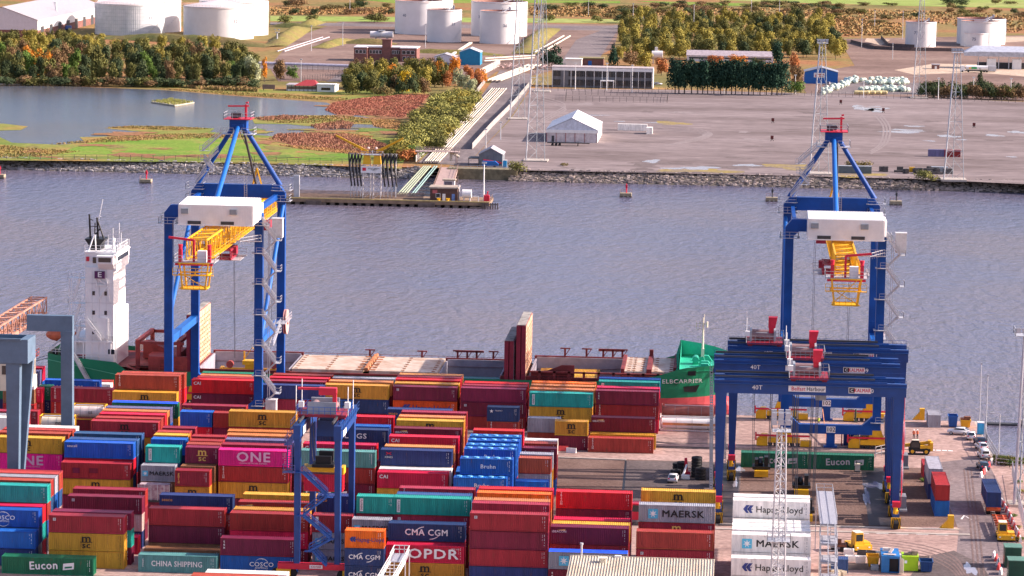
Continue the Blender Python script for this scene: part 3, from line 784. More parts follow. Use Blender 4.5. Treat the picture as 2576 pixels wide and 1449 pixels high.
stack(B,1607,1269,1799,1275,4,'40','G:MAE,r:mscY,br')
stack(B,1612,1234,1801,1239,4,'40','y:MSC,y,r')
B = "the white reefer stack"
stack(B,1840,1403,2040,1410,2,'40','w:HL,w')
stack(B,1841,1344,2040,1350,3,'40','w:MAE,w,w')
stack(B,1842,1332,2039,1336,3,'40','w,w,w')
stack(B,1842.5,1322,2038,1327,3,'40','w,w,w')
stack(B,1843,1313,2038,1317,3,'40','w,w,w')
stack(B,1844,1258,2038,1264,4,'40','w:HL,w,w')
stack(B,1845,1249,2038,1253,4,'40','w,w,w')
# ---- middle block ----
B = "left column, middle block"
stack(B,None,0,150,1190,3,'40','r,m,r')
stack(B,None,0,156,1104,4,'40','y:MSC,p:ONE,r,m')
stack(B,None,0,172,1092,4,'40','br,r,m')
stack(B,None,0,182,1084,4,'40','br,m,r')
stack(B,None,0,191,1078,4,'40','w,m,r')
B = "second column, middle block"
stack(B,154,1163,327,1168,3,'40','r:SQ,y:MSC,m')
stack(B,163,1111,334,1117,4,'40','b:SCL,R,n')
stack(B,173,1104,344,1109,4,'40','s,n,r')
stack(B,193,1090,349,1094,4,'40','s,n,R')
B = "third column, middle block"
stack(B,354,1170,441,1173,3,'20','G:MAE,k')
stack(B,365,1124,450,1127,4,'20','t:FLO,s,m')
stack(B,380,1104,467,1107,4,'20','b,n,m')
stack(B,386,1093,473,1097,4,'20','y,r,m')
stack(B,394,1086,476,1089,4,'20','br,r,m')
stack(B,409,1075,490,1079,4,'20','r,m,br')
B = "fourth column, middle block"
stack(B,440,1183,527,1186,3,'20','r:GOL,y:MSC,m')
stack(B,454,1172,540,1175,3,'20','k,y,m')
stack(B,464,1128,548,1130,4,'20','m:mscY,k,r')
stack(B,469,1116,553,1120,4,'20','br,r,m')
stack(B,477,1108,560,1111,4,'20','r,m,r')
stack(B,483,1097,565,1100,4,'20','r,r,m')
B = "fifth column, middle block"
stack(B,554,1131,721,1136,4,'40','p:ONE,r:TRI,y:MSC')
stack(B,561,1118,727,1122,4,'40','r,m,r')
stack(B,573,1106,733,1109,4,'40','v,n,r')
stack(B,576,1094,735,1098,4,'40','O,r,m')
stack(B,577,1084,737,1088,4,'40','O,y,m')
stack(B,579,1034,741,1039,5,'40','y:MSC,br,m')
stack("back of fourth column",453,1035,533,1038,4,'20','b,R,m')
stack("back of fourth column",537,1038,617,1041,4,'20','r,m,m')
stack("back of fourth column",459,1019,616,1023,4,'40','r:TOU,m,r')
B = "sixth column, middle block"
stack(B,760,1222,862,1225,2,'20','g:EUC,n')
stack(B,756,1132,943,1139,4,'40','c,r:UNI,m')
stack(B,762,1115,948,1121,4,'40','R:CAI,m,r')
stack(B,795,1078,977,1083,4,'40','n:DON,s,m')
stack(B,800,1069,980,1074,4,'40','b,n,m')
stack(B,810,1046,991,1050,4,'40','R,r,m')
B = "seventh column, middle block"
stack(B,948,1188,1127,1192,3,'40','R:CAI,y,m')
stack(B,953,1178,1136,1184,3,'40','w,r,m')
stack(B,958,1131,1136,1136,4,'40','n:XIN,O,m')
stack(B,967,1122,1142,1127,4,'40','O,r,m')
stack(B,979,1097,1153,1102,4,'40','R:CAI,r,y')
stack(B,992,1076,1159,1082,4,'40','m:BEA,r,O')
stack(B,998,1056,1166,1062,4,'40','y:MSC,O,r')
stack(B,1003,1047,1168,1052,4,'40','O,r,m')
stack(B,1010,1035,1173,1041,4,'40','r:UNI,br,m')
B = "eighth column, middle block"
stack(B,1141,1200,1274,1205,3,'30','b:BRU,b',extra='lids')
stack(B,1145,1191,1275,1196,3,'30','b,b',extra='lids')
stack(B,1150,1182,1275,1187,3,'30','b,b',extra='lids')
stack(B,1157,1156,1287,1161,4,'30','b:BRU,b',extra='lids')
stack(B,1169,1129,1296,1132,4,'30','b:BRU,b,b',extra='lids')
stack(B,1174,1119,1300,1123,4,'30','b,b',extra='lids')
stack(B,1178,1107,1305,1111,4,'30','b,b',extra='lids')
stack(B,1183,1097,1308,1100,4,'30','b,b',extra='lids')
stack(B,1192,1081,1315,1086,4,'30','R:HDC,r')
B = "ninth column, middle block"
stack(B,1294,1210,1380,1213,2,'20','b,y')
stack(B,1298,1151,1386,1155,3,'20','br,G:RNY,b')
stack(B,1303,1141,1391,1145,3,'20','G,y,y')
stack(B,1314,1126,1399,1130,3,'20','m:TEX,r,b')
stack(B,1318,1114,1401,1118,3,'20','br,r,n')
stack(B,1320,1107,1402,1110,3,'20','w,r,m')
stack("lone short column, middle block",1326,1056,1408,1059,2,'20','G,br')
stack("lone short column, middle block",1396,1059,1479,1062,2,'20','y:MSC,m')
B = "tenth column, middle block"
stack(B,1480,1101,1644,1106,1,'40','br:TRI')
stack(B,1484,1091,1650,1096,1,'40','y')
stack(B,1487,1051,1647,1057,2,'40','m:BEA,r')
# ---- rear block by the quay ----
B = "left column, rear block"
stack(B,None,0,101,981,3,'20','R,r,m')
stack(B,None,0,86,1019,2,'20','r,R')
stack(B,None,0,95,1035,2,'20','r,m',)
stack(B,None,0,69,1036,3,'20','r:UNI,w,g')
stack(B,None,0,60,1046,3,'20','G,P,b')
stack(B,None,0,48,1052,3,'20','w,w,g')
stack(B,None,0,128,972,3,'40','g,n,m')
stack("left quayside pile",None,0,107,925,4,'20','R,b')
stack("left quayside pile",None,0,98,935,4,'20','v,w')
stack("left quayside pile",None,0,86,945,4,'20','w,k')
B = "second column, rear block"
stack(B,128,975,283,980,3,'40','r:TRI,r:TRI,m')
stack(B,74,954,249,960,3,'45','b:EDS,s,n')
stack(B,185,963,291,969,2,'20','w,r')
stack(B,190,957,291,961,2,'20','br,r')
B = "third column, rear block"
stack(B,229,1058,397,1064,4,'40','r:mscK,y,m')
stack(B,243,1050,402,1055,4,'40','br,m,r')
stack(B,251,1040,413,1045,4,'40','R,r,m')
stack(B,258,1032,419,1037,4,'40','O,y,m')
stack(B,266,1024,428,1030,4,'40','v,b,y')
stack(B,282,1011,446,1017,4,'40','g:,y,r',extra='tarp')
stack(B,284,984,443,990,4,'40','y:MSC,R,m')
stack(B,290,942,450,947,5,'40','br:TRI,r,m')
stack(B,303,938,463,942,5,'40','br,R,m')
B = "fourth column, rear block"
stack(B,483,954,640,959,3,'40','R:CAI,m:CAI,r')
stack(B,495,949,653,953,3,'40','r,m,r')
stack(B,502,945,652,948,3,'40','O,r,m')
stack(B,508,938,654,941,3,'40','g,t,m')
B = "fifth column, rear block"
stack(B,656,967,814,973,3,'40','n,r,m')
stack(B,668,957,818,962,3,'40','r,m,r')
stack(B,680,949,824,954,3,'40','R,r,m')
stack(B,692,942,829,946,3,'40','br,r,m')
B = "sixth column, rear block"
stack(B,818,966,977,973,3,'40','y:MSC,n,m')
stack(B,828,957,986,964,3,'40','O,r,m')
stack(B,838,948,993,956,3,'40','G,n,m')
B = "seventh column, rear block"
stack(B,975,1028,1135,1034,3,'40','n:DHL,r,m')
stack(B,989,971,1149,977,3,'40','m:UNI,o:HLo,n')
stack(B,993,962,1154,969,3,'40','y,r,m')
stack(B,996,953,1157,959,3,'40','R,r,m')
stack(B,999,947,1160,952,3,'40','r,m,r')
stack(B,1004,941,1163,947,3,'40','O,y,m')
B = "eighth column, rear block"
stack(B,1225,1024,1306,1026,3,'20','n:CRO,br:TRI,m')
stack(B,1160,975,1322,981,3,'40','m,m:UNI,r')
stack(B,1164,968,1325,974,3,'40','r,m,r')
stack(B,1168,962,1328,967,3,'40','R,m,r')
B = "ninth column, rear block"
stack(B,1332,987,1491,992,3,'40','t:FLO,y:MSC,m')
stack(B,1333,977,1495,983,3,'40','O,r,m')
stack(B,1336,968,1497,974,3,'40','O,y,m')
stack(B,1337,961,1499,966,3,'40','o,y,r')
B = "tenth column, rear block"
stack(B,1499,982,1657,987,3,'40','m:TEX,r:TRI,R')
stack(B,1502,974,1659,979,3,'40','R,r,R')
stack(B,1506,958,1660,964,3,'40','t:FLO,r,m')
stack(B,1507,951,1661,956,3,'40','b,r,m')
# ---- below the parked gantries ----
B = "the pair under the parked gantries"
stack(B,1865,1138,2032,1143,1,'40','g:EUCd')
stack(B,2033,1142,2200,1148,1,'40','g:EUCd')
flush_stacks()
# ================= cranes =================
def truss(mb, a, b, x0, x1, z0, z1, step, w=.16, diag=True, axis='y'):
    """four-chord lattice box from a to b along y (or x)"""
    f = (lambda s, u, z: (u, s, z)) if axis == 'y' else (lambda s, u, z: (s, u, z))
    n = max(1, round(abs(b-a)/step)); ss = [a+(b-a)*i/n for i in range(n+1)]
    for u in (x0, x1):
        for z in (z0, z1): mb.bar(f(a,u,z), f(b,u,z), w*1.7)
    for i, s in enumerate(ss):
        for u in (x0, x1): mb.bar(f(s,u,z0), f(s,u,z1), w)
        for z in (z0, z1): mb.bar(f(s,x0,z), f(s,x1,z), w)
        if i < n:
            t = ss[i+1]
            for u in (x0, x1): mb.bar(f(s,u,z0 if i % 2 else z1), f(t,u,z1 if i % 2 else z0), w*.8)
            for z in (z0, z1): mb.bar(f(s,x0 if i % 2 else x1,z), f(t,x1 if i % 2 else x0,z), w*.8)
    return mb
def rail(mb, pts, h=1.1, w=.06, step=1.6):
    for a, b in zip(pts, pts[1:]):
        a = Vector(a); b = Vector(b); n = max(1, round((b-a).length/step))
        for k in (h, h*.5): mb.bar(a+Vector((0,0,k)), b+Vector((0,0,k)), w)
        for i in range(n+1):
            c = a.lerp(b, i/n); mb.bar(c, c+Vector((0,0,h)), w)
    return mb
def flight(mb, a, b, wd=.8, side=(0,1,0), rails=True, n=None):
    a = Vector(a); b = Vector(b); s = Vector(side)*wd/2
    for k in (-1, 1):
        mb.bar(a+s*k, b+s*k, .14, .32)
        if rails:
            for h in (.55, 1.05): mb.bar(a+s*k+Vector((0,0,h)), b+s*k+Vector((0,0,h)), .10)
            for t in (0, .33, .66, 1):
                c = a.lerp(b, t)+s*k; mb.bar(c, c+Vector((0,0,1.05)), .05)
    n = n or max(3, int(abs(a.z-b.z)/.35))
    for i in range(1, n):
        c = a.lerp(b, i/n); mb.bar(c-s, c+s, .24, .05)
    return mb
M_BLUEL = mat('bright_blue_paint', (.008,.115,.43), .42, var=.08)
def sts(label, x, number, jib):
    r = thing('quay_crane', label, 'crane', (x, 598, 0))
    def P(nm, mb, m, par=None): return mb.build(nm, m, par or r, fix=False)
    X = 8.7; w = .78
    for sx in (-1, 1):
        for y, top in ((0, 41.2), (30, 42.)):
            mb = MB().box(sx*X-w, y-w, 3.6, sx*X+w, y+w, top)
            mb.box(sx*X-w-.004, y-w-.1, 20, sx*X+w+.004, y+w+.1, 20.3).box(sx*X-w-.004, y-w-.1, 11, sx*X+w+.004, y+w+.1, 11.25)
            P('leg', mb, M_BLUE)
    for y, z0, z1 in ((0, 41.2, 43.5), (30, 42., 44.6)):
        c = 1.5; h = z1-z0
        poly = [(-X-w,z0-.9),(-X-w,z1-c),(-X-w+c*.8,z1),(X+w-c*.8,z1),(X+w,z1-c),(X+w,z0-.9),(X-w,z0-.9),(X-w-1,z0),(-X+w+1,z0),(-X+w,z0-.9)]
        mb = MB().prism(poly, 'y', y-w-.06, y+w+.06)
        P('portal_beam', mb, M_BLUE)
    for y in (0, 30):
        mb = MB().box(-X+w, y-.75, 2.7, X-w, y+.75, 4.4)
        for sx in (-1, 1): mb.prism([(sx*(X-w),4.4),(sx*(X-w-2.0),4.4),(sx*(X-w),6.2)], 'y', y-.7, y+.7)
        s = P('sill_beam', mb, M_BLUE)
        P('sill_post', MB().box(-.7, y-.55, .1, .9, y+.55, 2.7).box(-1.2, y-.7, .05, 1.4, y+.7, .35), M_BLUE)
        if number:
            P('number_sign', MB().box(-.75, y-.82, 2.95, .95, y-.755, 4.15), M_WHITE)
            text(number, 1.15, LK, r, (.1, y-.84, 3.55), .02, .95)
    # bogies
    k = 0
    for y in (0, 30):
        for sx in (-1, 1):
            k += 1
            b = P('bogie', MB().box(sx*X-3.0, y-.75, .75, sx*X+3.0, y+.75, 1.7).prism([(sx*X-1.6,1.7),(sx*X+1.6,1.7),(sx*X+.9,3.6),(sx*X-.9,3.6)], 'y', y-.7, y+.7)
                  .prism([(sx*X-5.2,.1),(sx*X-3.1,.1),(sx*X-3.1,2.3),(sx*X-4.2,2.3),(sx*X-5.2,1.2)], 'y', y-.7, y+.7).prism([(sx*X+5.2,.1),(sx*X+3.1,.1),(sx*X+3.1,1.2),(sx*X+5.2,1.2)], 'y', y-.7, y+.7), M_YEL)
            wb = MB()
            for i in range(6): wb.tube((sx*X-2.6+i*1.04, y-.35, .48), (sx*X-2.6+i*1.04, y+.35, .48), .46, n=12)
            P('rail_wheel', wb, M_DKGREY, b)
            P('buffer_beam', MB().box(sx*X-5.4, y-.95, 1.95, sx*X+4.9, y-.7, 2.3).box(sx*X-5.5, y-1.1, 1.2, sx*X-5.2, y-.6, 2.7), M_RED, b)
    for sx in (-1, 1):
        mb = MB().box(sx*X-.65, w, 16.6, sx*X+.65, 30-w, 18.0)
        P('cross_beam', mb, M_BLUEL)
        mb = MB().tube((sx*X*1.04, 1.0, 20.2 if sx < 0 else 18.3), (sx*X*1.04, 29.4, 40.5), .42, n=12)
        P('diagonal_brace', mb, M_BLUEL)
        P('longitudinal_beam', MB().box(sx*(X-1.0)-.35, 0, 41.8, sx*(X-1.0)+.35, 30, 42.9), M_BLUE)
        st = P('a_frame_leg', MB().tube((sx*(X-.3), 30, 44.5), (sx*1.0, 30, 56.2), .52, .46, n=14), M_BLUE)
    P('a_frame_leg', MB().tube((0, .4, 43.4), (0, 29.2, 56.4), .5, .45, n=14), M_BLUEL)
    P('apex_head', MB().box(-1.7, 28.6, 55.6, 1.7, 31.4, 57.6).box(-1.2, 28.3, 56.2, 1.2, 31.7, 56.7), M_BLUE)
    ap = P('apex_platform', MB().box(-2.7, 27.4, 57.7, 2.7, 32.6, 57.85), M_RED)
    mb = rail(MB(), [(-2.7,27.4,57.85),(2.7,27.4,57.85),(2.7,32.6,57.85),(-2.7,32.6,57.85),(-2.7,27.4,57.85)], 1.2, .07)
    rail(mb, [(-3.4,28,54.8),(-.8,28,54.8)], 1.2, .07); rail(mb, [(.8,28,54.8),(3.2,28,54.8),(3.2,32,54.8)], 1.2, .07)
    mb.box(-3.4,27.9,54.65,-1.2,31,54.78).box(1.2,27.9,54.65,3.3,32,54.78)
    P('railing', mb, M_GALV, ap)
    P('winch', MB().box(-1.4,29,57.85,-.2,31,59.0).tube((.2,29.2,58.5),(.2,30.8,58.5),.5), M_DKGREY, ap)
    P('jib_crane', MB().box(1.2,29.8,57.9,1.6,30.2,60.6).bar((2.0,30,60.3),(-2.2,30,60.2),.22,.3).bar((1.4,30,60.9),(1.9,30,61.0),.5,.3), M_RED, ap)
    # stair up the a-frame left leg
    mb = MB()
    for a, b in (((-8.2,27.6,45.0),(-6.2,27.6,47.3)),((-4.6,27.6,47.3),(-6.6,27.6,49.6)),((-5.6,27.6,49.6),(-3.8,27.6,51.4)),((-6.9,27.6,51.4),(-3.2,27.6,54.7))): flight(mb, a, b, .7)
    for x0, z in ((-6.6,47.3),(-7.2,49.6),(-7.4,51.4)): mb.box(x0,27.1,z-.06,x0+1.9,28.1,z); rail(mb, [(x0,27.1,z),(x0+1.9,27.1,z)], 1.1)
    P('access_stair', mb, M_GALV)
    mb = MB()
    for k in (-.25, .25): mb.bar((1.6+k,29.0,41.8),(1.6+k,28.3,46.3),.09)
    for i in range(12): mb.bar((1.3,29.0-.06*i,42+i*.36),(1.9,29.0-.06*i,42+i*.36),.06)
    P('ladder', mb, M_GALV)
    # boom: the lattice girder, land side tail to outreach
    mb = truss(MB(), -26, 64, -.8, 2.9, 36.2, 39.9, 3.0, .17)
    mb.box(-1.0,-26,36.0,-.55,64,36.35).box(2.65,-26,36.0,3.1,64,36.35)
    bo = P('boom', mb, M_YEL)
    P('boom_walkway', rail(MB().box(3.15,-24,36.3,3.9,60,36.4), [(3.9,-24,36.4),(3.9,60,36.4)], 1.1, .06, 2.4), M_YEL, bo)
    mb = MB().prism([(-.4,39.9),(2.5,39.9),(1.3,46),(.8,46)], 'y', 47.6, 48.0)
    mb = MB()
    for sx in (-.6, 2.7): mb.bar((sx,48,39.9),(1.05,47.5,46.2),.3)
    mb.bar((-.6,48,39.9),(2.7,48,39.9),.4).box(-1.6,45,39.9,3.7,52,40.6)
    P('boom_pylon', mb, M_YEL, bo)
    P('forestay', MB().tube((.7,30.6,56.0),(1.6,46.5,40.4),.26,n=8).tube((-.4,30.6,56.2),(.9,47.5,46.2),.09,n=6), M_DKGREY)
    # tail end platform and hanging cage
    mb = MB()
    for sx in (-2.2, 4.4):
        for sy in (-29.5, -25.5): mb.bar((sx*.8+.3,sy,36.0),(sx*.62+.5,sy,31.2),.26)
    for z, k in ((36.0, 1.0), (33.9, .95), (31.3, .8)):
        x0, x1 = 1.1-3.3*k*.85, 1.1+3.3*k*.85
        for y in (-29.5, -25.5): mb.bar((x0,y,z),(x1,y,z),.24)
        for xx in (x0, x1): mb.bar((xx,-29.5,z),(xx,-25.5,z),.24)
    mb.bar((-1.5,-29.5,31.3),(3.0,-29.5,35.8),.14).bar((3.7,-29.5,31.3),(-.8,-29.5,33.9),.14)
    mb.box(-2.6,-30.2,33.8,4.8,-29.4,33.92); rail(mb, [(-2.6,-30.2,33.9),(4.8,-30.2,33.9)], 1.3, .08, 1.1); rail(mb, [(-1.1,-29.6,31.3),(3.3,-29.6,31.3)], 1.3, .08, 1.2)
    mb.box(-1.2,-29.4,31.2,3.4,-25.6,31.3)
    P('maintenance_cage', mb, M_YEL)
    mb = MB().box(-2.6,-29.4,36.05,4.9,-24,36.2); rail(mb, [(-2.6,-24,36.2),(-2.6,-29.4,36.2),(4.9,-29.4,36.2),(4.9,-24,36.2)], 1.2, .07)
    P('tail_platform', mb, M_GALV)
    mb = MB().box(-2.3,-29.5,35.6,4.6,-29.1,36.0)
    for xx in (-1.4, 3.9): mb.box(xx-.32,-29.3,36.2,xx+.32,-28.5,38.6).tube((xx,-28.9,38.6),(xx,-28.9,39.4),.3,.42)
    mb.box(.75,-28.4,36.2,1.15,-28,40.2)
    mb.bar((.95,-28.2,40.1),(.95+4.6*jib,-28.4,40.1+.5),.32,.4)
    P('tail_jib_crane', mb, M_RED)
    P('electrical_cabinet', MB().box(1.7,-28.9,36.2,3.3,-27.3,38.2), M_WHITE)
    # machinery house
    h = MB().prism([(-8,40.7),(2.2,40.7),(2.2,44.9),(-8,44.4)], 'x', -5.5, 8.7)
    n = 46
    for i in range(n): xx = -5.4+i*(14.0/n); h.box(xx,-8.04,40.9,xx+.1,-7.99,44.3).bar((xx+.05,-8,44.42),(xx+.05,2.2,44.92),.1,.07)
    hs = P('machinery_house', h, M_WHITE)
    for x0 in (-4.9, 4.3):
        lv = MB()
        lv.box(x0,-8.35,42.7,x0+1.4,-8.04,43.7)
        for k in range(6): lv.box(x0+.06,-8.4,42.78+k*.15,x0+1.34,-8.34,42.85+k*.15)
        P('louvre', lv, M_GREYP, hs)
    P('vent', MB().box(-3.7,-8.12,40.75,-1.2,-8.03,41.35), M_DKGREY, hs); P('vent', MB().box(2.6,-8.12,40.75,5.1,-8.03,41.35), M_DKGREY, hs)
    P('eaves_trim', MB().box(-5.6,-8.1,40.5,8.8,-7.9,40.72).box(8.72,-6,41.2,9.2,1.8,44.1), M_WHITE, hs)
    # trolley, ropes
    ty = 42.
    P('trolley', MB().box(-2.6,ty-3.5,34.4,4.6,ty+3.5,35.9), mat('trolley_maroon', (.34,.02,.045), .5)); P('sheave_frame', truss(MB(), -8, 0, -2.4, 4.4, 34.2, 35.9, 2, .2).box(-3.2,-5,34.8,-2.4,-3,36.2).box(4.4,-5,34.8,5.1,-3,36.2), mat('trolley_maroon', (.34,.02,.045), .5))
    mb = MB().box(-4.2,-7.6,33.9,6.2,1,34.0)
    for yy in (-7.6, 1): rail(mb, [(-4.2,yy,34),(6.2,yy,34)], 1.2, .06)
    rail(mb, [(6.2,-7.6,37.0),(9.2,-1,37.0)], 1.2, .07, 1.0); mb.box(4.5,-2,36.9,9.4,-.9,37.0); rail(mb, [(4.5,-2,37.0),(9.4,-2,37.0)], 1.2, .07, 1.0)
    P('trolley_walkway', mb, M_GALV)
    # stair tower on the right front leg
    mb = MB(); zz = 40.6; xs = X+w+.15
    while zz > 7:
        a, b = (xs-.1,-1.3,zz), (xs+2.5,-1.3,zz-3.4)
        flight(mb, a, b, .8); mb.box(xs+2.4,-1.8,zz-3.5,xs+3.4,.6,zz-3.42); rail(mb, [(xs+2.4,-1.8,zz-3.42),(xs+3.4,-1.8,zz-3.42),(xs+3.4,.6,zz-3.42)], 1.1)
        flight(mb, (xs+2.5,.2,zz-3.4), (xs,.2,zz-5.9), .8, rails=False)
        mb.box(xs-2.1,-1.8,zz-6.0,xs+.4,.6,zz-5.92); rail(mb, [(xs-1.2,-1.8,zz-5.92),(xs+.3,-1.8,zz-5.92)], 1.1)
        zz -= 5.9
    for k in (.9, 1.25): mb.bar((xs+k,-.4,4),(xs+k,-.4,41),.10)
    P('stair_tower', mb, M_GALV)
    P('lift_cabin', MB().box(xs+1.6,-.8,37.6,xs+3.6,1.2,41.2).box(xs+1.5,-.9,41.2,xs+3.7,1.3,41.35), mat('lift_grey', (.5,.49,.5), .5))
    P('lift_cabin', MB().box(xs+.6,-1.0,2.6,xs+2.6,1.0,6.2).box(xs+.5,-1.1,6.2,xs+2.7,1.1,6.35), mat('lift_grey', (.5,.49,.5), .5))
    mb = MB()
    for sx in (-1, 1):
        for y, z in ((0, 40.0), (30, 41.5), (30, 43.6)):
            c = sx*X; q = [(c-1.7,y-1.7,z),(c+1.7,y-1.7,z),(c+1.7,y+1.7,z),(c-1.7,y+1.7,z)]
            for a, b in ((0,1),(1,2),(2,3),(3,0)): mb.bar(q[a], q[b], .5, .08)
            rail(mb, q+[q[0]], 1.15, .07)
    P('leg_platform', mb, M_GALV)
    rl = MB()
    rl.tube((9.75,27.6,17.4),(9.95,27.6,17.4),2.5,n=32).tube((10.15,27.6,17.4),(10.35,27.6,17.4),2.5,n=32).tube((9.4,27.6,17.4),(10.6,27.6,17.4),.5)
    P('cable_reel', rl, mat('reel_pale_red', (.62,.33,.30), .5))
    mb = rail(MB().box(9.0,20,17.95,11.0,29,18.05), [(9.0,20,18.05),(11.0,20,18.05),(11.0,29,18.05)], 1.2)
    flight(mb, (9.6,10,15.2),(9.6,20,18.0),.9,(1,0,0)); P('reel_platform', mb, M_GALV)
    return r, P, ty
r, P, ty = sts('left blue and yellow quay crane standing over the ship\'s open hold', -98.5, None, -1)
for x0, x1 in ((-3.9,-3.6),(-3.7,-3.45),(3.5,3.3),(4.3,3.9)):
    P('hoist_rope', MB().bar((x0+1,ty,34.4),(x1+1,ty,7.5),.07), M_ROPE)
sp = thing('spreader', 'yellow spreader hanging on ropes above the ship under left quay crane', 'spreader', (-97.4, 598+ty, 4.6))
MB().box(-6.1,-.5,.4,6.1,.5,.9).box(-6.6,-1.1,.1,-6.0,1.1,1.0).box(6.0,-1.1,.1,6.6,1.1,1.0).box(-1.4,-.9,.9,1.4,.9,1.7).box(-1.9,-1.2,1.7,1.9,1.2,2.5).build('spreader_beam', M_YEL, sp)
MB().bar((-1.8,0,2.5),(0,0,5.2),.14).bar((1.8,0,2.5),(0,0,5.2),.14).bar((-1.8,.8,2.5),(-1.8,.8,4.2),.3).bar((1.8,-.8,2.5),(1.8,-.8,4.2),.3).build('headblock', M_YEL, sp)
MB().tube((-4.6,-.6,1.6),(-4.6,.6,1.6),.75).tube((4.6,-.6,1.6),(4.6,.6,1.6),.75).build('sheave', mat('dull_red', (.35,.06,.05), .6), sp)
r, P, ty = sts('right blue and yellow quay crane beyond the three parked gantries', 19.7, '102', 1)
for x0 in (-3.9, -3.6, 3.2, 3.5): P('hoist_rope', MB().bar((x0+1,ty,34.4),(x0+1,ty,8),.07), M_ROPE)
P('mooring_strut', MB().bar((-.7,30,2.6),(-.5,0,.4),.16), mat('orange_brown_paint', (.6,.25,.12), .6))

# ---------- rubber tyred gantries ----------
def striped(mb_black, x0, y0, z0, x1, y1, z1):
    """diagonal black stripes proud of a yellow box's front face (-y) """
    n = 6
    for i in range(n):
        a = x0+(x1-x0)*i/n*1.0; k = (x1-x0)/n*.5
        for j in range(3):
            zz = z0+(z1-z0)*j/3; h = (z1-z0)/3
            o = (x1-x0)/n*.33*j
            mb_black.add([(min(x1,a+o),y0-.012,zz),(min(x1,a+o+k),y0-.012,zz),(min(x1,a+o+k+(x1-x0)/n*.33),y0-.012,zz+h),(min(x1,a+o+(x1-x0)/n*.33),y0-.012,zz+h)], [(0,1,2,3)])
M_RTG = mat('gantry_dark_blue_paint', (.004,.050,.215), .4, var=.16, scale=.35, spec=.5)
def rtg(label, loc, rz, span, number, tx, drop, group, stair=False, red_sill=False, rtl=None):
    r = thing('gantry_crane', label, 'gantry crane', loc, rz, group)
    def P(nm, mb, m, par=None): return mb.build(nm, m, par or r, fix=False)
    D = 6.2; Z0, Z1 = 21.8, 24.0
    for y in (0, D):
        g = P('girder', MB().box(-1.2,y-.55,Z0,span+1.2,y+.55,Z1).box(-1.2,y-.62,Z1-.2,span+1.2,y-.55,Z1).box(.5,y-.2,Z1,span-2,y+.05,Z1+.18), M_RTG)
        P('handrail', rail(MB(), [(-1.2,y-.95 if y == 0 else y+.95,Z1-.5),(span+1.2,y-.95 if y == 0 else y+.95,Z1-.5)], 1.1, .05, 2.5).box(-1.2,(y-1.0) if y == 0 else y+.55,Z1-.55,span+1.2,(y-.56) if y == 0 else y+1.0,Z1-.5), M_RTG, g)
        P('festoon', MB().box(-1.0,y+(-.4 if y else .62),Z1+.25,span-4,y+(-.15 if y else .9),Z1+.6), M_DKGREY, g)
        if number:
            f = y-.64
            text('40T', 1.05, LW, r, (6.0,f,Z0+1.05), .02, 1.0); text(number, 1.0, LW, r, (span-5.,f,Z0+.95), .02, 1.)
            P('sign', MB().box(11.2,f-.01,Z0+.55,17.4,f+.03,Z0+1.55), M_WHITE)
            o = text('Belfast', .98, LR, r, (12.85,f-.03,Z0+1.02), .012, .88); o = text('Harbour', .98, LK, r, (15.75,f-.03,Z0+1.02), .012, .88)
            P('sign', MB().box(21.2,f-.01,Z0+.5,24.9,f+.03,Z0+1.5), M_WHITE)
            P('emblem', MB().box(21.3,f-.03,Z0+.6,22.2,f-.012,Z0+1.4), LK); T(r, 'C', .7, LW, 21.75, Z0+1.0, .04, 1, 0, f-.04)
            text('KALMAR', .85, LR, r, (23.5,f-.03,Z0+1.0), .03, .8)
    for y in (0, D):
        for x in (0, span):
            w0, w1 = .95, .5
            P('leg', MB().add([(x-w0,y-.45,Z0),(x+w0,y-.45,Z0),(x+w0,y+.45,Z0),(x-w0,y+.45,Z0),(x-w1,y-.4,2.2),(x+w1,y-.4,2.2),(x+w1,y+.4,2.2),(x-w1,y+.4,2.2)],
                [(0,1,2,3),(4,7,6,5),(0,4,5,1),(1,5,6,2),(2,6,7,3),(3,7,4,0)]), M_RTG)
    for x in (0, span):
        if not stair: P('end_beam', MB().box(x-.5,.45,Z0+.5,x+.5,D-.45,Z0+1.5), M_RTG)
        P('sill_beam', MB().box(x-.55,-2.9,1.55,x+.55,D+2.9,2.45), M_RED if red_sill else M_RTG)
        for y in (-2.0, D+2.0):
            b = P('bogie_frame', MB().box(x-.7,y-1.1,.5,x+.7,y+1.1,1.55) if red_sill else MB().box(x-.75,y-.95,.25,x+.75,y+.95,1.5), M_YEL)
            for yy in (y-1.25, y+1.25): P('tyre', MB().tube((x-.36,yy,.78),(x+.36,yy,.78),.76,n=16), M_RUBBER, b)
            if not red_sill:
                P('warning_box', MB().box(x-.8,y-1.3,.1,x+.8,y-1.0,1.9), M_YEL, b)
                sb = MB(); striped(sb, x-.8,y-1.3,.1,x+.8,0,1.9); P('warning_stripes', sb, M_BLACK, b)
                P('drive_motor', MB().tube((x-.1,y-.5,1.5),(x-.1,y-.5,3.6),.38).box(x-.5,y-.8,2.5,x+.4,y-.2,3.0), M_YEL, b)
                P('red_cap', MB().box(x-.65,y-.9,3.6,x+.65,y+.3,4.5), M_RED, b)
    lad = MB()
    for x in ((0,) if not stair else ()):
        for y in (-.75, D-.75):
            for k in (-1.0, -1.6): lad.bar((x+k*.8-.2,y,2.2),(x+k*.8-.6,y,Z0+1),.07)
            for i in range(42): lad.bar((x-1.-.38*i/42-.05,y,2.6+i*.46),(x-1.5-.38*i/42,y,2.6+i*.46),.14)
    if not stair: P('ladder', lad, M_GREYP)
    eb = P('power_pack', MB().box(span+.75,1.5,2.6,span+1.9,D-1.5,4.6).box(span+.7,0,2.3,span+2.0,D,2.6), mat('power_pack_grey', (.16,.17,.19), .6))
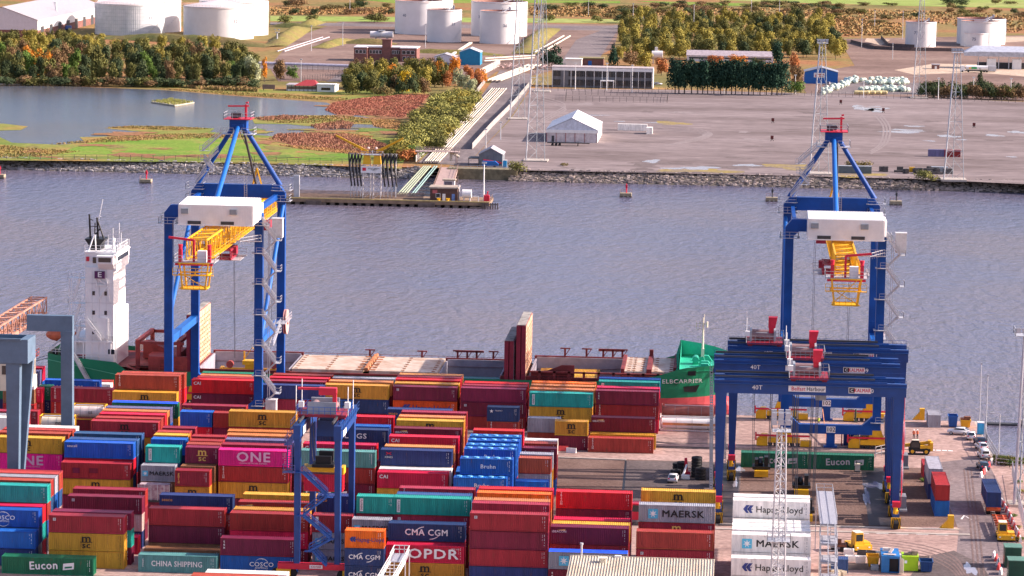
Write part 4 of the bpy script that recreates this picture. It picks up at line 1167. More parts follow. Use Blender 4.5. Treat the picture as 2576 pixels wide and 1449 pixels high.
    P('cable_reel', MB().tube((span+.9,D-1,7.5),(span+1.3,D-1,7.5),2.6 if not stair else 2.4,n=28), M_GALV) if not stair else None
    if not stair:
        cb = MB()
        for k in range(5): cb.tube((span+.95+.08*k,1.2+k*.7,3),(span+.9,1.2+k*.7,Z0),.05,n=5)
        P('power_cable', cb, M_RED)
    # trolley
    tr = P('trolley', MB().box(tx-3.2,-.6,Z1+.35,tx+3.2,D+.6,Z1+.75).box(tx-3.0,-.4,Z1+.05,tx-2.2,.3,Z1+.35).box(tx+2.2,-.4,Z1+.05,tx+3.0,.3,Z1+.35).box(tx-3,D-.3,Z1+.05,tx+3,D+.4,Z1+.35), mat('trolley_dark_red', (.28,.02,.04), .5))
    P('hoist_drum', MB().tube((tx-2.3,D-1.6,Z1+1.8),(tx+1.6,D-1.6,Z1+1.7),.62,n=16).tube((tx-2.3,1.6,Z1+1.7),(tx+1.6,1.6,Z1+1.6),.55,n=16), mat('drum_pinkish_grey', (.24,.15,.15), .5), tr)
    P('drum_housing', MB().box(tx-2.7,1.0,Z1+.75,tx-2.3,D-.8,Z1+2.6).box(tx+1.6,1.0,Z1+.75,tx+2.0,D-.8,Z1+2.6).box(tx-1.6,2.7,Z1+.75,tx+1.2,3.5,Z1+2.0), M_GREYP, tr)
    P('jib_crane', MB().box(tx+.7,1.6,Z1+.75,tx+1.6,2.4,Z1+4.4).prism([(tx+.6,Z1+3.2),(tx+1.8,Z1+3.2),(tx+2.2,Z1+5.2),(tx+.6,Z1+5.2)] if not stair else [(tx-.6,Z1+3.4),(tx+.9,Z1+3.4),(tx+.9,Z1+5.6),(tx-.6,Z1+5.6)], 'y', .6 if not stair else -1.6, 2.2) if not stair
      else MB().box(tx-2.4,1.0,Z1+.75,tx-1.7,1.6,Z1+4.).box(tx-2.6,1.0,Z1+3.7,tx-1.4,3.7,Z1+4.8).box(tx-2.2,3.7,Z1+4.4,tx-1.7,7.0,Z1+4.75), M_RED, tr)
    mb = MB()
    for y in (-.9, D+.9): rail(mb, [(tx-3.4,y,Z1+.75),(tx+3.4,y,Z1+.75)], 1.2, .07, .9)
    for x in (tx-3.4, tx+3.4): rail(mb, [(x,-.9,Z1+.75),(x,D+.9,Z1+.75)], 1.2, .07, .9)
    P('guard_rail', mb, M_BLUEL if stair else M_GREYP, tr)
    for xx in (tx-3.3, tx+3.3) if stair else (tx-3.3,):
        for yy in (-.9, D+.9): P('lamp_mast', MB().tube((xx,yy,Z1+.7),(xx,yy,Z1+5.2),.07), M_WHITE, tr)
    for yy in (-.8, D+.1): P('floodlight', MB().box(tx-3.6,yy-.4,Z1+1.9,tx-2.7,yy+.4,Z1+2.8), M_WHITE, tr)
    P('operator_cabin', MB().box(tx+1.2,1.6,Z1-3.4,tx+3.0,4.4,Z1-.9).box(tx+1.4,2,Z1-.9,tx+2.8,4,Z1+.35), M_RTG if stair else M_GREYP, tr)
    # ropes and spreader
    rp = MB()
    for sx in (-2.0, -1.7, 1.5, 1.8):
        for sy in (.9, D-.9): rp.bar((tx+sx,sy,Z1+.3),(tx+sx*.8,D/2+(sy-D/2)*.7,drop+1.9),.07)
    P('hoist_rope', rp, M_ROPE)
    hb = P('headblock', MB().box(tx-1.6,D/2-1.7,drop+1.0,tx+1.6,D/2+1.7,drop+1.5).box(tx-1.2,D/2-1.2,drop+1.5,tx-.6,D/2+1.2,drop+2.7).box(tx+.5,D/2-1.3,drop+1.5,tx+1.2,D/2+.9,drop+3.2).tube((tx-.2,D/2-.9,drop+1.6),(tx-.2,D/2+.9,drop+2.2),.5), M_BLACK)
    P('spreader', MB().box(tx-1.2,D/2-3.05,drop+.2,tx+1.2,D/2+3.05,drop+.9).box(tx-1.25,D/2-3.2,drop-.1,tx+1.25,D/2-2.7,drop+1.0).box(tx-1.25,D/2+2.7,drop-.1,tx+1.25,D/2+3.2,drop+1.0), M_YEL)
    return r, P
GG = 'blue rubber tyred gantries parked side by side'
rtg('nearest of three parked blue gantries, its red jib and front signs in full view', (-1.0, 526.9, 0), 0, 29.6, '110', 14.6, .3, GG)
rtg('middle of three parked blue gantries, mostly hidden behind the nearest one', (-1.2, 548.6, 0), 0, 29.8, '109', 14.6, .3, GG)
rtg('farthest of three parked blue gantries, trolley near its left end', (1.1, 565.2, 0), 0, 29.8, '111', 5.4, .3, GG)
r, P = rtg('blue gantry with red sill standing among the container stacks', (-58.8, 473.4, 0), math.pi/2, 17.6, None, 7.6, 15.2, None, stair=True, red_sill=True)
# stairs on the near leg frame of that gantry (local -x side)
mb = MB()
for a, b in (((-1.0,1.5,2.4),(-1.0,3.6,4.6)),((-1.0,4.2,4.6),(-1.0,.8,6.6)),((-1.0,.9,6.6),(-1.0,5.1,10.0)),((-1.0,5.1,10.2),(-1.0,1.6,13.0)),((-1.0,1.4,13.2),(-1.0,5.3,16.8))): flight(mb, a, b, .8, (1,0,0))
for y0, z in ((3.6,4.6),(.4,6.6),(4.8,10.1),(.6,13.1),(5.2,16.8)): mb.box(-1.5,y0,z-.1,-.5,y0+1.3,z)
P('stair', mb, mat('stair_blue', (.02,.09,.33), .5))
mb = MB()
for k in (6.9, 7.6): mb.bar((-1.0,k,16.8),(-1.0,k,21.5),.08); mb.bar((-.2,k+.2,17),(-.2,k+.2,23),.08)
for i in range(14): mb.bar((-1.0,6.9,17+i*.36),(-1.0,7.6,17+i*.36),.12)
mb.box(-1.7,6.4,16.7,-.2,8.3,16.8); rail(mb, [(-1.7,6.4,16.8),(-1.7,8.3,16.8),(-.2,8.3,16.8)], 1.1)
rail(mb, [(-.2,8.2,20.8),(8,8.2,20.8)], 1.1); mb.box(-.5,7.2,20.7,9,8.3,20.8)
P('access_ladder', mb, mat('ladder_violet_blue', (.10,.10,.30), .5))
P('sill_sign', MB().box(-.62,2.2,1.75,-.56,4.2,2.3), M_WHITE); o = text('KALMAR', .42, LR, r, (-.64,3.2,2.02), .01, .95); o.rotation_euler = (0,0,-math.pi/2)
P('name_board', MB().box(1.0,-.66,22.0,4.6,-.6,23.4), M_WHITE); P('name_board', MB().box(1.0,5.5,22.0,4.6,5.56,23.4), M_WHITE)
mb = MB(); c = (14.2,-2.2,4.6)
for rr in (2.35, 2.2):
    q = [(c[0],c[1]+rr*math.cos(2*math.pi*i/28),c[2]+rr*math.sin(2*math.pi*i/28)) for i in range(29)]
    for a, b in zip(q, q[1:]): mb.bar(a, b, .1)
for i in range(14): mb.bar(c, (c[0],c[1]+2.3*math.cos(2*math.pi*i/14),c[2]+2.3*math.sin(2*math.pi*i/14)), .05)
mb.tube((c[0]-.4,c[1],c[2]),(c[0]+.4,c[1],c[2]),.45)
P('cable_reel', mb, M_GALV); P('reel_motor', MB().box(13.2,-3.0,2.2,14.2,-1.6,3.9), M_WHITE)
# container hanging in its spreader
container((-58.8-6.13, 473.4+7.6-1.22, 12.35), 6.06, H0, 'R', 'CAI', 'bright red container lifted in the spreader of the near gantry', None)

# ---------- grey portal crane, far left ----------
M_GREYB = mat('grey_blue_paint', (.105,.165,.235), .5, var=.12, scale=.4)
r = thing('portal_crane', 'grey portal crane with rust coloured lattice jib at the left edge', 'crane', (-118, 515, 0))
def P(nm, mb, m, par=None): return mb.build(nm, m, par or r, fix=False)
P('leg', MB().add([(-1.5,-.9,28),(.9,-.9,28),(.9,.9,28),(-1.5,.9,28),(-1.3,-.7,0),(.4,-.7,0),(.4,.7,0),(-1.3,.7,0)], [(0,1,2,3),(4,7,6,5),(0,4,5,1),(1,5,6,2),(2,6,7,3),(3,7,4,0)]), M_GREYB)
P('leg', MB().add([(-1.2,3.2,26),(2.2,3.2,26),(2.2,4.6,26),(-1.2,4.6,26),(-.4,1,2),(.6,1,2),(.6,2.2,2),(-.4,2.2,2)], [(0,1,2,3),(4,7,6,5),(0,4,5,1),(1,5,6,2),(2,6,7,3),(3,7,4,0)]), M_GREYB)
P('girder', MB().box(-14,-1.2,25.6,.95,-.9,29.6).box(-14,4.4,25.6,2.3,4.7,29.6).box(.95,-1.2,25.6,2.3,4.4,29.6).box(-14,-.9,25.4,.95,4.4,25.7).box(-14,-1.5,29.5,1.2,-1.1,29.8), M_GREYB)
yy = 32.
P('leg', MB().box(.9,yy-.8,0,2.9,yy+.8,25.9), M_GREYB)
P('girder', MB().box(-5.2,yy-.7,26.2,2.95,yy+.7,29.0).box(.85,yy-.86,25.6,2.99,yy+.86,26.3), M_GREYB)
q = V(117,748,590); xb, zb, yb_ = q.x+118, q.z, 75.
tr_ = truss(MB(), -60, yb_, xb-2.9, xb, zb-2.9, zb, 3.2, .17)
tr_.box(xb-.35,-60,zb-3.4,xb+.25,yb_-4,zb-2.9).box(xb-3.2,-60,zb-3.4,xb-2.6,yb_-4,zb-2.9)
P('jib', tr_, mat('faded_rust_paint', (.42,.21,.15), .7, var=.35, scale=.5))
h = P('machinery_cabin', MB().box(-13,44,13.2,-8.2,52,18.6), M_CREAM)
P('cabin_window', MB().box(-12.6,43.94,16.2,-9,43.99,17.8), M_GLASS, h)
P('walkway', rail(MB().box(-9,43.5,18.6,-7.6,52,18.7), [(-7.6,43.5,18.7),(-7.6,52,18.7)], 1.2, .1), mat('dull_red', (.35,.06,.05), .6))
P('cable_chain', MB().box(.5,4.9,16,.9,5.6,18).box(.4,4.9,11.5,.7,5.8,14), M_YEL)
# ================= the container ship =================
M_GREEN = mat('hull_green_paint', (.005,.20,.095), .4, var=.1, scale=.15)
M_TURQ = mat('foredeck_turquoise_paint', (.03,.42,.27), .5, var=.12, scale=.3)
M_BOOT = mat('boot_topping_red', (.52,.07,.08), .6, var=.15, scale=.3)
M_DECK = mat('deck_red_brown', (.19,.03,.03), .7, var=.35, scale=.5)
M_HATCH = mat('hatch_cream_paint', (.62,.54,.45), .65, scale=.35, col2=(.42,.27,.18))
M_HATCHR = mat('rusty_hatch_underside', (.60,.46,.34), .75, scale=.8, col2=(.36,.16,.08))
M_HOLD = mat('hold_grey', (.30,.28,.33), .7, var=.15)
M_SHIPW = mat('ship_white_paint', (.82,.81,.80), .45, var=.05, scale=.3)
ship = thing('container_ship', 'green hulled container ship with white bridge tower moored behind the stacks', 'ship', (-70, 645, -4))
def P(nm, mb, m, par=None, smooth=False):
    o = mb.build(nm, m, par or ship, fix=False, smooth=smooth)
    return o
def S_(mb):   # world -> ship-local
    mb.v = [(v[0]+70, v[1]-645, v[2]+4) for v in mb.v]; return mb
def PW(nm, mb, m, par=None, smooth=False): return P(nm, S_(mb), m, par, smooth)
def top(x):
    K = [(-140,8.3),(-126,7.0),(-124.6,6.9),(-122.5,5.3),(-30,5.5),(-22,5.8),(-15,6.7),(-9,8.7),(3,9.4)]
    for (a, b), (c, d) in zip(K, K[1:]):
        if x <= c: return b+(d-b)*max(0,(x-a))/(c-a)
    return K[-1][1]
def half(x, z):
    hb = 11.0
    stem = 2.6-(9-z)*.55 if z > 2 else -1.2-(2-z)*.25
    L_ = 17+max(0,(6-z))*1.6
    if x > stem-L_: t = min(1,(x-(stem-L_))/L_); hb *= math.sqrt(max(0,1-t**2.1))
    if x < -136: hb *= 1-(-136-x)*.05
    return max(hb, .02)
xs = [-139,-138,-136,-130,-126,-124.6,-122.5,-118,-100,-80,-60,-40,-30,-24,-20,-17,-14,-12,-10,-8,-6,-4.5,-3,-2,-1,0,1,2,2.6]
zs = lambda x: [2.3, 3.2, 4.2, top(x)]
mb = MB()
for sgn in (-1, 1):
    vs = []; k = 4
    for x in xs:
        for z in zs(x): vs.append((x, 645+sgn*half(x,z), z))
    mb.add(vs, [(i*k+j,(i+1)*k+j,(i+1)*k+j+1,i*k+j+1) if sgn < 0 else (i*k+j,i*k+j+1,(i+1)*k+j+1,(i+1)*k+j) for i in range(len(xs)-1) for j in range(k-1)])
mb.add([(-139,645-half(-139,2.3),2.3),(-139,645+half(-139,2.3),2.3),(-139,645+half(-139,8),8.3),(-139,645-half(-139,8),8.3)], [(0,1,2,3)])
PW('hull', mb, M_GREEN)
mb = MB()
for sgn in (-1, 1):
    vs = []
    for x in xs:
        for z in (-6, -2, 1, 2.3): vs.append((min(x,-.9), 645+sgn*half(x,z), z))
    mb.add(vs, [(i*4+j,(i+1)*4+j,(i+1)*4+j+1,i*4+j+1) for i in range(len(xs)-1) for j in range(3)])
mb.ell((-2.5,645,-.6),(4.4,2.6,2.6),14,9)
PW('lower_hull', mb, M_BOOT)
# decks
mb = MB()
vs = []
for x in xs:
    if x > -9: break
    z = min(top(x)-.9, 5.2) if x > -122 else 6.0
    h = half(x, z)-.1
    vs += [(x,645-h,z),(x,645+h,z)]
n = len(vs)//2
# deck plating leaves the holds open: side strips and cross strips
for i in range(n-1):
    a, b, c, d = vs[2*i], vs[2*i+1], vs[2*i+3], vs[2*i+2]
    mb.add([a,d,(d[0],a[1]+2.0,d[2]),(a[0],a[1]+2.0,a[2])],[(0,1,2,3)]); mb.add([(a[0],b[1]-1.2,a[2]),(d[0],c[1]-1.2,d[2]),c,b],[(0,1,2,3)])
mb.box(-138.8,636,5.9,-108,655,6.0).box(-89.2,636,5.0,-88,655,5.2).box(-59.6,636,4.6,-58.6,655,5.0).box(-46,636,4.6,-40,655,5.0).box(-21.8,636,4.6,-9,655,5.0)
PW('deck', mb, M_DECK)
# foredeck, bulwark, breakwater
mb = MB(); vs = []
fx = [x for x in xs if x >= -10]
for x in fx:
    h = half(x, 8.4)-.05; vs += [(x,645-h,8.0),(x,645+h,8.0)]
mb.add(vs, [(2*i,2*i+2,2*i+3,2*i+1) for i in range(len(fx)-1)])
vs = []
for i, x in enumerate(fx):
    h = half(x, 8.4)-.05; t = i/(len(fx)-1); vs += [(x,645+h,8.0),(x,645+h+.15,11.3-1.9*t)]
mb.add(vs, [(2*i,2*i+2,2*i+3,2*i+1) for i in range(len(fx)-1)])
mb.add([(-10,634.6,5),(-10,655.5,5),(-10,655.5,11.4),(-10,634.6,8.7)], [(0,1,2,3)])
mb.add([(-9.7,634.6,8),(-9.7,655.5,8),(-9.7,655.5,11.4),(-9.7,634.6,8.7)], [(0,1,2,3)])
for i in range(6): y = 636+i*3.4; mb.add([(-10.05,y,8.7+(y-634.6)*.13),(-10.05,y,5.5),(-11.6,y,5.5)], [(0,1,2)])
for y in (637.5,641,648.5): mb.prism([(-6,8.0),(-3.2,8.0),(-4,9.2),(-5.4,9.2)], 'y', y, y+1.2)
PW('forecastle', mb, M_TURQ)
for (x, z) in ((-7.2,7.6),(-2.6,7.9)):
    y = 645-half(x,z)-.12; PW('mooring_port', MB().box(x-.8,y-.1,z-.45,x+.8,y+.5,z+.45), M_BLACK)
PW('anchor_recess', MB().add([(x,645-half(x,z)-.08,z) for x, z in ((-8.9,4.7),(-5.6,5.0),(-6.3,3.4),(-8.6,3.6))], [(0,1,2,3)]), M_BLACK)
def hull_text(s, x0, x1, z, size):
    me0 = text_mesh(s, size, .02, 1.15); me = me0.copy()
    for v in me.vertices:
        x = (x0+x1)/2+v.co.x; zz = z+v.co.z
        v.co = (x+70, -half(x,zz)-.10, zz+4)
    if not me.materials: me.materials.append(LW)
    return link('lettering', me, ship)
hull_text('ELBCARRIER', -13.2, -5.0, 5.9, 1.25)
# mast
PW('foremast', MB().tube((-5.2,645,8),(-5.2,645,17.6),.28,.16).box(-5.5,644.7,8,-4.9,645.3,11.2).bar((-6.6,645,16.4),(-4.2,645,16.4),.12).bar((-6.6,645,15.2),(-6.6,645,16.8),.12).bar((-5.9,645,15.2),(-5.9,645,16.8),.12).bar((-6.6,645,15.2),(-5.2,645,15.2),.1).bar((-6.4,645,13.6),(-5.2,645,13.6),.1).tube((-5.0,645,17.4),(-5.0,645,18.3),.06).tube((-4.4,645,15.6),(-4.4,645,16.8),.2), M_CREAM)
PW('windlass', MB().tube((-6.6,643.6,9),(-6.6,646.4,9),.7).box(-7.2,644,8,-6,646,9.2).prism([(-5.9,8.0),(-4.5,8.0),(-5.0,9.6),(-5.4,9.6)],'y',644.4,645.6), M_TURQ)
# holds and hatches
def hatch(x0, x1, z, m=M_HATCH, split=()):
    mb = MB(); xs_ = [x0]+list(split)+[x1]
    for a, b in zip(xs_, xs_[1:]): mb.box(a+.05,636.2,z-.7,b-.05,655,z)
    o = PW('hatch_cover', mb, m)
    mb = MB()
    for x in [x0+.9]+[s for s in split]+[x1-.9]:
        for k in range(7): y = 637+k*2.8; mb.box(x-.32,y-.25,z,x+.32,y+.25,z+.1)
    PW('cell_fitting', mb, mat('rust_brown', (.30,.12,.06), .8, var=.3), o)
    mb = MB()
    for k in range(len(split)+1): pass
    return o
PW('hatch_coaming', MB().box(-89,635.6,4.5,-58.8,636.2,5.6).box(-21.5,635.6,4.8,-10.5,636.2,6.6).box(-46,635.6,4.5,-21.5,636.0,6.0).box(-108,635.6,4.5,-89,636.0,5.8).box(-59,635.6,4.0,-46,636.0,5.0), M_DECK)
hatch(-88.8, -74.2, 6.2, split=(-81.5,)); hatch(-72.9, -58.9, 6.2, split=(-66,))
mb = MB()
for k in range(6): y = 637+k*3.4; mb.box(-75.6,y,6.1,-71.6,y+.7,6.32).box(-73.9,y-.5,6.0,-73.1,y+1.6,6.7)
for k in range(10): y = 636.5+k*1.9; mb.bar((-73.9,y,6.6),(-73.1,y+1,6.9),.22)
PW('hatch_crossbeam', mb, mat('orange_rust', (.42,.17,.08), .8, var=.3))
hatch(-20.9, -16.4, 7.5, split=(-19,)); hatch(-15.4, -10.6, 7.5)
PW('hatch_crossbeam', MB().box(-16.4,636,5,-15.4,655,8.0).box(-16.3,654.4,8,-15.5,655.2,9.2).box(-11,636.5,7.5,-10.3,655,8.4).box(-21.6,636,5,-20.9,655,8.0), M_DECK)
def hold(x0, x1, z):
    PW('cargo_hold', MB().box(x0,655.0,-3,x1,655.4,z).box(x0-.3,636,-3,x0,655,z-.3).box(x1,636,-3,x1+.3,655,z-.3).box(x0,636,-3.2,x1,655,-3).box(x0,635.9,-3,x1,636.05,z-1), M_HOLD)
    PW('far_coaming', MB().box(x0-.5,655.4,4,x1+.5,656.0,z+.25), M_DECK)
hold(-107.5, -89.4, 6.4); hold(-58.5, -46.2, 6.0); hold(-39.8, -21.9, 7.0)
def hbox(label, x0, x1, y0, z1, n, c):
    for k in range(n):
        container((x0, y0+k*2.5, z1-H0), 12.19 if x1-x0 > 9 else 6.06, H0, c, None, f'{label}, {ORD[k]} row from the quay', label)
hbox('teal box in the ship hold beside the folded hatches', -58.3, -46.5, 638.5, 4.0, 3, 'c')
hbox('ochre box in the ship hold before the bow hatches', -38.6, -26, 639.5, 5.2, 5, 'y')
def fold(x, z1, w, m, y1=655):
    o = PW('folded_hatch', MB().box(x,634.9,4.6,x+w*.46,y1,z1).box(x+w*.54,634.9,4.6,x+w,y1,z1), mat('hatch_edge_red', (.20,.015,.035), .6, var=.2))
    hm = MB().box(x+w,635.1,4.8,x+w+.06,y1-.2,z1-.1); n6 = len(hm.f)
    for k in range(9):
        y = 636+k*2.1
        for j in range(12): z = 5.3+j*(z1-6)/12; hm.box(x+w+.06,y,z,x+w+.16,y+.8,z+.22)
    hu = PW('hatch_underside', hm, m, o); hu.data.materials.append(mat('orange_rust', (.42,.17,.08), .8, var=.3) if m is M_HATCHR else M_HATCH)
    for p in hu.data.polygons[n6:]: p.material_index = 1
    PW('hatch_top', MB().box(x+.1,635.2,z1,x+w-.1,y1-.3,z1+.12), mat('weathered_grey', (.30,.28,.25), .8, var=.5, scale=.6), o)
fold(-42.8, 16.4, 1.9, M_HATCHR); fold(-45.2, 13.2, 1.9, M_HOLD); fold(-110.2, 16.8, 1.6, M_HATCHR)
# red deck gear on the near side and far side
mb = MB()
for x in list(range(-38,-12,3)): mb.box(x-.25,634.9,5.0,x+.25,635.6,7.2)
mb.box(-40,634.9,6.9,-12,635.7,7.2)
rail(mb, [(-40,634.3,5.4),(-15,634.3,5.6)], 1.1, .07, 2)
mb.prism([(-40,5.2),(-31,5.2),(-31,8.4),(-33.5,8.4),(-36.5,7.2),(-40,6.9)], 'y', 636.05, 636.5)
PW('lashing_bridge', mb, M_DECK)
mb = MB()
for x0, z in ((-34,7.2),(-29.5,7.2),(-26,7.2),(-24,7.2),(-22,7.2),(-56.5,6.1),(-54.5,6.1),(-52.5,6.1),(-49,6.1),(-75,5.8),(-64,5.8)):
    mb.box(x0-.2,656.1,4.5,x0+.2,656.4,z+1.7).bar((x0-1,656.2,z+1.6),(x0+1.1,656.2,z+1.6),.25).bar((x0,656.2,z),(x0+1,656.2,z+1.5),.15)
mb.box(-27,656.1,8.4,-21.5,656.5,8.8).box(-57,656.1,7.4,-51,656.5,7.8)
rail(mb, [(-100,655.9,5.5),(-12,655.9,5.5)], 1.0, .07, 3)
PW('stanchion', mb, M_DECK)
mb = MB()
for x in (-120.5,-114.5,-112):
    for y in (636.5, 653): mb.box(x-.4,y-.4,5,x+.4,y+.4,11.2)
    mb.box(x-.4,636.5,10.6,x+.4,653,11.3)
mb.box(-121,636.2,10.4,-111,636.9,11.0).box(-121,652.7,10.4,-111,653.4,11.0).box(-119,640,6,-113,652,7.6).prism([(-121,6.2),(-114,6.2),(-114,7.2),(-119.5,9.6),(-121,9.6)],'y',645,648).box(-118,634.8,5.2,-110,636,8.2)
rail(mb, [(-122,634.4,5.4),(-111,634.4,5.4)], 1.1, .07)
PW('deck_frame', mb, mat('red_brown_gear', (.30,.045,.04), .6, var=.3))
PW('deck_door', MB().box(-115.6,634.75,5.4,-114.6,634.8,7.6).box(-114.3,634.75,5.4,-113.3,634.8,7.6), M_DECK)
# bridge tower
PW('superstructure', MB().box(-131,634.8,6,-125.2,647.5,26.2).box(-131.2,635.5,26.2,-124.9,647.6,29.0).box(-131.4,635.3,29,-124.6,647.9,29.3)
   .box(-125.2,636,6,-124.8,648.6,17.0).box(-134,636,8,-131,650,11.5).box(-128.6,634.55,11.6,-126.3,634.8,15.9).box(-133.8,634.6,10.7,-125.4,640,11.0)
   .prism([(634.8,25.8),(633.2,27.2),(633.2,28.6),(635.5,28.6)], 'x', -128.2, -125.0).box(-128.4,633.0,28.5,-124.8,636,28.75).prism([(634.6,25.5),(647.5,25.5),(648.6,26.6),(648.6,28.7),(634.6,28.7)], 'x', -125.2, -124.6).box(-125.2,633.5,28.7,-124.4,648.8,28.9), M_SHIPW)
mb = MB()
for z in (20.9,16.9,12.9):
    for x in (-129.3,-126.8): mb.box(x-.27,634.72,z-.42,x+.27,634.82,z+.42)
mb.box(-129.6,635.42,27.0,-128.9,635.52,28.2).box(-128.0,633.12,27.5,-125.4,633.22,28.4).box(-124.9,636,27.4,-124.55,647.6,28.3).box(-126.3,634.7,8.4,-125.0,634.82,9.4)
PW('window', mb, M_GLASS)
mb = MB()
for z in (22.9,18.9,14.9): mb.box(-131.03,634.74,z,-125.17,634.8,z+.07)
for x in (-129.6,-128.1,-126.7): mb.box(x,634.76,11,x+.04,634.8,26)
PW('panel_seam', mb, mat('seam_grey', (.55,.54,.55), .6))
PW('name_board', MB().box(-129.0,634.3,24.0,-126.9,634.5,25.5), mat('plum_paint', (.09,.015,.09), .5)); o = text('E', 1.5, LW, ship, (-127.95+70, 634.26-645, 24.75+4), .05, 1.2)
PW('red_box', MB().box(-130.9,635.2,27.4,-130.3,635.45,28.3), M_RED)
mb = MB()
for a, b in (((-128.8,634.6,24),(-128.2,634.7,19.8)),((-126.6,634.6,24),(-126,634.7,19.3)),((-128.8,634.6,22.6),(-126.4,634.6,22.6)),((-128.2,634.7,19.8),(-126.4,634.6,22.4)),((-128.6,634.6,24),(-126.4,634.6,22.6))): mb.bar(a, b, .22)
for z in (23.8,18.6,13.9):
    mb.box(-134.6,635,z-.1,-131,637.5,z); rail(mb, [(-131,635,z),(-134.6,635,z),(-134.6,637.5,z)], 1.1, .07, 1.2)
for z in (23.8,18.6,13.9): flight(mb, (-133.6,635.8,z-4.7),(-132.2,635.8,z),.8)
for x in (-133.9,-134.4): mb.bar((x,635.2,11),(x,635.2,24),.12)
rail(mb, [(-133.5,634.6,11),(-125.4,634.6,11),(-125.4,640,11)], 1.2, .07, 1.1); flight(mb, (-131.0,634.4,15.6),(-127.6,634.4,11.2),.9)
for x in (-133,-131.4,-129.8,-128.4,-127,-125.8): mb.bar((x,634.7,7),(x,634.7,10.8),.2)
rail(mb, [(-133,634.5,7.2),(-125.4,634.5,7.2)], 1.2, .08, 1.4)
rail(mb, [(-131.2,635.4,29.3),(-124.7,635.4,29.3),(-124.7,647.8,29.3),(-131.2,647.8,29.3)], 1.3, .08, 1.0)
for i in range(10): y = 636+i*1.4; mb.bar((-124.6,y,28.9),(-124.6,y,30.6),.09)
for x, z in ((-127.5,31),(-126.5,32.4),(-125.2,33.5),(-124.8,31.5)): mb.tube((x,641,29.3),(x,641,z+1.2),.06)
mb.tube((-126.2,640,29.3),(-126.2,640,31),.3).ell((-126.2,640,31.3),(.45,.45,.45),8,5)
for a, b in (((-130.6,636,29.3),(-129.8,638,32.5)),((-129,636,29.3),(-129.6,638,32.5)),((-130.8,640,29.3),(-129.8,638,32.5))): mb.bar(a, b, .22)
PW('deck_railing', mb, M_SHIPW)
PW('funnel', MB().prism([(-131.8,31.6),(-131,30.4),(-128.6,30.4),(-127.6,31.6)], 'y', 638, 643).box(-131,638.2,29.3,-128.6,642.8,30.4), M_BLACK)
PW('radar_mast', MB().tube((-131,640,31.5),(-131.2,640,36.5),.2).tube((-129.4,640,31.5),(-129.6,640,35.8),.2).tube((-130.6,640,31.5),(-129.0,640,33.5),.15).tube((-128.2,640,31.5),(-129.4,640,35),.16).bar((-131.1,640,34),(-129.5,640,34),.14).bar((-131.2,640,35.6),(-130.4,640,35.2),.14).tube((-130.3,641,31.5),(-130.2,641,34.6),.12), M_BLACK)
PW('antenna', MB().tube((-129.2,640,35.6),(-128.4,640,39.6),.05).bar((-130,640,35.8),(-128.8,640,36.1),.12), M_SHIPW)
PW('free_fall_boat', MB().ell((-137.2,641,11.2),(3.4,1.4,1.4),14,8), mat('lifeboat_orange', (.62,.14,.06), .5))
ship.children[-1].rotation_euler = (0, 0, 0)
mb = MB()
for y in (639.3, 642.7): mb.bar((-139,y,9),(-134.4,y,12.8),.28).bar((-137.5,y,8.2),(-135.5,y,13.2),.22).bar((-134.4,y,8.2),(-134.4,y,13.4),.25)
mb.bar((-139,639.3,9),(-139,642.7,9),.25)
rail(mb, [(-138.8,634.8,8.3),(-134,634.8,8.0)], 1.0, .07); PW('davit', mb, M_SHIPW)
PW('mooring_gear', MB().tube((-138,636,8.3),(-137,636,8.3),.5).tube((-136.5,636,8.3),(-135.5,636,8.3),.5).box(-135,635.4,8,-134,636.4,9.2), M_BLACK)
mb = MB(); flight(mb, (-133.2,633.6,8.0),(-129,633.0,1.0),.9,(0,1,0)); PW('gangway', mb, M_GALV)
PW('hull_stripe', MB().bar((-139,633.93,7.2),(-124.5,633.93,4.4),.12), mat('light_green_paint', (.10,.42,.25), .5))
for i in range(2): PW('mooring_line', MB().tube((-139,637+i*4,7.6-i),(-160-i*3,632,0.8),.06,n=5), M_ROPE)
PW('deck_locker', MB().box(-123.6,650,7,-122.2,654,9.4), mat('pale_pinkish_white', (.7,.6,.55), .6))
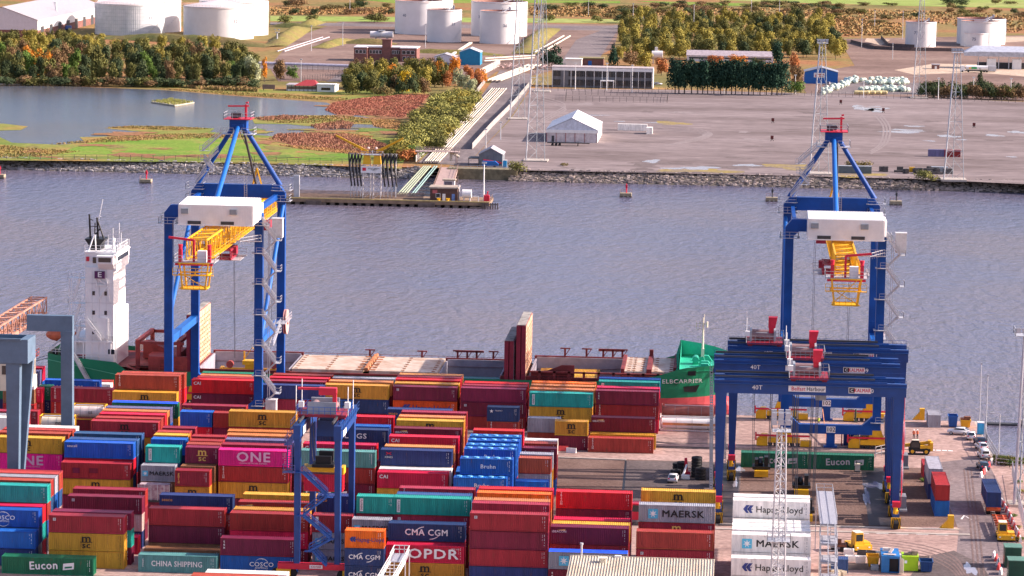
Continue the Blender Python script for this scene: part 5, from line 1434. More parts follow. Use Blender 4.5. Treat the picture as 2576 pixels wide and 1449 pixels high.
# ================= far shore =================
def mpp(p): return (Vector(p)-Vector((0,0,HC))).length/F       # metres per photo pixel at a point
M_TANK = mat('tank_white', (.70,.68,.675), .5, var=.05, scale=.12)
M_TANKD = mat('tank_white_stained', (.70,.69,.69), .55, scale=.22, col2=(.56,.58,.58))
M_RIM = mat('tank_rim_rust', (.32,.17,.14), .8, var=.3)
M_BRICK = mat('red_brown_brick', (.20,.09,.075), .85, var=.2, scale=.8)
M_ROOFG = mat('grey_roof_sheet', (.36,.34,.36), .6, var=.1)
M_CLAD = mat('lilac_white_cladding', (.62,.60,.64), .5, var=.06)
M_SHEDB = mat('shed_blue', (.012,.12,.42), .5, var=.1); M_SHEDT = mat('shed_teal_blue', (.01,.20,.36), .5, var=.1)
def storage_tank(label, px, pyb, rpx, hpx, roof, num=None, stained=False, nx=0.):
    A = G(px, pyb); k = mpp(A); R = rpx*k; H = hpx*k*1.01
    d = Vector((A.x, A.y, 0)).normalized(); c = A+d*R
    t = thing('storage_tank', label, 'tank', (c.x, c.y, 0))
    mb = MB()
    mb.lathe([(R,0),(R,H)], 64)
    sh = mb.build('shell', M_TANKD if stained else M_TANK, t, smooth=True)
    rb = MB()
    for z in (H*.97, ): rb.lathe([(R+.02,z-.25),(R+.3,z-.25),(R+.3,z),(R+.02,z)], 64)
    rb.build('stiffening_ring', mat('ring_pinkish', (.66,.56,.53), .6), t, smooth=False)
    if stained:
        sb = MB()
        for j in range(7): z = H*(.12+.12*j); sb.lathe([(R+.02,z-.06),(R+.04,z-.06),(R+.04,z+.06),(R+.02,z+.06)], 64)
        for i in range(34):
            a = math.radians(-175+i*3.4); sb.bar((R*1.001*math.cos(a),R*1.001*math.sin(a),H*.02),(R*1.001*math.cos(a),R*1.001*math.sin(a),H*.93),.10)
        sb.build('weld_seam', mat('weld_seam_grey', (.42,.44,.44), .7), t)
    if roof == 'cone':
        MB().lathe([(R,H),(.01,H+R*.17)], 64).build('roof', mat('roof_pinkish_white', (.66,.58,.56), .7, var=.08), t, smooth=True)
        rl_ = MB(); n = 60
        for i in range(n):
            a, b = 2*math.pi*i/n, 2*math.pi*(i+1)/n
            for h in (.55, 1.1): rl_.bar((R*math.cos(a),R*math.sin(a),H+h),(R*math.cos(b),R*math.sin(b),H+h),.09)
            rl_.bar((R*math.cos(a),R*math.sin(a),H),(R*math.cos(a),R*math.sin(a),H+1.1),.08)
        rl_.build('roof_railing', mat('rail_rusty_pink', (.45,.30,.27), .7), t)
    else:
        MB().lathe([(R-.15,H),(R-.15,H-3.2),(.01,H-3.2)], 48).build('floating_roof', M_RIM, t)
        MB().bar((-R*.2,-R*.2,H-3),(R*.55,R*.3,H+1.6),1.1,.3).bar((R*.2,-R*.5,H-3),(R*.2,-R*.5,H+2),.4).box(-.5+R*.5,R*.2,H,.7+R*.5,R*.3,H+2.2).build('roof_ladder', M_GALV, t)
    st = MB(); n = 22
    for i in range(n):
        a = math.radians(-60+i*4.2); st.bar(((R+.1)*math.cos(a),(R+.1)*math.sin(a),H*i/n),((R+1.0)*math.cos(a),(R+1.0)*math.sin(a),H*i/n),.5,.1)
    st.build('spiral_stair', M_GALV, t)
    if num:
        a = math.atan2(-c.y, -c.x)+nx
        me = text_mesh(num, 2.6, .03)
        o = text(num, 2.6, lmat('tank_number_grey', (.16,.18,.24)), t, ((R+.08)*math.cos(a), (R+.08)*math.sin(a), H*.56), .03, 1, (0,0,a+math.pi/2))
    return t
storage_tank('broad white tank with stained grid seams nearest the warehouse', 327, 90, 87.5, 77, 'cone', '11', True, .62)
storage_tank('white tank half hidden behind the stained broad tank', 370, 82, 85, 90, 'cone')
storage_tank('broad clean white tank with cone roof above the wood', 550, 100, 88.5, 80, 'cone', '12', False, .5)
storage_tank('white tank behind the clean broad tank above the wood', 588, 90.5, 87, 84, 'cone')
storage_tank('tall white tank left behind the tank numbered 37', 1054, 87.5, 61, 83, 'open', '40', False, -.65)
storage_tank('white tank mostly hidden between the two middle pairs', 1085, 81, 54, 92, 'open')
storage_tank('white tank numbered 37 with dark open top', 1117, 107, 43.7, 81, 'open', '37', False, .55)
storage_tank('tall white tank right behind the tank numbered 36', 1255, 93, 70.8, 86, 'open', '31', False, -.75)
storage_tank('white tank numbered 36 with open rusty top', 1255.5, 111, 49.5, 81, 'open', '36', False, .3)
storage_tank('lone white tank beyond the far floodlight mast', 2315, 119, 38, 62, 'open', '73', False, -.3)
storage_tank('largest white tank at the upper right', 2467, 113, 60, 63, 'open')
storage_tank('middle white tank at the upper right', 2466, 118, 49.5, 62, 'open')
storage_tank('smallest white tank in front at the upper right', 2456, 118.5, 31, 34, 'open', '75', False, -.2)

def bld(name, label, x0, x1, py, hpx, depth, wall, roof=None, kind='flat', rise=0, over=.3, cat='building'):
    a = G(x0, py); b = G(x1, py); y = (a.y+b.y)/2; k = mpp(a); h = hpx*k
    t = thing(name, label, cat, ((a.x+b.x)/2, y, 0)); w = (b.x-a.x)/2
    mb = MB()
    if kind == 'gabley':   # ridge along y: gable end faces the camera
        mb.prism([(-w,0),(w,0),(w,h),(0,h+rise),(-w,h)], 'y', 0, depth)
        rf = MB()
        for s in (-1, 1): rf.add([(0,-over,h+rise+.08),(s*(w+over),-over,h+.02-rise/w*over),(s*(w+over),depth+over,h+.02-rise/w*over),(0,depth+over,h+rise+.08),(0,-over,h+rise+.3),(s*(w+over),-over,h+.24-rise/w*over),(s*(w+over),depth+over,h+.24-rise/w*over),(0,depth+over,h+rise+.3)],[(0,1,2,3),(4,7,6,5),(0,4,5,1),(1,5,6,2),(2,6,7,3)])
    elif kind == 'gablex':
        mb.prism([(0,0),(depth,0),(depth,h),(depth/2,h+rise),(0,h)], 'x', -w, w)
        rf = MB()
        for y0, y1 in ((-over,depth/2),(depth+over,depth/2)): rf.add([(-w-over,y0,h+.03),(w+over,y0,h+.03),(w+over,y1,h+rise+.1),(-w-over,y1,h+rise+.1),(-w-over,y0,h+.25),(w+over,y0,h+.25),(w+over,y1,h+rise+.32),(-w-over,y1,h+rise+.32)],[(0,1,2,3),(4,7,6,5),(0,4,5,1),(1,5,6,2),(3,7,4,0)])
    else:
        mb.box(-w,0,0,w,depth,h); rf = MB().box(-w-over,-over,h,w+over,depth+over,h+.45)
    mb.build('wall', wall, t); rf.build('roof', roof or M_ROOFG, t)
    return t, w, h
def part(t, nm, mb, m): return mb.build(nm, m, t, fix=False)
def window(t, x0, z0, x1, z1, y=-.03, m=None, frame=M_WHITE):
    f = part(t, 'window', MB().box(x0-.12,y-.02,z0-.12,x1+.12,y+.06,z1+.12), frame)
    part(f, 'pane', MB().box(x0,y-.05,z0,x1,y-.021,z1), m or M_GLASS)
# warehouses
t, w, h = bld('warehouse', 'grey and brick warehouse with a row of dark doors, upper left corner', -90, 102, 93, 43, G(260,53).y-G(102,93).y, M_CLAD, M_ROOFG, 'gabley', 7.5)
part(t, 'brick_plinth', MB().box(-w-.05,-.06,0,w+.06,0,h*.42).box(w,0,0,w+.06,200,h*.42), M_BRICK)
D = G(260,53).y-G(102,93).y
for i in range(8): y = D*(.04+i*.125); part(t, 'door', MB().box(w-.05,y,0,w+.12,y+D*.045,h*.6), M_DKGREY)
part(t, 'wall_panel', MB().box(w,0,h*.42,w+.05,D,h-.1), M_WHITE)
t, w, h = bld('warehouse', 'white warehouse with two black roller doors, beside the stained tank', 236, 362, 53, 41, 60, M_CLAD, mat('roof_white', (.7,.68,.66), .6), 'gablex', 6)
part(t, 'brick_plinth', MB().box(-w-.05,-.06,0,w+.05,0,h*.42), mat('salmon_brick', (.34,.17,.14), .85))
for x0, x1 in ((-w*.66,-w*.30),(w*.35,w*.75)): part(t, 'roller_door', MB().box(x0,-.14,0,x1,-.05,h*.62), M_DKGREY)
# mobile crane
A = G(152,78); k = mpp(A)
t = thing('mobile_crane', 'blue truck crane with raised white telescopic boom beside the warehouse', 'crane', A)
part(t, 'chassis', MB().box(-8,-1.4,.8,7,1.4,1.8).box(3.5,-1.3,1.8,7,1.3,3.4), mat('truck_blue', (.06,.12,.35), .5))
part(t, 'superstructure', MB().box(-5,-1.5,1.8,1,1.5,3.6).box(-6.5,-1.2,1.8,-5,1.2,2.8), mat('truck_blue', (.06,.12,.35), .5))
part(t, 'boom', MB().bar((-1.5,0,3.2),(-2.6,0,12.5),1.3).bar((-2.6,0,12.5),(-3.3,0,17.2),1.0).box(-4.2,-.6,16.8,-2.6,.6,18.2), M_WHITE)
for x in (-6,-4.4,2.5,4.5): part(t, 'wheel', MB().tube((x,-1.5,.75),(x,1.5,.75),.75,n=14), M_RUBBER)
# brick offices
t, w, h = bld('office_building', 'red brick offices with flat white roofs and a square tower', 889, 1052, 154, 34, 14, M_BRICK, mat('roof_pale', (.66,.63,.62), .7))
part(t, 'tower', MB().box(-w*.12,-.6,0,w*.16,5,h*1.55).box(-w*.14,-.8,h*1.55,w*.18,5.2,h*1.62), M_BRICK)
part(t, 'side_wing', MB().box(-w,-3.5,0,-w*.58,0,h*.98).box(w*.48,-3.5,0,w,0,h*.98), M_BRICK); part(t, 'roof', MB().box(-w-.2,-3.7,h*.98,-w*.56,0,h+.4).box(w*.46,-3.7,h*.98,w+.2,0,h+.4), mat('roof_pale', (.66,.63,.62), .7))
for i in range(3): window(t, -w*.95+i*w*.12, h*.58, -w*.86+i*w*.12, h*.82, -3.56); window(t, w*.54+i*w*.14, h*.58, w*.65+i*w*.14, h*.82, -3.56); window(t, w*.56+i*w*.14, h*.12, w*.65+i*w*.14, h*.38, -3.56)
for i in range(4): window(t, -w*.52+i*w*.1, h*.55, -w*.45+i*w*.1, h*.8); window(t, w*.2+i*w*.07, h*.55, w*.25+i*w*.07, h*.8)
t, w, h = bld('shed', 'white shed with a blue lower half in front of tank 37', 1091, 1145, 170, 26, 14, M_CLAD, M_ROOFG, 'gabley', 1.6)
part(t, 'blue_skirt', MB().box(-w-.05,-.06,0,w+.05,0,h*.45).box(w,0,0,w+.06,14,h*.4), M_SHEDB)
t, w, h = bld('shed', 'teal blue shed with pale gabled roof beside the white shed', 1155, 1208, 164, 32, 15, M_SHEDT, mat('roof_bluish', (.40,.47,.54), .5), 'gabley', 2.0)
t, w, h = bld('pavilion', 'low pavilion with red hipped roof and white annexe by the lake', 718, 846, 230, 14, 12, M_WHITE, mat('roof_grey_flat', (.42,.37,.38), .7))
part(t, 'annexe', MB().box(w*.28,-2.6,0,w,0,h*1.25).box(w*.26,-2.8,h*1.25,w+.3,4,h*1.42), M_WHITE); part(t, 'annexe_window', MB().box(w*.45,-2.66,h*.35,w*.82,-2.6,h*.8), M_GLASS)
part(t, 'hipped_roof', MB().add([(-w*.7,-1,h),(w*.3,-1,h),(w*.3,9,h),(-w*.7,9,h),(-w*.25,3.5,h*2.0),(w*.12,3.5,h*2.0)], [(0,1,5,4),(1,2,5),(2,3,4,5),(3,0,4)]), mat('red_roof_sheet', (.36,.045,.05), .6, var=.15))
part(t, 'window_band', MB().box(-w*.98,-.08,h*.35,w*.24,-.01,h*.85), mat('brown_glazing', (.17,.12,.09), .4))
for i in range(8): part(t, 'post', MB().box(-w*.98+i*w*.17,-.16,0,-w*.96+i*w*.17,-.08,h), M_DKGREY)
A = G(676,228); t = thing('notice_board', 'brown boarded panel standing on the lake shore', 'board', A)
part(t, 'board', MB().box(-3,-.1,.8,3,.1,2.9), mat('weathered_board', (.20,.13,.12), .8)); part(t, 'post', MB().box(-2.6,-.2,0,-2.3,.2,.8), M_DKGREY); part(t, 'post', MB().box(2.3,-.2,0,2.6,.2,.8), M_DKGREY)
# two storey office
t, w, h = bld('office_building', 'two storey grey office block with white framed windows facing the lot', 1386, 1642, 221, 49, 13, mat('slate_grey_panel', (.14,.145,.16), .7), mat('roof_pinkish_felt', (.42,.36,.35), .8))
part(t, 'end_wall', MB().box(w,-.1,0,w+.3,13,h), M_WHITE); part(t, 'fascia', MB().box(-w-.1,-.34,h*.86,w+.3,-.02,h), M_WHITE)
for z0, z1 in ((.10,.40),(.56,.84)):
    xs_ = [-w+.6+i*(2*w-1)/13 for i in range(14)]
    for i in range(13):
        if i in (1,) : continue
        f = part(t, 'window', MB().box(xs_[i]+.12,-.12,h*z0,xs_[i+1]-.12,-.05,h*z1), M_GLASS)
        part(f, 'mullion', MB().box((xs_[i]+xs_[i+1])/2-.06,-.16,h*z0,(xs_[i]+xs_[i+1])/2+.06,-.12,h*z1), mat('mullion_brown', (.16,.11,.09), .6))
for x in (-w+.2, -w*.76, -w*.62, -w*.33, -w*.16, 0, w*.12, w*.27, w*.42, w*.57, w*.72, w*.85, w-.2): part(t, 'column', MB().box(x-.14,-.3,0,x+.14,-.02,h*.86), M_WHITE)
part(t, 'porch', MB().box(-w*.03,-4,h*.36,w*.24,0,h*.41).box(-w*.03,-4,0,-w*.015,-3.6,h*.36).box(w*.225,-4,0,w*.24,-3.6,h*.36), M_WHITE)
t, w, h = bld('workshop', 'brick workshop with mossy flat roof behind the office block', 1456, 1518, 165, 17, 12, M_BRICK, mat('mossy_roof', (.24,.20,.09), .8))
part(t, 'door', MB().box(-w*.25,-.1,0,w*.05,-.02,h*.7), M_SHEDB)
bld('plant_room', 'plain white plant room on the office block skyline', 1422, 1463, 172, 22, 8, M_WHITE, M_WHITE)
t, w, h = bld('store_shed', 'long low white store behind the dark conifer row', 1727, 1945, 156, 14, 16, M_CLAD, mat('roof_lilac_grey', (.36,.31,.33), .7), 'gablex', 2.5)
part(t, 'window_band', MB().box(-w*.95,-.1,h*.5,w*.95,-.02,h*.8), M_DKGREY)
A = G(1653,160); t = thing('silo', 'white cylindrical silo on legs behind the office block', 'silo', A)
part(t, 'vessel', MB().tube((-3,0,5),(3,0,5),2.2,n=18), M_TANK); part(t, 'stair_frame', MB().box(-1.4,-.5,7,.2,.5,9.2), M_WHITE)
for x in (-2.2, 2.2): part(t, 'leg', MB().box(x-.2,-1,0,x+.2,1,3.4), M_GALV)
t, w, h = bld('gas_depot', 'blue gas depot shed with a white sign behind the bottle yard', 2024, 2107, 211, 29, 16, M_SHEDB, mat('roof_slate_grey', (.26,.27,.31), .6), 'gabley', 2.2)
part(t, 'sign_panel', MB().box(-w*.45,-.12,h*.55,w*.22,-.04,h*.95), M_WHITE); part(t, 'sign_emblem', MB().add([(-w*.38,-.14,h*.62),(-w*.28,-.14,h*.62),(-w*.33,-.14,h*.9)],[(0,1,2)]), M_RED)
part(t, 'sign_stripe', MB().box(-w*.22,-.15,h*.76,w*.16,-.13,h*.86).box(-w*.22,-.15,h*.62,w*.12,-.13,h*.7), mat('faded_red', (.5,.16,.14), .6))
# fuel canopy
A = G(2432,172); B = G(2640,178); k = mpp(A)
t = thing('loading_canopy', 'grey roofed fuel loading canopy on steel columns, upper right edge', 'canopy', A)
L = B.x-A.x
part(t, 'roof', MB().add([(-2,-2,9),(7,-2,9.6),(L,-2,9.6),(L,14,12),(5,14,12),(-2,10,9)], [(0,1,4,5),(1,2,3,4)]).box(7,-2.1,7.0,L,-1.9,9.6).add([(-2,-2.05,7.2),(7,-2.05,7.0),(7,-2.05,9.6),(-2,-2.05,9)],[(0,1,2,3)]), mat('canopy_grey', (.42,.44,.50), .5))
for i in range(8): part(t, 'column', MB().box(6+i*L/8,0,0,6.5+i*L/8,.5,9), M_GALV)
part(t, 'pump_cabin', MB().box(11,-1,0,16,2,5.5), M_WHITE); part(t, 'pump_cabin', MB().box(25,-1,0,30,2,5.5), M_WHITE); part(t, 'pipework', MB().box(6,3,0,L,6,3.4), M_DKGREY)
A = G(2415,181); t = thing('tanker_lorry', 'white fuel tanker lorry with green and yellow flash beside the canopy', 'lorry', A)
part(t, 'cab', MB().box(0,-1.2,.6,2.4,1.2,3.4), M_WHITE); part(t, 'windscreen', MB().box(-.03,-1,1.9,.02,1,3.0), M_GLASS)
tk = part(t, 'tank', MB().tube((3.2,0,2.4),(15,0,2.4),1.35,n=16), M_WHITE); part(tk, 'green_flash', MB().box(6,-1.42,1.9,9,-1.36,3.0), mat('flash_green', (.05,.4,.12), .5)); part(tk, 'yellow_flash', MB().box(4.6,-1.42,2.0,6,-1.36,2.7), M_YEL)
part(t, 'chassis', MB().box(.5,-1,.6,19,1,1.0), M_DKGREY); part(t, 'side_box', MB().box(15.3,-1.25,.9,19.5,1.25,3.6), M_GALV)
for x in (1.2, 4.5, 11.5, 13, 14.5): part(t, 'wheel', MB().tube((x,-1.25,.5),(x,1.25,.5),.5,n=12), M_RUBBER)
t, w, h = bld('gatehouse', 'small brown gatehouse on the pale concrete apron', 2345, 2363, 174, 10, 5, M_BRICK, M_ROOFG); part(t, 'door', MB().box(-.6,-.08,0,.6,-.02,h*.75), M_WHITE)
# marquee on the lot
a = G(1374,358); b = G(1503,359); kk = mpp(a); W2 = (b.x-a.x)/2
Dp = G(1523,337).y-b.y
t = thing('marquee', 'big white marquee on the grey lot with a long shadow', 'tent', ((a.x+b.x)/2, (a.y+b.y)/2, 0))
he, hr = 31.5*kk, 62*kk
part(t, 'front_panel', MB().box(-W2+.2,0,0,W2-.2,.12,he-1.0), mat('tent_pinkish_grey', (.56,.50,.50), .7))
part(t, 'gable_panel', MB().add([(-W2,0,he),(W2,0,he),(0,0,hr-.2)],[(0,1,2)]), mat('tent_pale_blue', (.55,.58,.66), .6)); part(t, 'valance', MB().box(-W2-.3,-.25,he-1.2,W2+.3,0,he+.05), M_WHITE)
part(t, 'side_panel', MB().box(W2-.15,0,0,W2,Dp,he).box(-W2,0,0,-W2+.15,Dp,he), M_WHITE); part(t, 'back_panel', MB().box(-W2,Dp-.1,0,W2,Dp,he).add([(-W2,Dp,he),(W2,Dp,he),(0,Dp,hr)],[(0,1,2)]), M_WHITE)
part(t, 'roof', MB().add([(-W2-.3,-.3,he),(0,-.3,hr),(0,Dp+.3,hr),(-W2-.3,Dp+.3,he),(W2+.3,-.3,he),(W2+.3,Dp+.3,he)],[(0,1,2,3),(4,5,2,1)]), mat('tent_white', (.82,.82,.84), .5, var=.03))
for i in range(9): y = Dp*i/8; part(t, 'roof_rib', MB().bar((-W2-.3,y,he+.05),(0,y,hr+.05),.12).bar((W2+.3,y,he+.05),(0,y,hr+.05),.12), mat('rib_white', (.7,.7,.72), .5))
for x in (-W2+.1,-W2*.62,-W2*.25,W2*.12,W2*.5,W2-.1): part(t, 'pole', MB().box(x-.1,-.14,0,x+.1,-.02,he), mat('pole_red_brown', (.35,.10,.09), .6))
part(t, 'door', MB().box(-W2*.8,-.1,0,-W2*.7,-.01,2.6), M_DKGREY)
A = G(1377,366); t = thing('flatbed_trailer', 'black flatbed trailer parked in front of the marquee', 'trailer', A)
part(t, 'bed', MB().box(0,-1.2,1.1,13.5,1.2,1.4).box(13.5,-.3,1.0,16.5,.3,1.3), M_BLACK); part(t, 'landing_leg', MB().box(11.8,-1,0,12.1,1,1.1), M_BLACK)
for x in (2, 3.4, 4.8): part(t, 'wheel', MB().tube((x,-1.25,.5),(x,1.25,.5),.5,n=12), M_RUBBER)
t = thing('oil_drum_figure', 'small red pump unit standing before the marquee', 'pump', G(1455,356)); part(t, 'body', MB().box(-.4,-.3,0,.4,.3,1.6), M_RED); part(t, 'cap', MB().tube((0,0,1.6),(0,0,2.2),.25), M_RED); t.name = 'pump_unit'
A = G(1554,328); container((A.x, A.y, 0), 12.19, 2.7, 'w', None, 'cream container lying long side on beside the marquee', 'cream containers on the grey lot')
A = G(1625,338); o = container((A.x+2.6, A.y, 0), 6.06, 2.7, 'w', None, 'cream short container end on at the right of the long one', 'cream containers on the grey lot', rz=math.pi/2)
A = G(2335,394); container((A.x, A.y, 0), 6.06, 2.7, 'v', None, 'violet grey container on the far lot by the right mast', 'pair on the far lot'); container((A.x+6.2, A.y, 0), 6.06, 2.7, 'r', None, 'dark red container on the far lot by the right mast', 'pair on the far lot')
# shore shed and vehicles
t, w, h = bld('shed', 'dark grey gabled shed at the head of the pipeline jetty', 1204, 1264, 419, 30, 12, mat('shed_slate', (.14,.16,.18), .6), M_ROOFG, 'gabley', 2.2)
part(t, 'lean_to', MB().box(-w-4,1,2.6,-w,8,2.9).box(-w-3.9,1,0,-w-3.7,1.2,2.6).box(-w-.3,1,0,-w-.1,1.2,2.6), M_DKGREY)
A = G(1232,421); t = thing('skip_lorry', 'blue skip lorry with red arm parked beside the dark grey shed', 'lorry', A)
part(t, 'body', MB().prism([(-2.6,.5),(3,.5),(3.2,1.4),(2,2.3),(-2.6,2.3)],'y',-1.1,1.1), M_SHEDB); part(t, 'arm', MB().bar((-2.4,.8,2.6),(4.2,.8,1.6),.5), M_RED)
for x in (-1.6, 1.8): part(t, 'wheel', MB().tube((x,-1.15,.45),(x,1.15,.45),.45,n=12), M_RUBBER)
A = G(1270,421); t = thing('portable_toilet', 'blue portable toilet beside the dark grey shed', 'toilet cabin', A); part(t, 'cabin', MB().box(-.7,-.6,0,.7,.6,2.5), mat('toilet_blue', (.02,.25,.5), .5)); part(t, 'roof', MB().box(-.75,-.65,2.5,.75,.65,2.7), M_WHITE)

# floodlight masts
def mast(label, bx, by, tx, ty, wd=7.5, z0=0, name='floodlight_mast', thin=False, cut=None):
    A = G(bx, by, z0); T_ = V(tx, ty, A.y); H = cut or T_.z-A.z
    t = thing(name, label, 'mast', A)
    w0, w1 = wd/2, wd*.14
    br = MB(); n = int(H/3.4)
    legs = [(-1,-.8),(1,-.8),(0,1)]
    def pt(i, s): return Vector((legs[i][0]*(w0+(w1-w0)*s), legs[i][1]*(w0+(w1-w0)*s), H*s))
    for k in range(n):
        for i, j in ((0,1),(1,2),(2,0)):
            a, b = (i, j) if k % 2 else (j, i)
            br.bar(pt(a,k/n), pt(b,(k+1)/n), .075)
            if k % 3 == 0: br.bar(pt(a,k/n), pt(b,k/n), .08)
    part(t, 'bracing', br, M_GREYP)
    for i in range(3): part(t, 'leg', MB().tube(pt(i,0), pt(i,1), .26 if i == 0 else .12, n=8), M_GALV if i == 0 else M_GREYP)
    part(t, 'foundation', MB().box(-w0-1,-w0-.6,-.2,w0+1,w0+1.2,.5), M_CONC)
    pl = MB().box(-2.0,-2,H-.1,2.0,2,H)
    part(t, 'lamp_platform', rail(pl, [(-2,-2,H),(2,-2,H),(2,2,H),(-2,2,H),(-2,-2,H)], 1.2, .1), M_GALV)
    lm = MB()
    for k in range(4): lm.box(-1.9+k*1.0,-2.3,H+.5,-1.2+k*1.0,-1.9,H+1.4)
    part(t, 'floodlight', lm, M_GALV)
    return t
mast('tall floodlight mast with its foot by the pipeline road fence', 1303, 300, 1318, -25, 6.5)
mast('tall floodlight mast in front of the marquee', 1348, 405, 1372, -40, 7.0)
mast('tall floodlight mast at the left end of the grey office block', 1364, 231, 1374, -30, 6.0)
mast('floodlight mast rising behind the right quay crane', 2060, 438, 2072, 108, 7.0)
mast('floodlight mast beside the gas bottle yard', 2312, 247, 2322, -12, 6.5)
mast('floodlight mast on the lot, rightmost on the far bank', 2398, 453, 2412, 132, 7.0)
def pole(label, bx, by, hpx, grp, m=M_GALV):
    A = G(bx, by); k = mpp(A); h = hpx*k
    t = thing('lamp_post', label, 'lamp post', A, 0, grp)
    part(t, 'column', MB().tube((0,0,0),(0,0,h),.22,.13,n=7), m); part(t, 'lantern', MB().box(-.6,-.3,h-.1,.6,.3,h+.3), m)
for bx, by, h in ((1447,226,66),(1526,228,68),(1590,233,68),(1821,236,56),(1923,228,50),(2000,236,46),(2055,232,40),(2172,246,40),(2360,250,52),(2448,248,52),(2542,251,52)):
    pole('slim pale lamp post along the back fence of the grey lot', bx, by, h, 'lamp posts along the back of the grey lot', M_WHITE)
for bx, by, h in ((757,208,58),(783,128,62),(862,116,58),(1070,120,58),(1243,175,36),(1222,376,50),(1259,352,44),(1283,290,36)):
    pole('slim lamp post among the tank farm tracks and pipeline road', bx, by, h, 'lamp posts of the tank farm')
for bx, by, h in ((995,38,44),(1120,36,44),(1592,72,62),(1745,72,60),(1890,30,44),(2167,120,70),(2270,100,70),(2322,92,58),(2200,68,40),(2530,92,40),(880,32,40),(1480,40,40),(1960,45,45),(2245,150,40)):
    pole('distant slim lamp post along the tracks at the top of the view', bx, by, h, 'distant lamp posts')
for px, py, hh in ((697,104,26),(275,64,0),(556,88,24)):
    if hh:
        A = G(px, py+4); t = thing('lamp_tower', ['','stumpy lamp tower in front of the broad clean tank','stumpy lamp tower on the sunlit bank'][1 if px < 600 else 2], 'lamp tower', A); k = mpp(A)
        part(t, 'column', MB().tube((0,0,0),(0,0,hh*k),.5,.4,n=8), M_GALV); part(t, 'gallery', MB().box(-1.2,-1,hh*k,1.2,1,hh*k+.3).box(-1.6,-.3,hh*k+1.4,-.8,.3,hh*k+2.0).box(.5,-.3,hh*k+1.4,1.6,.3,hh*k+2.0), M_GALV)

# fences
def fence(label, pts, h, m, step=2.6, wire=True, solid=False, z=0, name='fence'):
    P_ = [G(*p, z) for p in pts]; o0 = P_[0]
    t = thing(name, label, 'fence', o0); mb = MB(); ps = MB()
    for a, b in zip(P_, P_[1:]):
        a = a-o0; b = b-o0; n = max(1, int((b-a).length/step))
        for i in range(n+1):
            c = a.lerp(b, i/n); ps.bar(c, c+Vector((0,0,h)), .14 if not solid else .1)
        if solid: mb.add([a,b,b+Vector((0,0,h*.95)),a+Vector((0,0,h*.95))],[(0,1,2,3)])
        else:
            for k in (.35, .65, .97): mb.bar(a+Vector((0,0,h*k)), b+Vector((0,0,h*k)), .06)
    part(t, 'fence_rail', mb, m); q = part(t, 'fence_post', ps, m); q['kind'] = 'stuff'
M_FENCE = mat('fence_dark', (.10,.09,.09), .7); M_PALI = mat('palisade_grey', (.42,.40,.38), .7, var=.15, scale=.6)
fence('dark wire fence along the back of the grey lot', [(1370,228),(1640,233),(1990,240),(2300,250),(2640,262)], 2.6, M_FENCE, 3.2)
fence('dark wire fence along the marsh above the boulders', [(-40,401),(300,403),(640,406),(1000,420)], 2.0, M_FENCE, 4)
fence('grey palisade fence along the left of the pipeline road', [(1046,408),(1120,336),(1180,262),(1222,206)], 2.6, M_PALI, 2, solid=True)
fence('grey palisade fence along the right of the pipeline road', [(1188,376),(1240,318),(1296,262),(1338,210)], 2.6, M_PALI, 2, solid=True)
fence('pale boarded fence beside the teal shed', [(1200,196),(1258,166)], 4, M_PALI, 3, solid=True)
fence('dark wire fence round the small compound on the grey lot', [(1423,254),(1425,238),(1680,245),(1678,259),(1423,255)], 2.6, M_FENCE, 3)
fence('dark wire fence across the tank farm road', [(720,176),(880,184),(1000,186)], 3, M_FENCE, 3)
fence('wire fence up the track behind the pavilion', [(760,206),(850,196),(930,160)], 3, M_FENCE, 2.6)
fence('long concrete kerb wall of the right tank bund', [(2140,108),(2200,124),(2290,128),(2420,130)], 2.2, mat('bund_wall', (.12,.09,.085), .8), 6, solid=True, name='bund_wall')
fence('long concrete wall round the lone tank', [(2216,98),(2235,118),(2300,122)], 2.5, mat('bund_wall', (.12,.09,.085), .8), 6, solid=True, name='bund_wall')

# pipelines
M_PIPE = mat('pipe_cream', (.60,.53,.43), .55, var=.12, scale=.3); M_PIPEG = mat('pipe_green', (.30,.34,.23), .55, var=.1); M_PIPET = mat('pipe_turquoise', (.22,.34,.31), .55, var=.1)
for i in range(7):
    o = (0,6,12,18,25,30,36)[i]; n0, n1 = G(1066+o, 409, .5), G(1238+o, 222, .5)
    tag(MB().tube(n0, n1, .21 if i % 3 else .29, n=8).build('pipeline', M_PIPE, None), f"cream pipe running inland along the road, {['leftmost','second from left','third from left','middle','third from right','second from right','rightmost'][i]} of seven", 'pipe', 'pipes along the road')
b0, b1 = G(1225,208), G(1330,168)
for i in range(4): tag(MB().tube((b0.x+i*2.2,b0.y,1.2),(b1.x+i*2.2,b1.y,1.2),.42,n=8).build('pipeline', M_PIPE), f"cream pipe beyond the road bend, {['leftmost','second','third','rightmost'][i]} of four", 'pipe', 'pipes beyond the road bend')
for i in range(2):
    c0, c1 = G(1135+i*3,142), G(1182+i*4,112); tag(MB().tube((c0.x,c0.y,1),(c1.x,c1.y,1),.6,n=8).build('pipeline', M_PIPE), f"{['upper','lower'][i]} thin pipe slanting up between tanks 37 and 36", 'pipe')
c0, c1 = G(715,132), G(828,96); tag(MB().tube((c0.x,c0.y,.6),(c1.x,c1.y,.6),.35,n=8).tube((c0.x-4,c0.y,.6),(c1.x-4,c1.y,.6),.3,n=8).build('pipeline', mat('pipe_grey', (.5,.47,.5), .5)), 'grey pipe pair beside the sunlit grass bank', 'pipe')
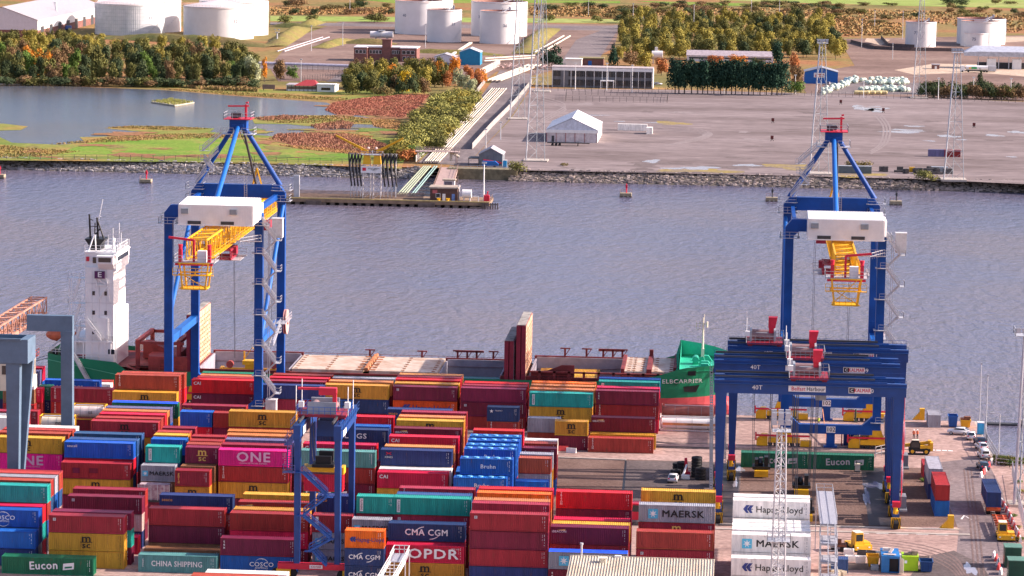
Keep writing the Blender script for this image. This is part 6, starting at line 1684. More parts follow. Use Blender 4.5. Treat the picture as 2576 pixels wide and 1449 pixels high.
c0, c1 = G(640,164), G(885,172); tag(MB().tube((c0.x,c0.y,1.2),(c1.x,c1.y,1.2),.6,n=8).tube((c0.x,c0.y+5,1.2),(c1.x,c1.y+5,1.2),.6,n=8).build('pipeline', mat('pipe_lilac', (.5,.46,.52), .5)), 'pale pipe pair crossing the tank farm road', 'pipe')
c0, c1 = G(1345,140), G(1418,98); tag(MB().tube((c0.x,c0.y,2),(c1.x,c1.y,2),.5,n=8).tube((c0.x+4,c0.y,2),(c1.x+4,c1.y,2),.5,n=8).build('pipeline', M_PIPE), 'white pipe pair climbing past the conifer right of tank 36', 'pipe')
c0, c1 = G(1220,158), G(1345,150); tag(MB().tube((c0.x,c0.y,2.4),(c1.x,c1.y,2.4),.4,n=8).tube((c0.x,c0.y-6,1.4),(c1.x,c1.y-6,1.4),.35,n=8).build('pipeline', M_PIPE), 'white pipe pair level behind the teal shed', 'pipe')
rr_ = random.Random(4)
t = thing('valve_manifold', 'tangle of red and white valve pipework behind the pipeline road', 'pipework', G(1290,172))
mb = MB()
for i in range(40): x, y = rr_.uniform(-12,18), rr_.uniform(-4,14); mb.tube((x,y,.3),(x+rr_.uniform(-3,3),y+rr_.uniform(-3,3),rr_.uniform(1,2.4)),.25,n=6)
part(t, 'pipework', mb, mat('manifold_pinkish', (.48,.33,.31), .6))
A = G(968,100); t = thing('pressure_vessel', 'horizontal white pressure vessel behind the brick offices', 'tank', A)
part(t, 'vessel', MB().tube((-9,0,3.2),(5,0,3.2),2.0,n=18), M_TANK); part(t, 'ladder', MB().bar((-3,-2.2,0),(-1.5,-2.2,6.5),.3).box(-4,-2,5.6,0,2,5.8), M_GALV); part(t, 'saddle', MB().box(-6,-1.5,0,-5,1.5,2).box(1,-1.5,0,2,1.5,2), M_CONC)

# ---------- jetty ----------
JY = 1036.
def JX(px): return V(px, 512, JY).x
j = thing('jetty', 'brown concrete oil jetty deck on piles across the channel', 'jetty', (JX(740), JY, -4))
def PJ(nm, mb, m):
    mb.v = [(v[0]-JX(740), v[1]-JY, v[2]+4) for v in mb.v]; return part(j, nm, mb, m)
x0, x1 = JX(690), JX(1231)
M_JET = mat('jetty_brown_concrete', (.25,.17,.11), .85, var=.3, scale=.3); M_JETD = mat('jetty_weathered', (.17,.13,.11), .85, var=.3, scale=.4)
PJ('deck', MB().box(x0,JY,-2.6,x1,JY+17,-1.5), M_JET)
mb = MB()
for i in range(24): x = x0+1+i*(x1-x0-4)/23; mb.box(x,JY+.4,-5,x+1.5,JY+2.6,-2.6).box(x,JY+13,-5,x+1.5,JY+15,-2.6)
q = PJ('pile', mb, M_JETD); q['kind'] = 'stuff'
PJ('kerb_line', MB().box(x0,JY-.05,-1.5,x1,JY+.35,-1.2), mat('kerb_yellowish', (.5,.38,.14), .8))
for a, b in ((770,806),(1052,1092)):
    mb = MB().box(JX(a),JY-.3,-2.5,JX(b),JY-.06,-2.2)
    for i in range(12): x = JX(a)+(JX(b)-JX(a))*i/11; mb.box(x,JY-.35,-4.3,x+.35,JY-.02,-2.0)
    PJ('fender', mb, M_JETD)
PJ('fender', MB().box(JX(1182),JY-.5,-3.4,JX(1212),JY-.1,-3.0), M_JETD)
mb = MB().box(JX(1214),JY-.2,-2.2,JX(1214)+5.2,JY-.03,-1.9)
for i in range(7): x = JX(1214)+i*.8; mb.box(x,JY-.4,-4.5,x+.4,JY-.02,-1.5)
PJ('fender', mb, M_JETD)
mb = MB()
rail(mb, [(x0,JY+15,-1.5),(JX(1000),JY+15,-1.5)], 1.3, .1, 3); rail(mb, [(JX(1150),JY+14,-1.5),(x1,JY+14,-1.5),(x1,JY+1,-1.5)], 1.3, .1, 2)
for i in range(5): z = -1.2+i*.3; mb.tube((x0,JY+6+i,z),(JX(1060),JY+6+i,z),.16,n=6)
PJ('deck_pipework', mb, mat('pipework_brownish', (.24,.17,.14), .7, var=.3))
def jt(name, label, cat, px, dy=0, z=-1.5): return thing(name, label, cat, (JX(px), JY+dy, z))
t = jt('control_hut', 'brown brick control hut with a white door on the oil jetty', 'hut', 1119, 3); w = JX(1164)-JX(1119)
w = (JX(1150)-JX(1083))/2
part(t, 'wall', MB().box(-w-.8,0,0,w-.6,7,4.0), mat('dark_brown_brick', (.10,.055,.045), .85)); part(t, 'roof', MB().box(-w-1.2,-.4,4,w-.2,7.4,4.5), mat('roof_tan', (.40,.33,.26), .7))
part(t, 'door', MB().box(-1.1,-.06,0,-.1,-.01,2.3), M_WHITE); part(t, 'door', MB().box(2,-.06,0,3,-.01,2.3), mat('door_blue', (.12,.22,.5), .5)); window(t, -3.2, 1.1, -1.9, 2.3)
part(t, 'notice', MB().box(-4.4,-.06,2.4,-2.8,-.01,3.5), mat('notice_red', (.45,.12,.12), .6))
part(t, 'vent_stack', MB().tube((w-.2,2,0),(w-.2,2,5.2),.3,n=8), M_GALV)
t = jt('watch_cabin', 'small glazed watch cabin on the approach roadway of the jetty', 'cabin', 1118, 16); part(t, 'wall', MB().box(-1.8,0,2.2,1.8,3,5.4), M_CLAD); part(t, 'window', MB().box(-1.5,-.06,2.6,1.0,-.02,5.0), mat('glass_lilac', (.16,.14,.18), .2)); part(t, 'roof', MB().box(-2.2,-.4,5.4,2.2,3.4,5.8), mat('roof_tan', (.40,.33,.26), .7)); part(t, 'support', MB().box(-1.6,.2,0,1.6,2.8,2.2), M_JETD)
t = jt('water_tank', 'white horizontal cylinder on saddles at the jetty end', 'tank', 1171, 4); part(t, 'vessel', MB().tube((-1.4,0,2.4),(1.6,0,2.4),1.4,n=18), M_WHITE); part(t, 'saddle', MB().box(-1,-.9,0,-.7,.9,1.4).box(.9,-.9,0,1.2,.9,1.4), M_GALV); part(t, 'frame', MB().bar((2,-.8,1.6),(4,-.8,1.6),.3).bar((4,-.8,0),(4,-.8,1.6),.3), M_WHITE)
t = jt('lamp_post', 'tall white lamp post at the right end of the jetty', 'lamp post', 1213, 6); part(t, 'column', MB().tube((0,0,0),(0,0,12.5),.25,.18,n=8), M_WHITE); part(t, 'lantern', MB().box(-.8,-.3,12.3,.8,.3,12.8), M_GALV)
t = jt('fire_monitor', 'red fire monitor on the right end of the jetty', 'fire monitor', 1222, 5); part(t, 'body', MB().box(-1,-.8,0,.8,.8,2.0), M_RED); part(t, 'nozzle', MB().tube((0,0,2),(.3,-.6,3.2),.2), M_RED)
for i in range(2):
    t = jt('bollard', ['left','right'][i]+' yellow bollard in front of the jetty control hut', 'bollard', [1103,1126][i], .9); part(t, 'post', MB().tube((0,0,0),(0,0,.7),.45,n=10).tube((-.6,0,.8),(.6,0,.8),.3), M_YEL); part(t, 'base', MB().box(-.7,-.5,0,.7,.5,.12), M_JETD)
t = jt('mooring_pillar', 'grey steel pillar on the jetty beside the left quay crane', 'pillar', 741, 5); part(t, 'column', MB().box(-.9,-.7,0,.9,.7,7.2), M_GALV); part(t, 'gallery', rail(MB().box(-2.2,-1,6.2,-.9,1,6.3), [(-2.2,-1,6.3),(-.9,-1,6.3)], 1.4, .1), M_GALV)
# loading towers with derricks
for i, (px, tip) in enumerate(((917,(845,340)),(943,(1014,347)))):
    x = JX(px); t = thing('loading_tower', ['left','right'][i]+' lattice loading tower with yellow derrick above the jetty', 'tower', (x, JY+6, -1.5))
    mb = MB(); n = 6; s = 1.25
    for a in (-s, s):
        for b in (-s, s): mb.bar((a,b,0),(a,b,11.2),.2)
    for k in range(n):
        z0, z1 = k*11.2/n, (k+1)*11.2/n
        for a in (-s, s): mb.bar((a,-s,z0),(a,s,z1),.13).bar((-s,a,z0),(s,a,z1),.13)
        for a in (-s, s): mb.bar((a,-s,z1),(a,s,z1),.13).bar((-s,a,z1),(s,a,z1),.13)
    part(t, 'lattice_frame', mb, mat('tower_pale_steel', (.56,.53,.53), .6))
    part(t, 'yellow_pedestal', MB().add([(-1.3,-1.2,11.3),(1.3,-1.2,11.3),(1.3,1.2,11.3),(-1.3,1.2,11.3),(-.95,-.9,14.4),(.95,-.9,14.4),(.95,.9,14.4),(-.95,.9,14.4)],[(0,3,2,1),(4,5,6,7),(0,1,5,4),(1,2,6,5),(2,3,7,6),(3,0,4,7)]), M_YEL)
    part(t, 'gallery', rail(MB().box(-1.7,-1.6,14.4,1.7,1.6,14.55), [(-1.7,-1.6,14.55),(1.7,-1.6,14.55),(1.7,1.6,14.55)], 1.1, .08), M_GALV)
    e = V(*tip, JY+6); bx, bz = e.x-x, e.z+1.5
    sx = 1 if bx > 0 else -1
    part(t, 'derrick', MB().bar((-.4*sx,-.4,15.6),(bx,-.1,bz),.42).bar((-.4*sx,.4,15.0),(bx,.1,bz-.2),.42).bar((sx*.8,0,14.5),(sx*2.4,0,16.6),.22).bar((bx*.5,-.3,(15.6+bz)/2),(bx*.35,.3,15.6+(bz-15.6)*.35-.5),.12), M_YEL)
    part(t, 'lamp_globe', MB().ell((-sx*.4,0,16.6),(.45,.45,.45),8,6), mat('globe_pinkish', (.7,.5,.45), .5))
x = JX(929); t = thing('terminal_sign', 'white terminal name board with a red square between the loading towers', 'sign', (x, JY+4.4, 7.0))
part(t, 'panel', MB().box(-3.4,-.1,0,3.4,.1,2.2), M_WHITE); part(t, 'emblem', MB().box(-2.9,-.14,.7,-1.7,-.105,1.75), M_RED)
text('BELFAST TERMINAL\nOIL BERTH\nNo 2', .46, LK, t, (.95,-.14,1.15), .01, .95)
M_HOSE = mat('hose_black', (.02,.018,.022), .6)
for i, (pa, pb) in enumerate(((872,900),(956,990))):
    for k in range(4):
        x = JX(pa+(pb-pa)*k/3.4)
        t = thing('loading_hose', f"black loading hose loop {['left','right'][i]} of the loading towers, {['leftmost','second','third','rightmost'][k]} of four", 'hose', (x, JY+5, -1.5), 0, 'loading hoses')
        pts = [(0,0,15.2-.5*k%1)]+[(0,0,14.2)]+[(.3-.3*math.cos(math.pi*s/6)+.45*math.sin(math.pi*s/12),0,14.2-10.2*math.sin(math.pi*s/12)) for s in range(1,12)]+[(1.1,0,14.4)]
        part(t, 'hose', MB().path(pts, .26, 7), M_HOSE); part(t, 'riser', MB().tube((.55,1.2,0),(.55,1.2,14.8),.15,n=6).bar((.0,1.2,14.8),(1.1,0,14.8),.14), M_GALV)
# pipe trestle and approach roadway
for i in range(6):
    n0, n1 = G(999+i*7 if i < 4 else 1010+i*6, 490, -1), G(1066+i*5.5 if i < 4 else 1069+i*6, 418, .8)
    tag(MB().tube(n0, n1, .27 if i < 4 else .24, n=8).build('pipeline', M_PIPEG if i < 4 else M_PIPET), f"{'pale green' if i<4 else 'turquoise'} pipe on the jetty trestle, {['leftmost','second from left','third from left','third from right','second from right','rightmost'][i]} of six", 'pipe', 'pipes on the jetty trestle')
r0, r1 = JX(1070), G(1122,417).x
t = thing('approach_roadway', 'pinkish trestle roadway joining the oil jetty to the bank', 'roadway', (0,0,0))
part(t, 'deck', MB().add([(r0,JY+17,-1.4),(r0+6.5,JY+17,-1.4),(r1+5,1138,.1),(r1-1,1138,.1),(r0,JY+17,-2.2),(r0+6.5,JY+17,-2.2),(r1+5,1138,-.8),(r1-1,1138,-.8)],[(0,1,2,3),(4,7,6,5),(0,4,5,1),(1,5,6,2),(2,6,7,3),(3,7,4,0)]), mat('roadway_pinkish', (.38,.27,.24), .85, var=.2))
mb = MB()
for k in range(7): y = JY+22+k*13; x = r0+(r1-r0)*(y-JY-17)/(1138-JY-17); mb.box(x-7,y,-5,x-6.3,y+1,-1.6).box(x+1,y,-5,x+1.7,y+1,-1.8).box(x+5,y,-5,x+5.7,y+1,-1.8).box(x-8,y,-1.7,x+6,y+.6,-1.5)
part(t, 'trestle_pile', mb, M_JETD)
mb = MB(); rail(mb, [(r0+6.5,JY+17,-1.4),(r1+5,1138,.1)], 1.2, .08, 3); rail(mb, [(r0,JY+17,-1.4),(r1-1,1138,.1)], 1.2, .08, 3); part(t, 'handrail', mb, mat('rail_brown', (.3,.2,.16), .7))
t = thing('pipe_gantry', 'steel pipe gantry where the trestle meets the bank', 'gantry', G(1078,412)); mb = MB()
for x in (-4, 10):
    for y in (0, 5): mb.bar((x,y,0),(x,y,4.5),.3)
rail(mb, [(-5,0,4.5),(11,0,4.5)], 1.2, .12); rail(mb, [(-5,5,4.5),(11,5,4.5)], 1.2, .12); mb.box(-5,0,4.3,11,5,4.5); part(t, 'frame', mb, mat('gantry_rusty', (.40,.30,.27), .7)); part(t, 'bend', MB().tube((8,2,1),(8,2,4.2),.5).tube((8,2,4.2),(11,2,2.5),.5), M_PIPE)
a = G(1140,418); b = G(1290,425)
MB().box(a.x-1,1132,-5,b.x+2,1140,.3).build('bank_wall', mat('bank_wall_mossy', (.20,.17,.10), .9, var=.3))['kind'] = 'structure'
rl2 = rail(MB(), [(0,0,0),(b.x-a.x,0,0)], 1.2, .1, 2.5); tag(rl2.build('railing', M_GALV, None, (a.x,1132.4,.3)), 'grey railing along the mossy bank wall right of the jetty', 'railing')
# navigation dolphins
for i, (px, py, lab) in enumerate(((-2,452,'square concrete beacon platform cut by the left edge of the view'),(367,464,'square concrete beacon platform nearest the left quay crane'),(1574,499,'square concrete beacon platform with red lamp right of the jetty'),(1941,510,'square concrete beacon platform just left of the right crane'),(2253,519,'square concrete beacon platform just right of the right crane'))):
    A = G(px, py, -4); t = thing('beacon_platform', lab, 'beacon', A)
    part(t, 'platform', MB().box(-2.0,-1.6,.9,2.0,1.6,1.9), mat('beacon_tan_concrete', (.30,.25,.17), .85, var=.25))
    part(t, 'pile', MB().box(-2.1,-1.4,-1.5,-.9,1.4,1.0).box(-.5,-1.4,-1.5,.6,1.4,1.0).box(1.0,-1.4,-1.5,2.1,1.4,1.0), M_JETD)
    part(t, 'beacon', MB().tube((.2,0,1.9),(.2,0,3.6),.22).box(-.15,-.3,3.6,.55,.3,4.6).tube((.2,0,4.6),(.2,0,5.1),.15), M_RED if i < 3 else M_DKGREY)
    part(t, 'railing', rail(MB(), [(-1.9,-1.5,1.9),(-1.9,1.5,1.9),(1.9,1.5,1.9)], 1.1, .08, 1.2), mat('rail_dull_pink', (.4,.25,.24), .7))
# raft on the pond
a = [G(*p) for p in ((380,259),(430,252),(489,260),(440,268))]; c = (a[0]+a[2])/2
t = thing('planted_raft', 'square planted raft floating on the lake', 'raft', (c.x, c.y, .1))
part(t, 'frame', MB().add([p-c+Vector((0,0,.0)) for p in a]+[p-c+Vector((0,0,.5)) for p in a], [(4,5,6,7),(0,4,5,1),(1,5,6,2),(2,6,7,3),(3,7,4,0)]), mat('raft_board', (.45,.40,.30), .8))
mb = MB(); rr = random.Random(8)
for _ in range(500):
    u, v = rr.random(), rr.random(); p = (a[0].lerp(a[1],u)).lerp(a[3].lerp(a[2],u), v)-c; mb.bar(p+Vector((0,0,.5)), p+Vector((rr.uniform(-.3,.3),rr.uniform(-.3,.3),.5+rr.uniform(.3,.9))), .2)
part(t, 'plants', mb, mat('raft_plants', (.22,.22,.05), .9, var=.4))
# reflectors, barriers and clutter on the lot
for i, (px, py, lab) in enumerate(((1944,310,'dark marker stand on the open grey lot, farther of two left of the mast'),(1942,355,'dark marker stand on the open grey lot, nearer of two left of the mast'),(2222,284,'dark marker stand beside the large puddle'),(2115,263,'black marker stand below the gas depot'),(2450,322,'dark red marker stand near the right edge of the lot'))):
    t = thing('marker_stand', lab, 'marker', G(px, py)); part(t, 'board', MB().box(-.6,-.1,.8,.6,.1,2.2), mat('marker_dark_red', (.12,.02,.02), .7)); part(t, 'leg', MB().bar((-.5,-.5,0),(0,0,1.2),.2).bar((.6,.4,0),(0,0,1.2),.2), M_BLACK)
t = thing('water_bowser', 'grey cabin by the rocks right of the far mast', 'cabin', G(2150,436)); part(t, 'cabin', MB().box(-6,-1.2,0,6,1.2,2.6), mat('dark_slate', (.10,.13,.15), .6)); part(t, 'roof', MB().box(-6.1,-1.3,2.6,6.1,1.3,2.75), M_GREYP)
t.name = 'site_cabin'
t = thing('scrap_machinery', 'heap of scrap machinery near the rocks on the lot', 'scrap', G(2275,436)); mb = MB()
for _ in range(26): x, y = rr.uniform(-9,14), rr.uniform(-3,6); mb.box(x,y,0,x+rr.uniform(.8,4),y+rr.uniform(.6,1.6),rr.uniform(.5,2.2))
part(t, 'scrap', mb, mat('scrap_dark', (.10,.09,.085), .8, var=.4)); part(t, 'grey_box', MB().box(10,4,0,16,6.5,2.2), M_GREYP); part(t, 'yellow_box', MB().box(2,5,0,4,6.5,1.8), M_YEL)
# gas bottles
GB = None; ng = 0
M_BOT = mat('gas_bottle_white', (.70,.70,.66), .5, objvar=.15); M_BOTG = mat('gas_bottle_greenish', (.50,.58,.48), .5, objvar=.15); M_BOTY = mat('gas_tank_yellowish', (.62,.52,.26), .5, objvar=.1)
def bottle(px, py, m, lab, L=1.9):
    global GB, ng
    if GB is None:
        GB = thing('gas_tank', lab, 'gas tank', (0,0,0), 0, 'gas tanks in the bottle yard'); part(GB, 'vessel', MB().tube((-.8,0,.95),(.8,0,.95),.78,n=12).ell((-.8,0,.95),(.5,.78,.78),10,6).ell((.8,0,.95),(.5,.78,.78),10,6), m); part(GB, 'foot', MB().box(-.7,-.4,0,-.5,.4,.3).box(.5,-.4,0,.7,.4,.3), M_GALV); r_ = GB
    else: r_ = copy_tree(GB)
    r_['label'] = lab
    A = G(px, py); r_.location = (A.x, A.y, .06); r_.rotation_euler.z = rr.uniform(.9, 2.2); s = rr.uniform(1.0, 1.45); r_.scale = (s, s, s)
    setmat(r_.children[0], m)
for i in range(62):
    u = rr.random(); x = 2070+u*88; y = 234-u*26+rr.uniform(-8,6)-(0 if u < .6 else 4)
    bottle(x, y, rr.choice([M_BOT,M_BOT,M_BOTG,M_BOTY]), 'white or yellowish gas tank heaped in front of the blue depot')
for i in range(110):
    x = rr.uniform(2165,2285); y = rr.uniform(203,214) if i % 2 else rr.uniform(224,232)
    bottle(x, y, rr.choice([M_BOT,M_BOT,M_BOTG]), 'pale gas tank heaped in the right half of the yard')
for i in range(5):
    A = G(2160+i*15, 238); t = thing('long_gas_tank', f"long yellowish gas tank at the front of the yard, {['leftmost','second','middle','fourth','rightmost'][i]} of the row", 'gas tank', (A.x,A.y,.06), 0, 'long gas tanks'); part(t, 'vessel', MB().tube((-1.9,0,1),(1.9,0,1),.95,n=14).ell((-1.9,0,1),(.5,.95,.95),10,6).ell((1.9,0,1),(.5,.95,.95),10,6), M_BOTY); part(t, 'foot', MB().box(-1.5,-.5,0,-1.2,.5,.3).box(1.2,-.5,0,1.5,.5,.3), M_GALV)
t = thing('banner', 'white feather banner by the light green bush', 'flag', G(2001,236)); part(t, 'cloth', MB().box(-.5,-.04,.6,.7,.04,4.6), M_WHITE); part(t, 'pole', MB().tube((-.5,0,0),(-.6,0,4.8),.06), M_GALV)
# parked cars far away
def car(label, loc, rz, col, name='parked_car', group=None, kind='hatch'):
    t = thing(name, label, 'van' if kind == 'van' else 'car', loc, rz, group)
    h = 1.45 if kind != 'van' else 1.85
    body = [(-2.1,.35),(2.05,.35),(2.12,.75),(1.95,.92),(1.0,.98),(.45,h-.05),(-1.2,h),(-1.95,1.0) if kind != 'van' else (-2.05,h-.1),(-2.12,.8)]
    bm_ = bmesh.new(); n = len(body); vs = []
    for y, k in ((-.86,.93),(-.78,1),(.78,1),(.86,.93)):
        vs.append([bm_.verts.new((x*(1 if abs(y) < .8 else .985), y*(1 if z < 1 else .86), .35+(z-.35)*(k if z > .9 else 1))) for x, z in body])
    for a, b in zip(vs, vs[1:]):
        for i in range(n): bm_.faces.new((a[i],a[(i+1)%n],b[(i+1)%n],b[i]))
    bm_.faces.new(vs[0][::-1]); bm_.faces.new(vs[-1]); bmesh.ops.recalc_face_normals(bm_, faces=bm_.faces)
    bmesh.ops.bevel(bm_, geom=bm_.edges[:], offset=.05, segments=2, affect='EDGES')
    me = bpy.data.meshes.new('body'); bm_.to_mesh(me); bm_.free(); me.materials.append(col); link('body', me, t)
    for p in me.polygons: p.use_smooth = True
    g = MB()
    g.add([(1.0,-.62,1.0),(1.0,.62,1.0),(.5,.56,h-.1),(.5,-.56,h-.1)],[(0,1,2,3)])
    if kind == 'van': g.add([(-2.10,-.6,1.15),(-2.10,.6,1.15),(-2.075,.55,h-.2),(-2.075,-.55,h-.2)],[(0,3,2,1)])
    else: g.add([(-1.99,-.58,1.02),(-1.99,.58,1.02),(-1.26,.54,h-.04),(-1.26,-.54,h-.04)],[(0,3,2,1)])
    for s in (-1, 1): g.add([(.8,s*.80,1.02),(-1.5,s*.80,1.02),(-1.1,s*.75,h-.12),(.4,s*.75,h-.12)],[(0,1,2,3)])
    for i, v in enumerate(g.v): g.v[i] = (v[0]*1.012, v[1]*1.06, v[2]+.012)
    part(t, 'window', g, M_GLASS)
    for x in (-1.3, 1.3):
        for s in (-1, 1):
            wv = part(t, 'wheel', MB().tube((x,s*.62,.32),(x,s*.88,.32),.33,n=14), M_RUBBER); part(wv, 'rim', MB().tube((x,s*.875,.32),(x,s*.895,.32),.2,n=10), M_GALV)
    for s in (-.6, .6): part(t, 'headlight', MB().box(2.0,s-.17,.66,2.13,s+.17,.82), M_WHITE); part(t, 'tail_light', MB().box(-2.14,s-.13,.75,-2.06,s+.13,.98), M_RED)
    return t
M_CARW = mat('car_white', (.75,.75,.76), .25, var=.02); M_CARB = mat('car_dark_blue', (.015,.03,.08), .25, var=.02); M_CARS = mat('car_silver', (.42,.42,.45), .3, .3, var=.03); M_CARG = mat('car_blue_grey', (.05,.09,.14), .3, var=.03)
A = G(1655,214); car('silver car parked between the office block and the hedge', (A.x,A.y,0), .3, M_CARS)
A = G(2085,213); car('pale car parked in front of the blue gas depot', (A.x,A.y,.06), 1.3, M_CARS)
# ================= vegetation =================
def leafmat(name, c, c2=None, var=.4):
    return mat(name, c, .85, scale=.7, var=var, spec=.15, objvar=.18, col2=c2)
LM = dict(olive=leafmat('leaves_olive', (.169,.156,.046), (.085,.098,.029)), dark=leafmat('leaves_dark_green', (.072,.098,.039), (.039,.058,.029)), brown=leafmat('leaves_russet_brown', (.247,.150,.072), (.117,.078,.039)),
    gold=leafmat('leaves_gold', (.338,.273,.052), (.195,.182,.046)), orange=leafmat('leaves_orange', (.650,.247,.026), (.364,.143,.026)), yellow=leafmat('leaves_yellow', (.700,.494,.026), (.468,.286,.026)),
    willow=leafmat('leaves_willow', (.33,.31,.085), (.17,.18,.05)), silver=leafmat('leaves_silver_green', (.390,.403,.234), (.195,.221,.117)), conifer=leafmat('leaves_conifer', (.026,.065,.036), (.016,.039,.026)),
    rust=leafmat('leaves_rust', (.468,.169,.058), (.260,.104,.039)), green=leafmat('leaves_green', (.130,.208,.039), (.065,.117,.026)), scrub=leafmat('leaves_scrub', (.221,.169,.065), (.117,.104,.039)))
M_BARK = mat('bark', (.10,.075,.06), .9, var=.3)
def crown_mesh(kind, seed, n=900):
    """unit crown: height 1, about 1 wide; leaf clumps spread through a lumpy volume"""
    r = random.Random(seed); vs = []; fs = []
    lobes = []
    if kind == 'round':
        lobes = [(r.uniform(-.26,.26), r.uniform(-.26,.26), r.uniform(.20,.82), r.uniform(.16,.26)) for _ in range(14)]+[(0,0,.5,.34)]
    elif kind == 'tall':
        lobes = [(r.uniform(-.10,.10), r.uniform(-.10,.10), .25+.68*k/8, .17*(1-.55*abs(k-3)/6)+.03) for k in range(9)]
    elif kind == 'cone':
        lobes = [(r.uniform(-.04,.04), r.uniform(-.04,.04), .16+.80*k/10, .30*(1-k/10.8)+.03) for k in range(11)]
    elif kind == 'hedge':
        lobes = [(r.uniform(-.16,.16), r.uniform(-.14,.14), .32+.60*k/9, .26*(1-.35*(k/9)**3)+r.uniform(-.03,.03)) for k in range(10)]
    elif kind == 'bush':
        lobes = [(r.uniform(-.34,.34), r.uniform(-.34,.34), r.uniform(.22,.60), r.uniform(.20,.32)) for _ in range(9)]
    tot = sum(l[3]**2 for l in lobes)
    for (x, y, z, R) in lobes:
        k = int(n*R*R/tot)
        for _ in range(k):
            a = r.uniform(0, 2*math.pi); cz = r.uniform(-.75, 1); q = math.sqrt(1-cz*cz); rad = R*(r.uniform(.55, 1.08))
            d = Vector((q*math.cos(a), q*math.sin(a), cz*.9)); p = Vector((x,y,z))+d*rad
            s = r.uniform(.018,.042)*(1.25 if kind == 'bush' else 1.1)
            nrm = (d+Vector((r.uniform(-.7,.7), r.uniform(-.7,.7), r.uniform(-.5,.8)))).normalized()
            u = nrm.cross(Vector((r.uniform(-1,1), r.uniform(-1,1), r.uniform(-1,1)))).normalized(); v = nrm.cross(u)
            i = len(vs)
            vs += [p+u*s, p+v*s*r.uniform(.6,1.1), p-u*s*r.uniform(.7,1.2), p-v*s]; fs.append((i,i+1,i+2,i+3))
    return MB().add(vs, fs).mesh('crown', fix=False)
CR = {k: [crown_mesh(k, 10*i+hash_, nn) for i in range(v)] for k, v, hash_, nn in (('round',4,1,1700),('tall',4,2,800),('cone',2,3,900),('hedge',3,4,1300),('bush',4,5,900))}
def trunk_mesh(h, r0):
    mb = MB().tube((0,0,0),(0,0,h*.55),r0,r0*.6,n=7)
    for i in range(5):
        a = 2*math.pi*i/5; mb.tube((0,0,h*(.25+.05*i)),(.16*math.cos(a),.16*math.sin(a),h*(.5+.05*i)),r0*.5,r0*.15,n=5)
    return mb.mesh('trunk', fix=False)
TRK = trunk_mesh(1.0, .022)
rt = random.Random(21)
def tree(name, label, group, px, py, h, wd, kind, m, cat='tree', z=0):
    A = G(px, py, z) if py is not None else px
    t = thing(name, label, cat, A, rt.uniform(0, 6.28), group)
    me = rt.choice(CR[kind]); 
    if not me.materials: me.materials.append(m)
    c = link('crown', me, t); c.scale = (wd, wd, h); setmat(c, m)
    if kind != 'bush' or wd > 5:
        k = link('trunk', TRK, t); k.scale = (h*.8, h*.8, h)
        if not TRK.materials: TRK.materials.append(M_BARK)
    return t
def pick(ws): return LM[rt.choices([w[0] for w in ws], [w[1] for w in ws])[0]]
WL = {'olive':'olive green', 'dark':'dark green', 'brown':'russet brown', 'gold':'golden green', 'silver':'silvery green','orange':'orange','yellow':'yellow','rust':'rust red','green':'green','willow':'yellow green','scrub':'dull brown'}
NM = {LM[k].name: WL[k] for k in WL}
# wood on the left shore of the lake
G1 = 'trees of the wood on the lake shore'
for y, n, x0, x1, h, w, mix in ((209,30,-20,640,11.5,7,(('dark',4),('brown',2),('olive',3),('green',2))),(192,28,-15,650,12.5,8,(('dark',3),('brown',2),('olive',3),('green',2))),(172,26,-20,640,12.5,8,(('olive',4),('brown',2),('dark',2),('gold',2),('green',1))),(152,24,-15,620,11.5,8,(('olive',4),('brown',2),('gold',2),('dark',2))),(130,20,-20,560,9,7,(('olive',3),('gold',3),('brown',1))),(112,16,-20,260,8,6.5,(('gold',4),('olive',2)))):
    for i in range(n):
        x = x0+(x1-x0)*(i+.5)/n+rt.uniform(-9,9); m = pick(mix)
        tree('broadleaf_tree', f"{NM[m.name]} autumn tree {'at the front' if y > 180 else ('in the middle' if y > 140 else 'at the back')} of the lake shore wood", G1, x, y+rt.uniform(-5,3)+x*.012, h*rt.uniform(.8,1.2), w*rt.uniform(.85,1.25), 'round', m)
for px, py, h, w, k, lab in ((75,192,15,8,'orange','left of two bright orange trees in the lake shore wood'),(108,203,15.5,9,'orange','right of two bright orange trees in the lake shore wood'),(637,219,15,10,'silver','big silvery willow at the right end of the lake shore wood'),(590,222,8,11,'dark','low grey green bush below the silvery willow'),(665,206,12,6,'orange','slim orange birch between the willow and the pavilion'),(705,203,11,9,'brown','bare brown tree above the pavilion'),(735,200,7,7,'green','small green tree left of the pavilion roof'),(500,131,9,4,'gold','pointed golden tree below the clean broad tank')):
    tree('broadleaf_tree', lab, None, px, py, h, w, 'tall' if 'birch' in lab or 'pointed' in lab else ('bush' if 'bush' in lab else 'round'), LM[k])
for i in range(26):
    x = -15+660*(i+.5)/26; k = rt.choice(['dark','dark','olive','brown'])
    tree('broadleaf_tree', f"low {WL[k]} bush along the foot of the lake shore wood", G1, x+rt.uniform(-6,6), 214+x*.013, rt.uniform(5,7), rt.uniform(9,12), 'bush', LM[k])
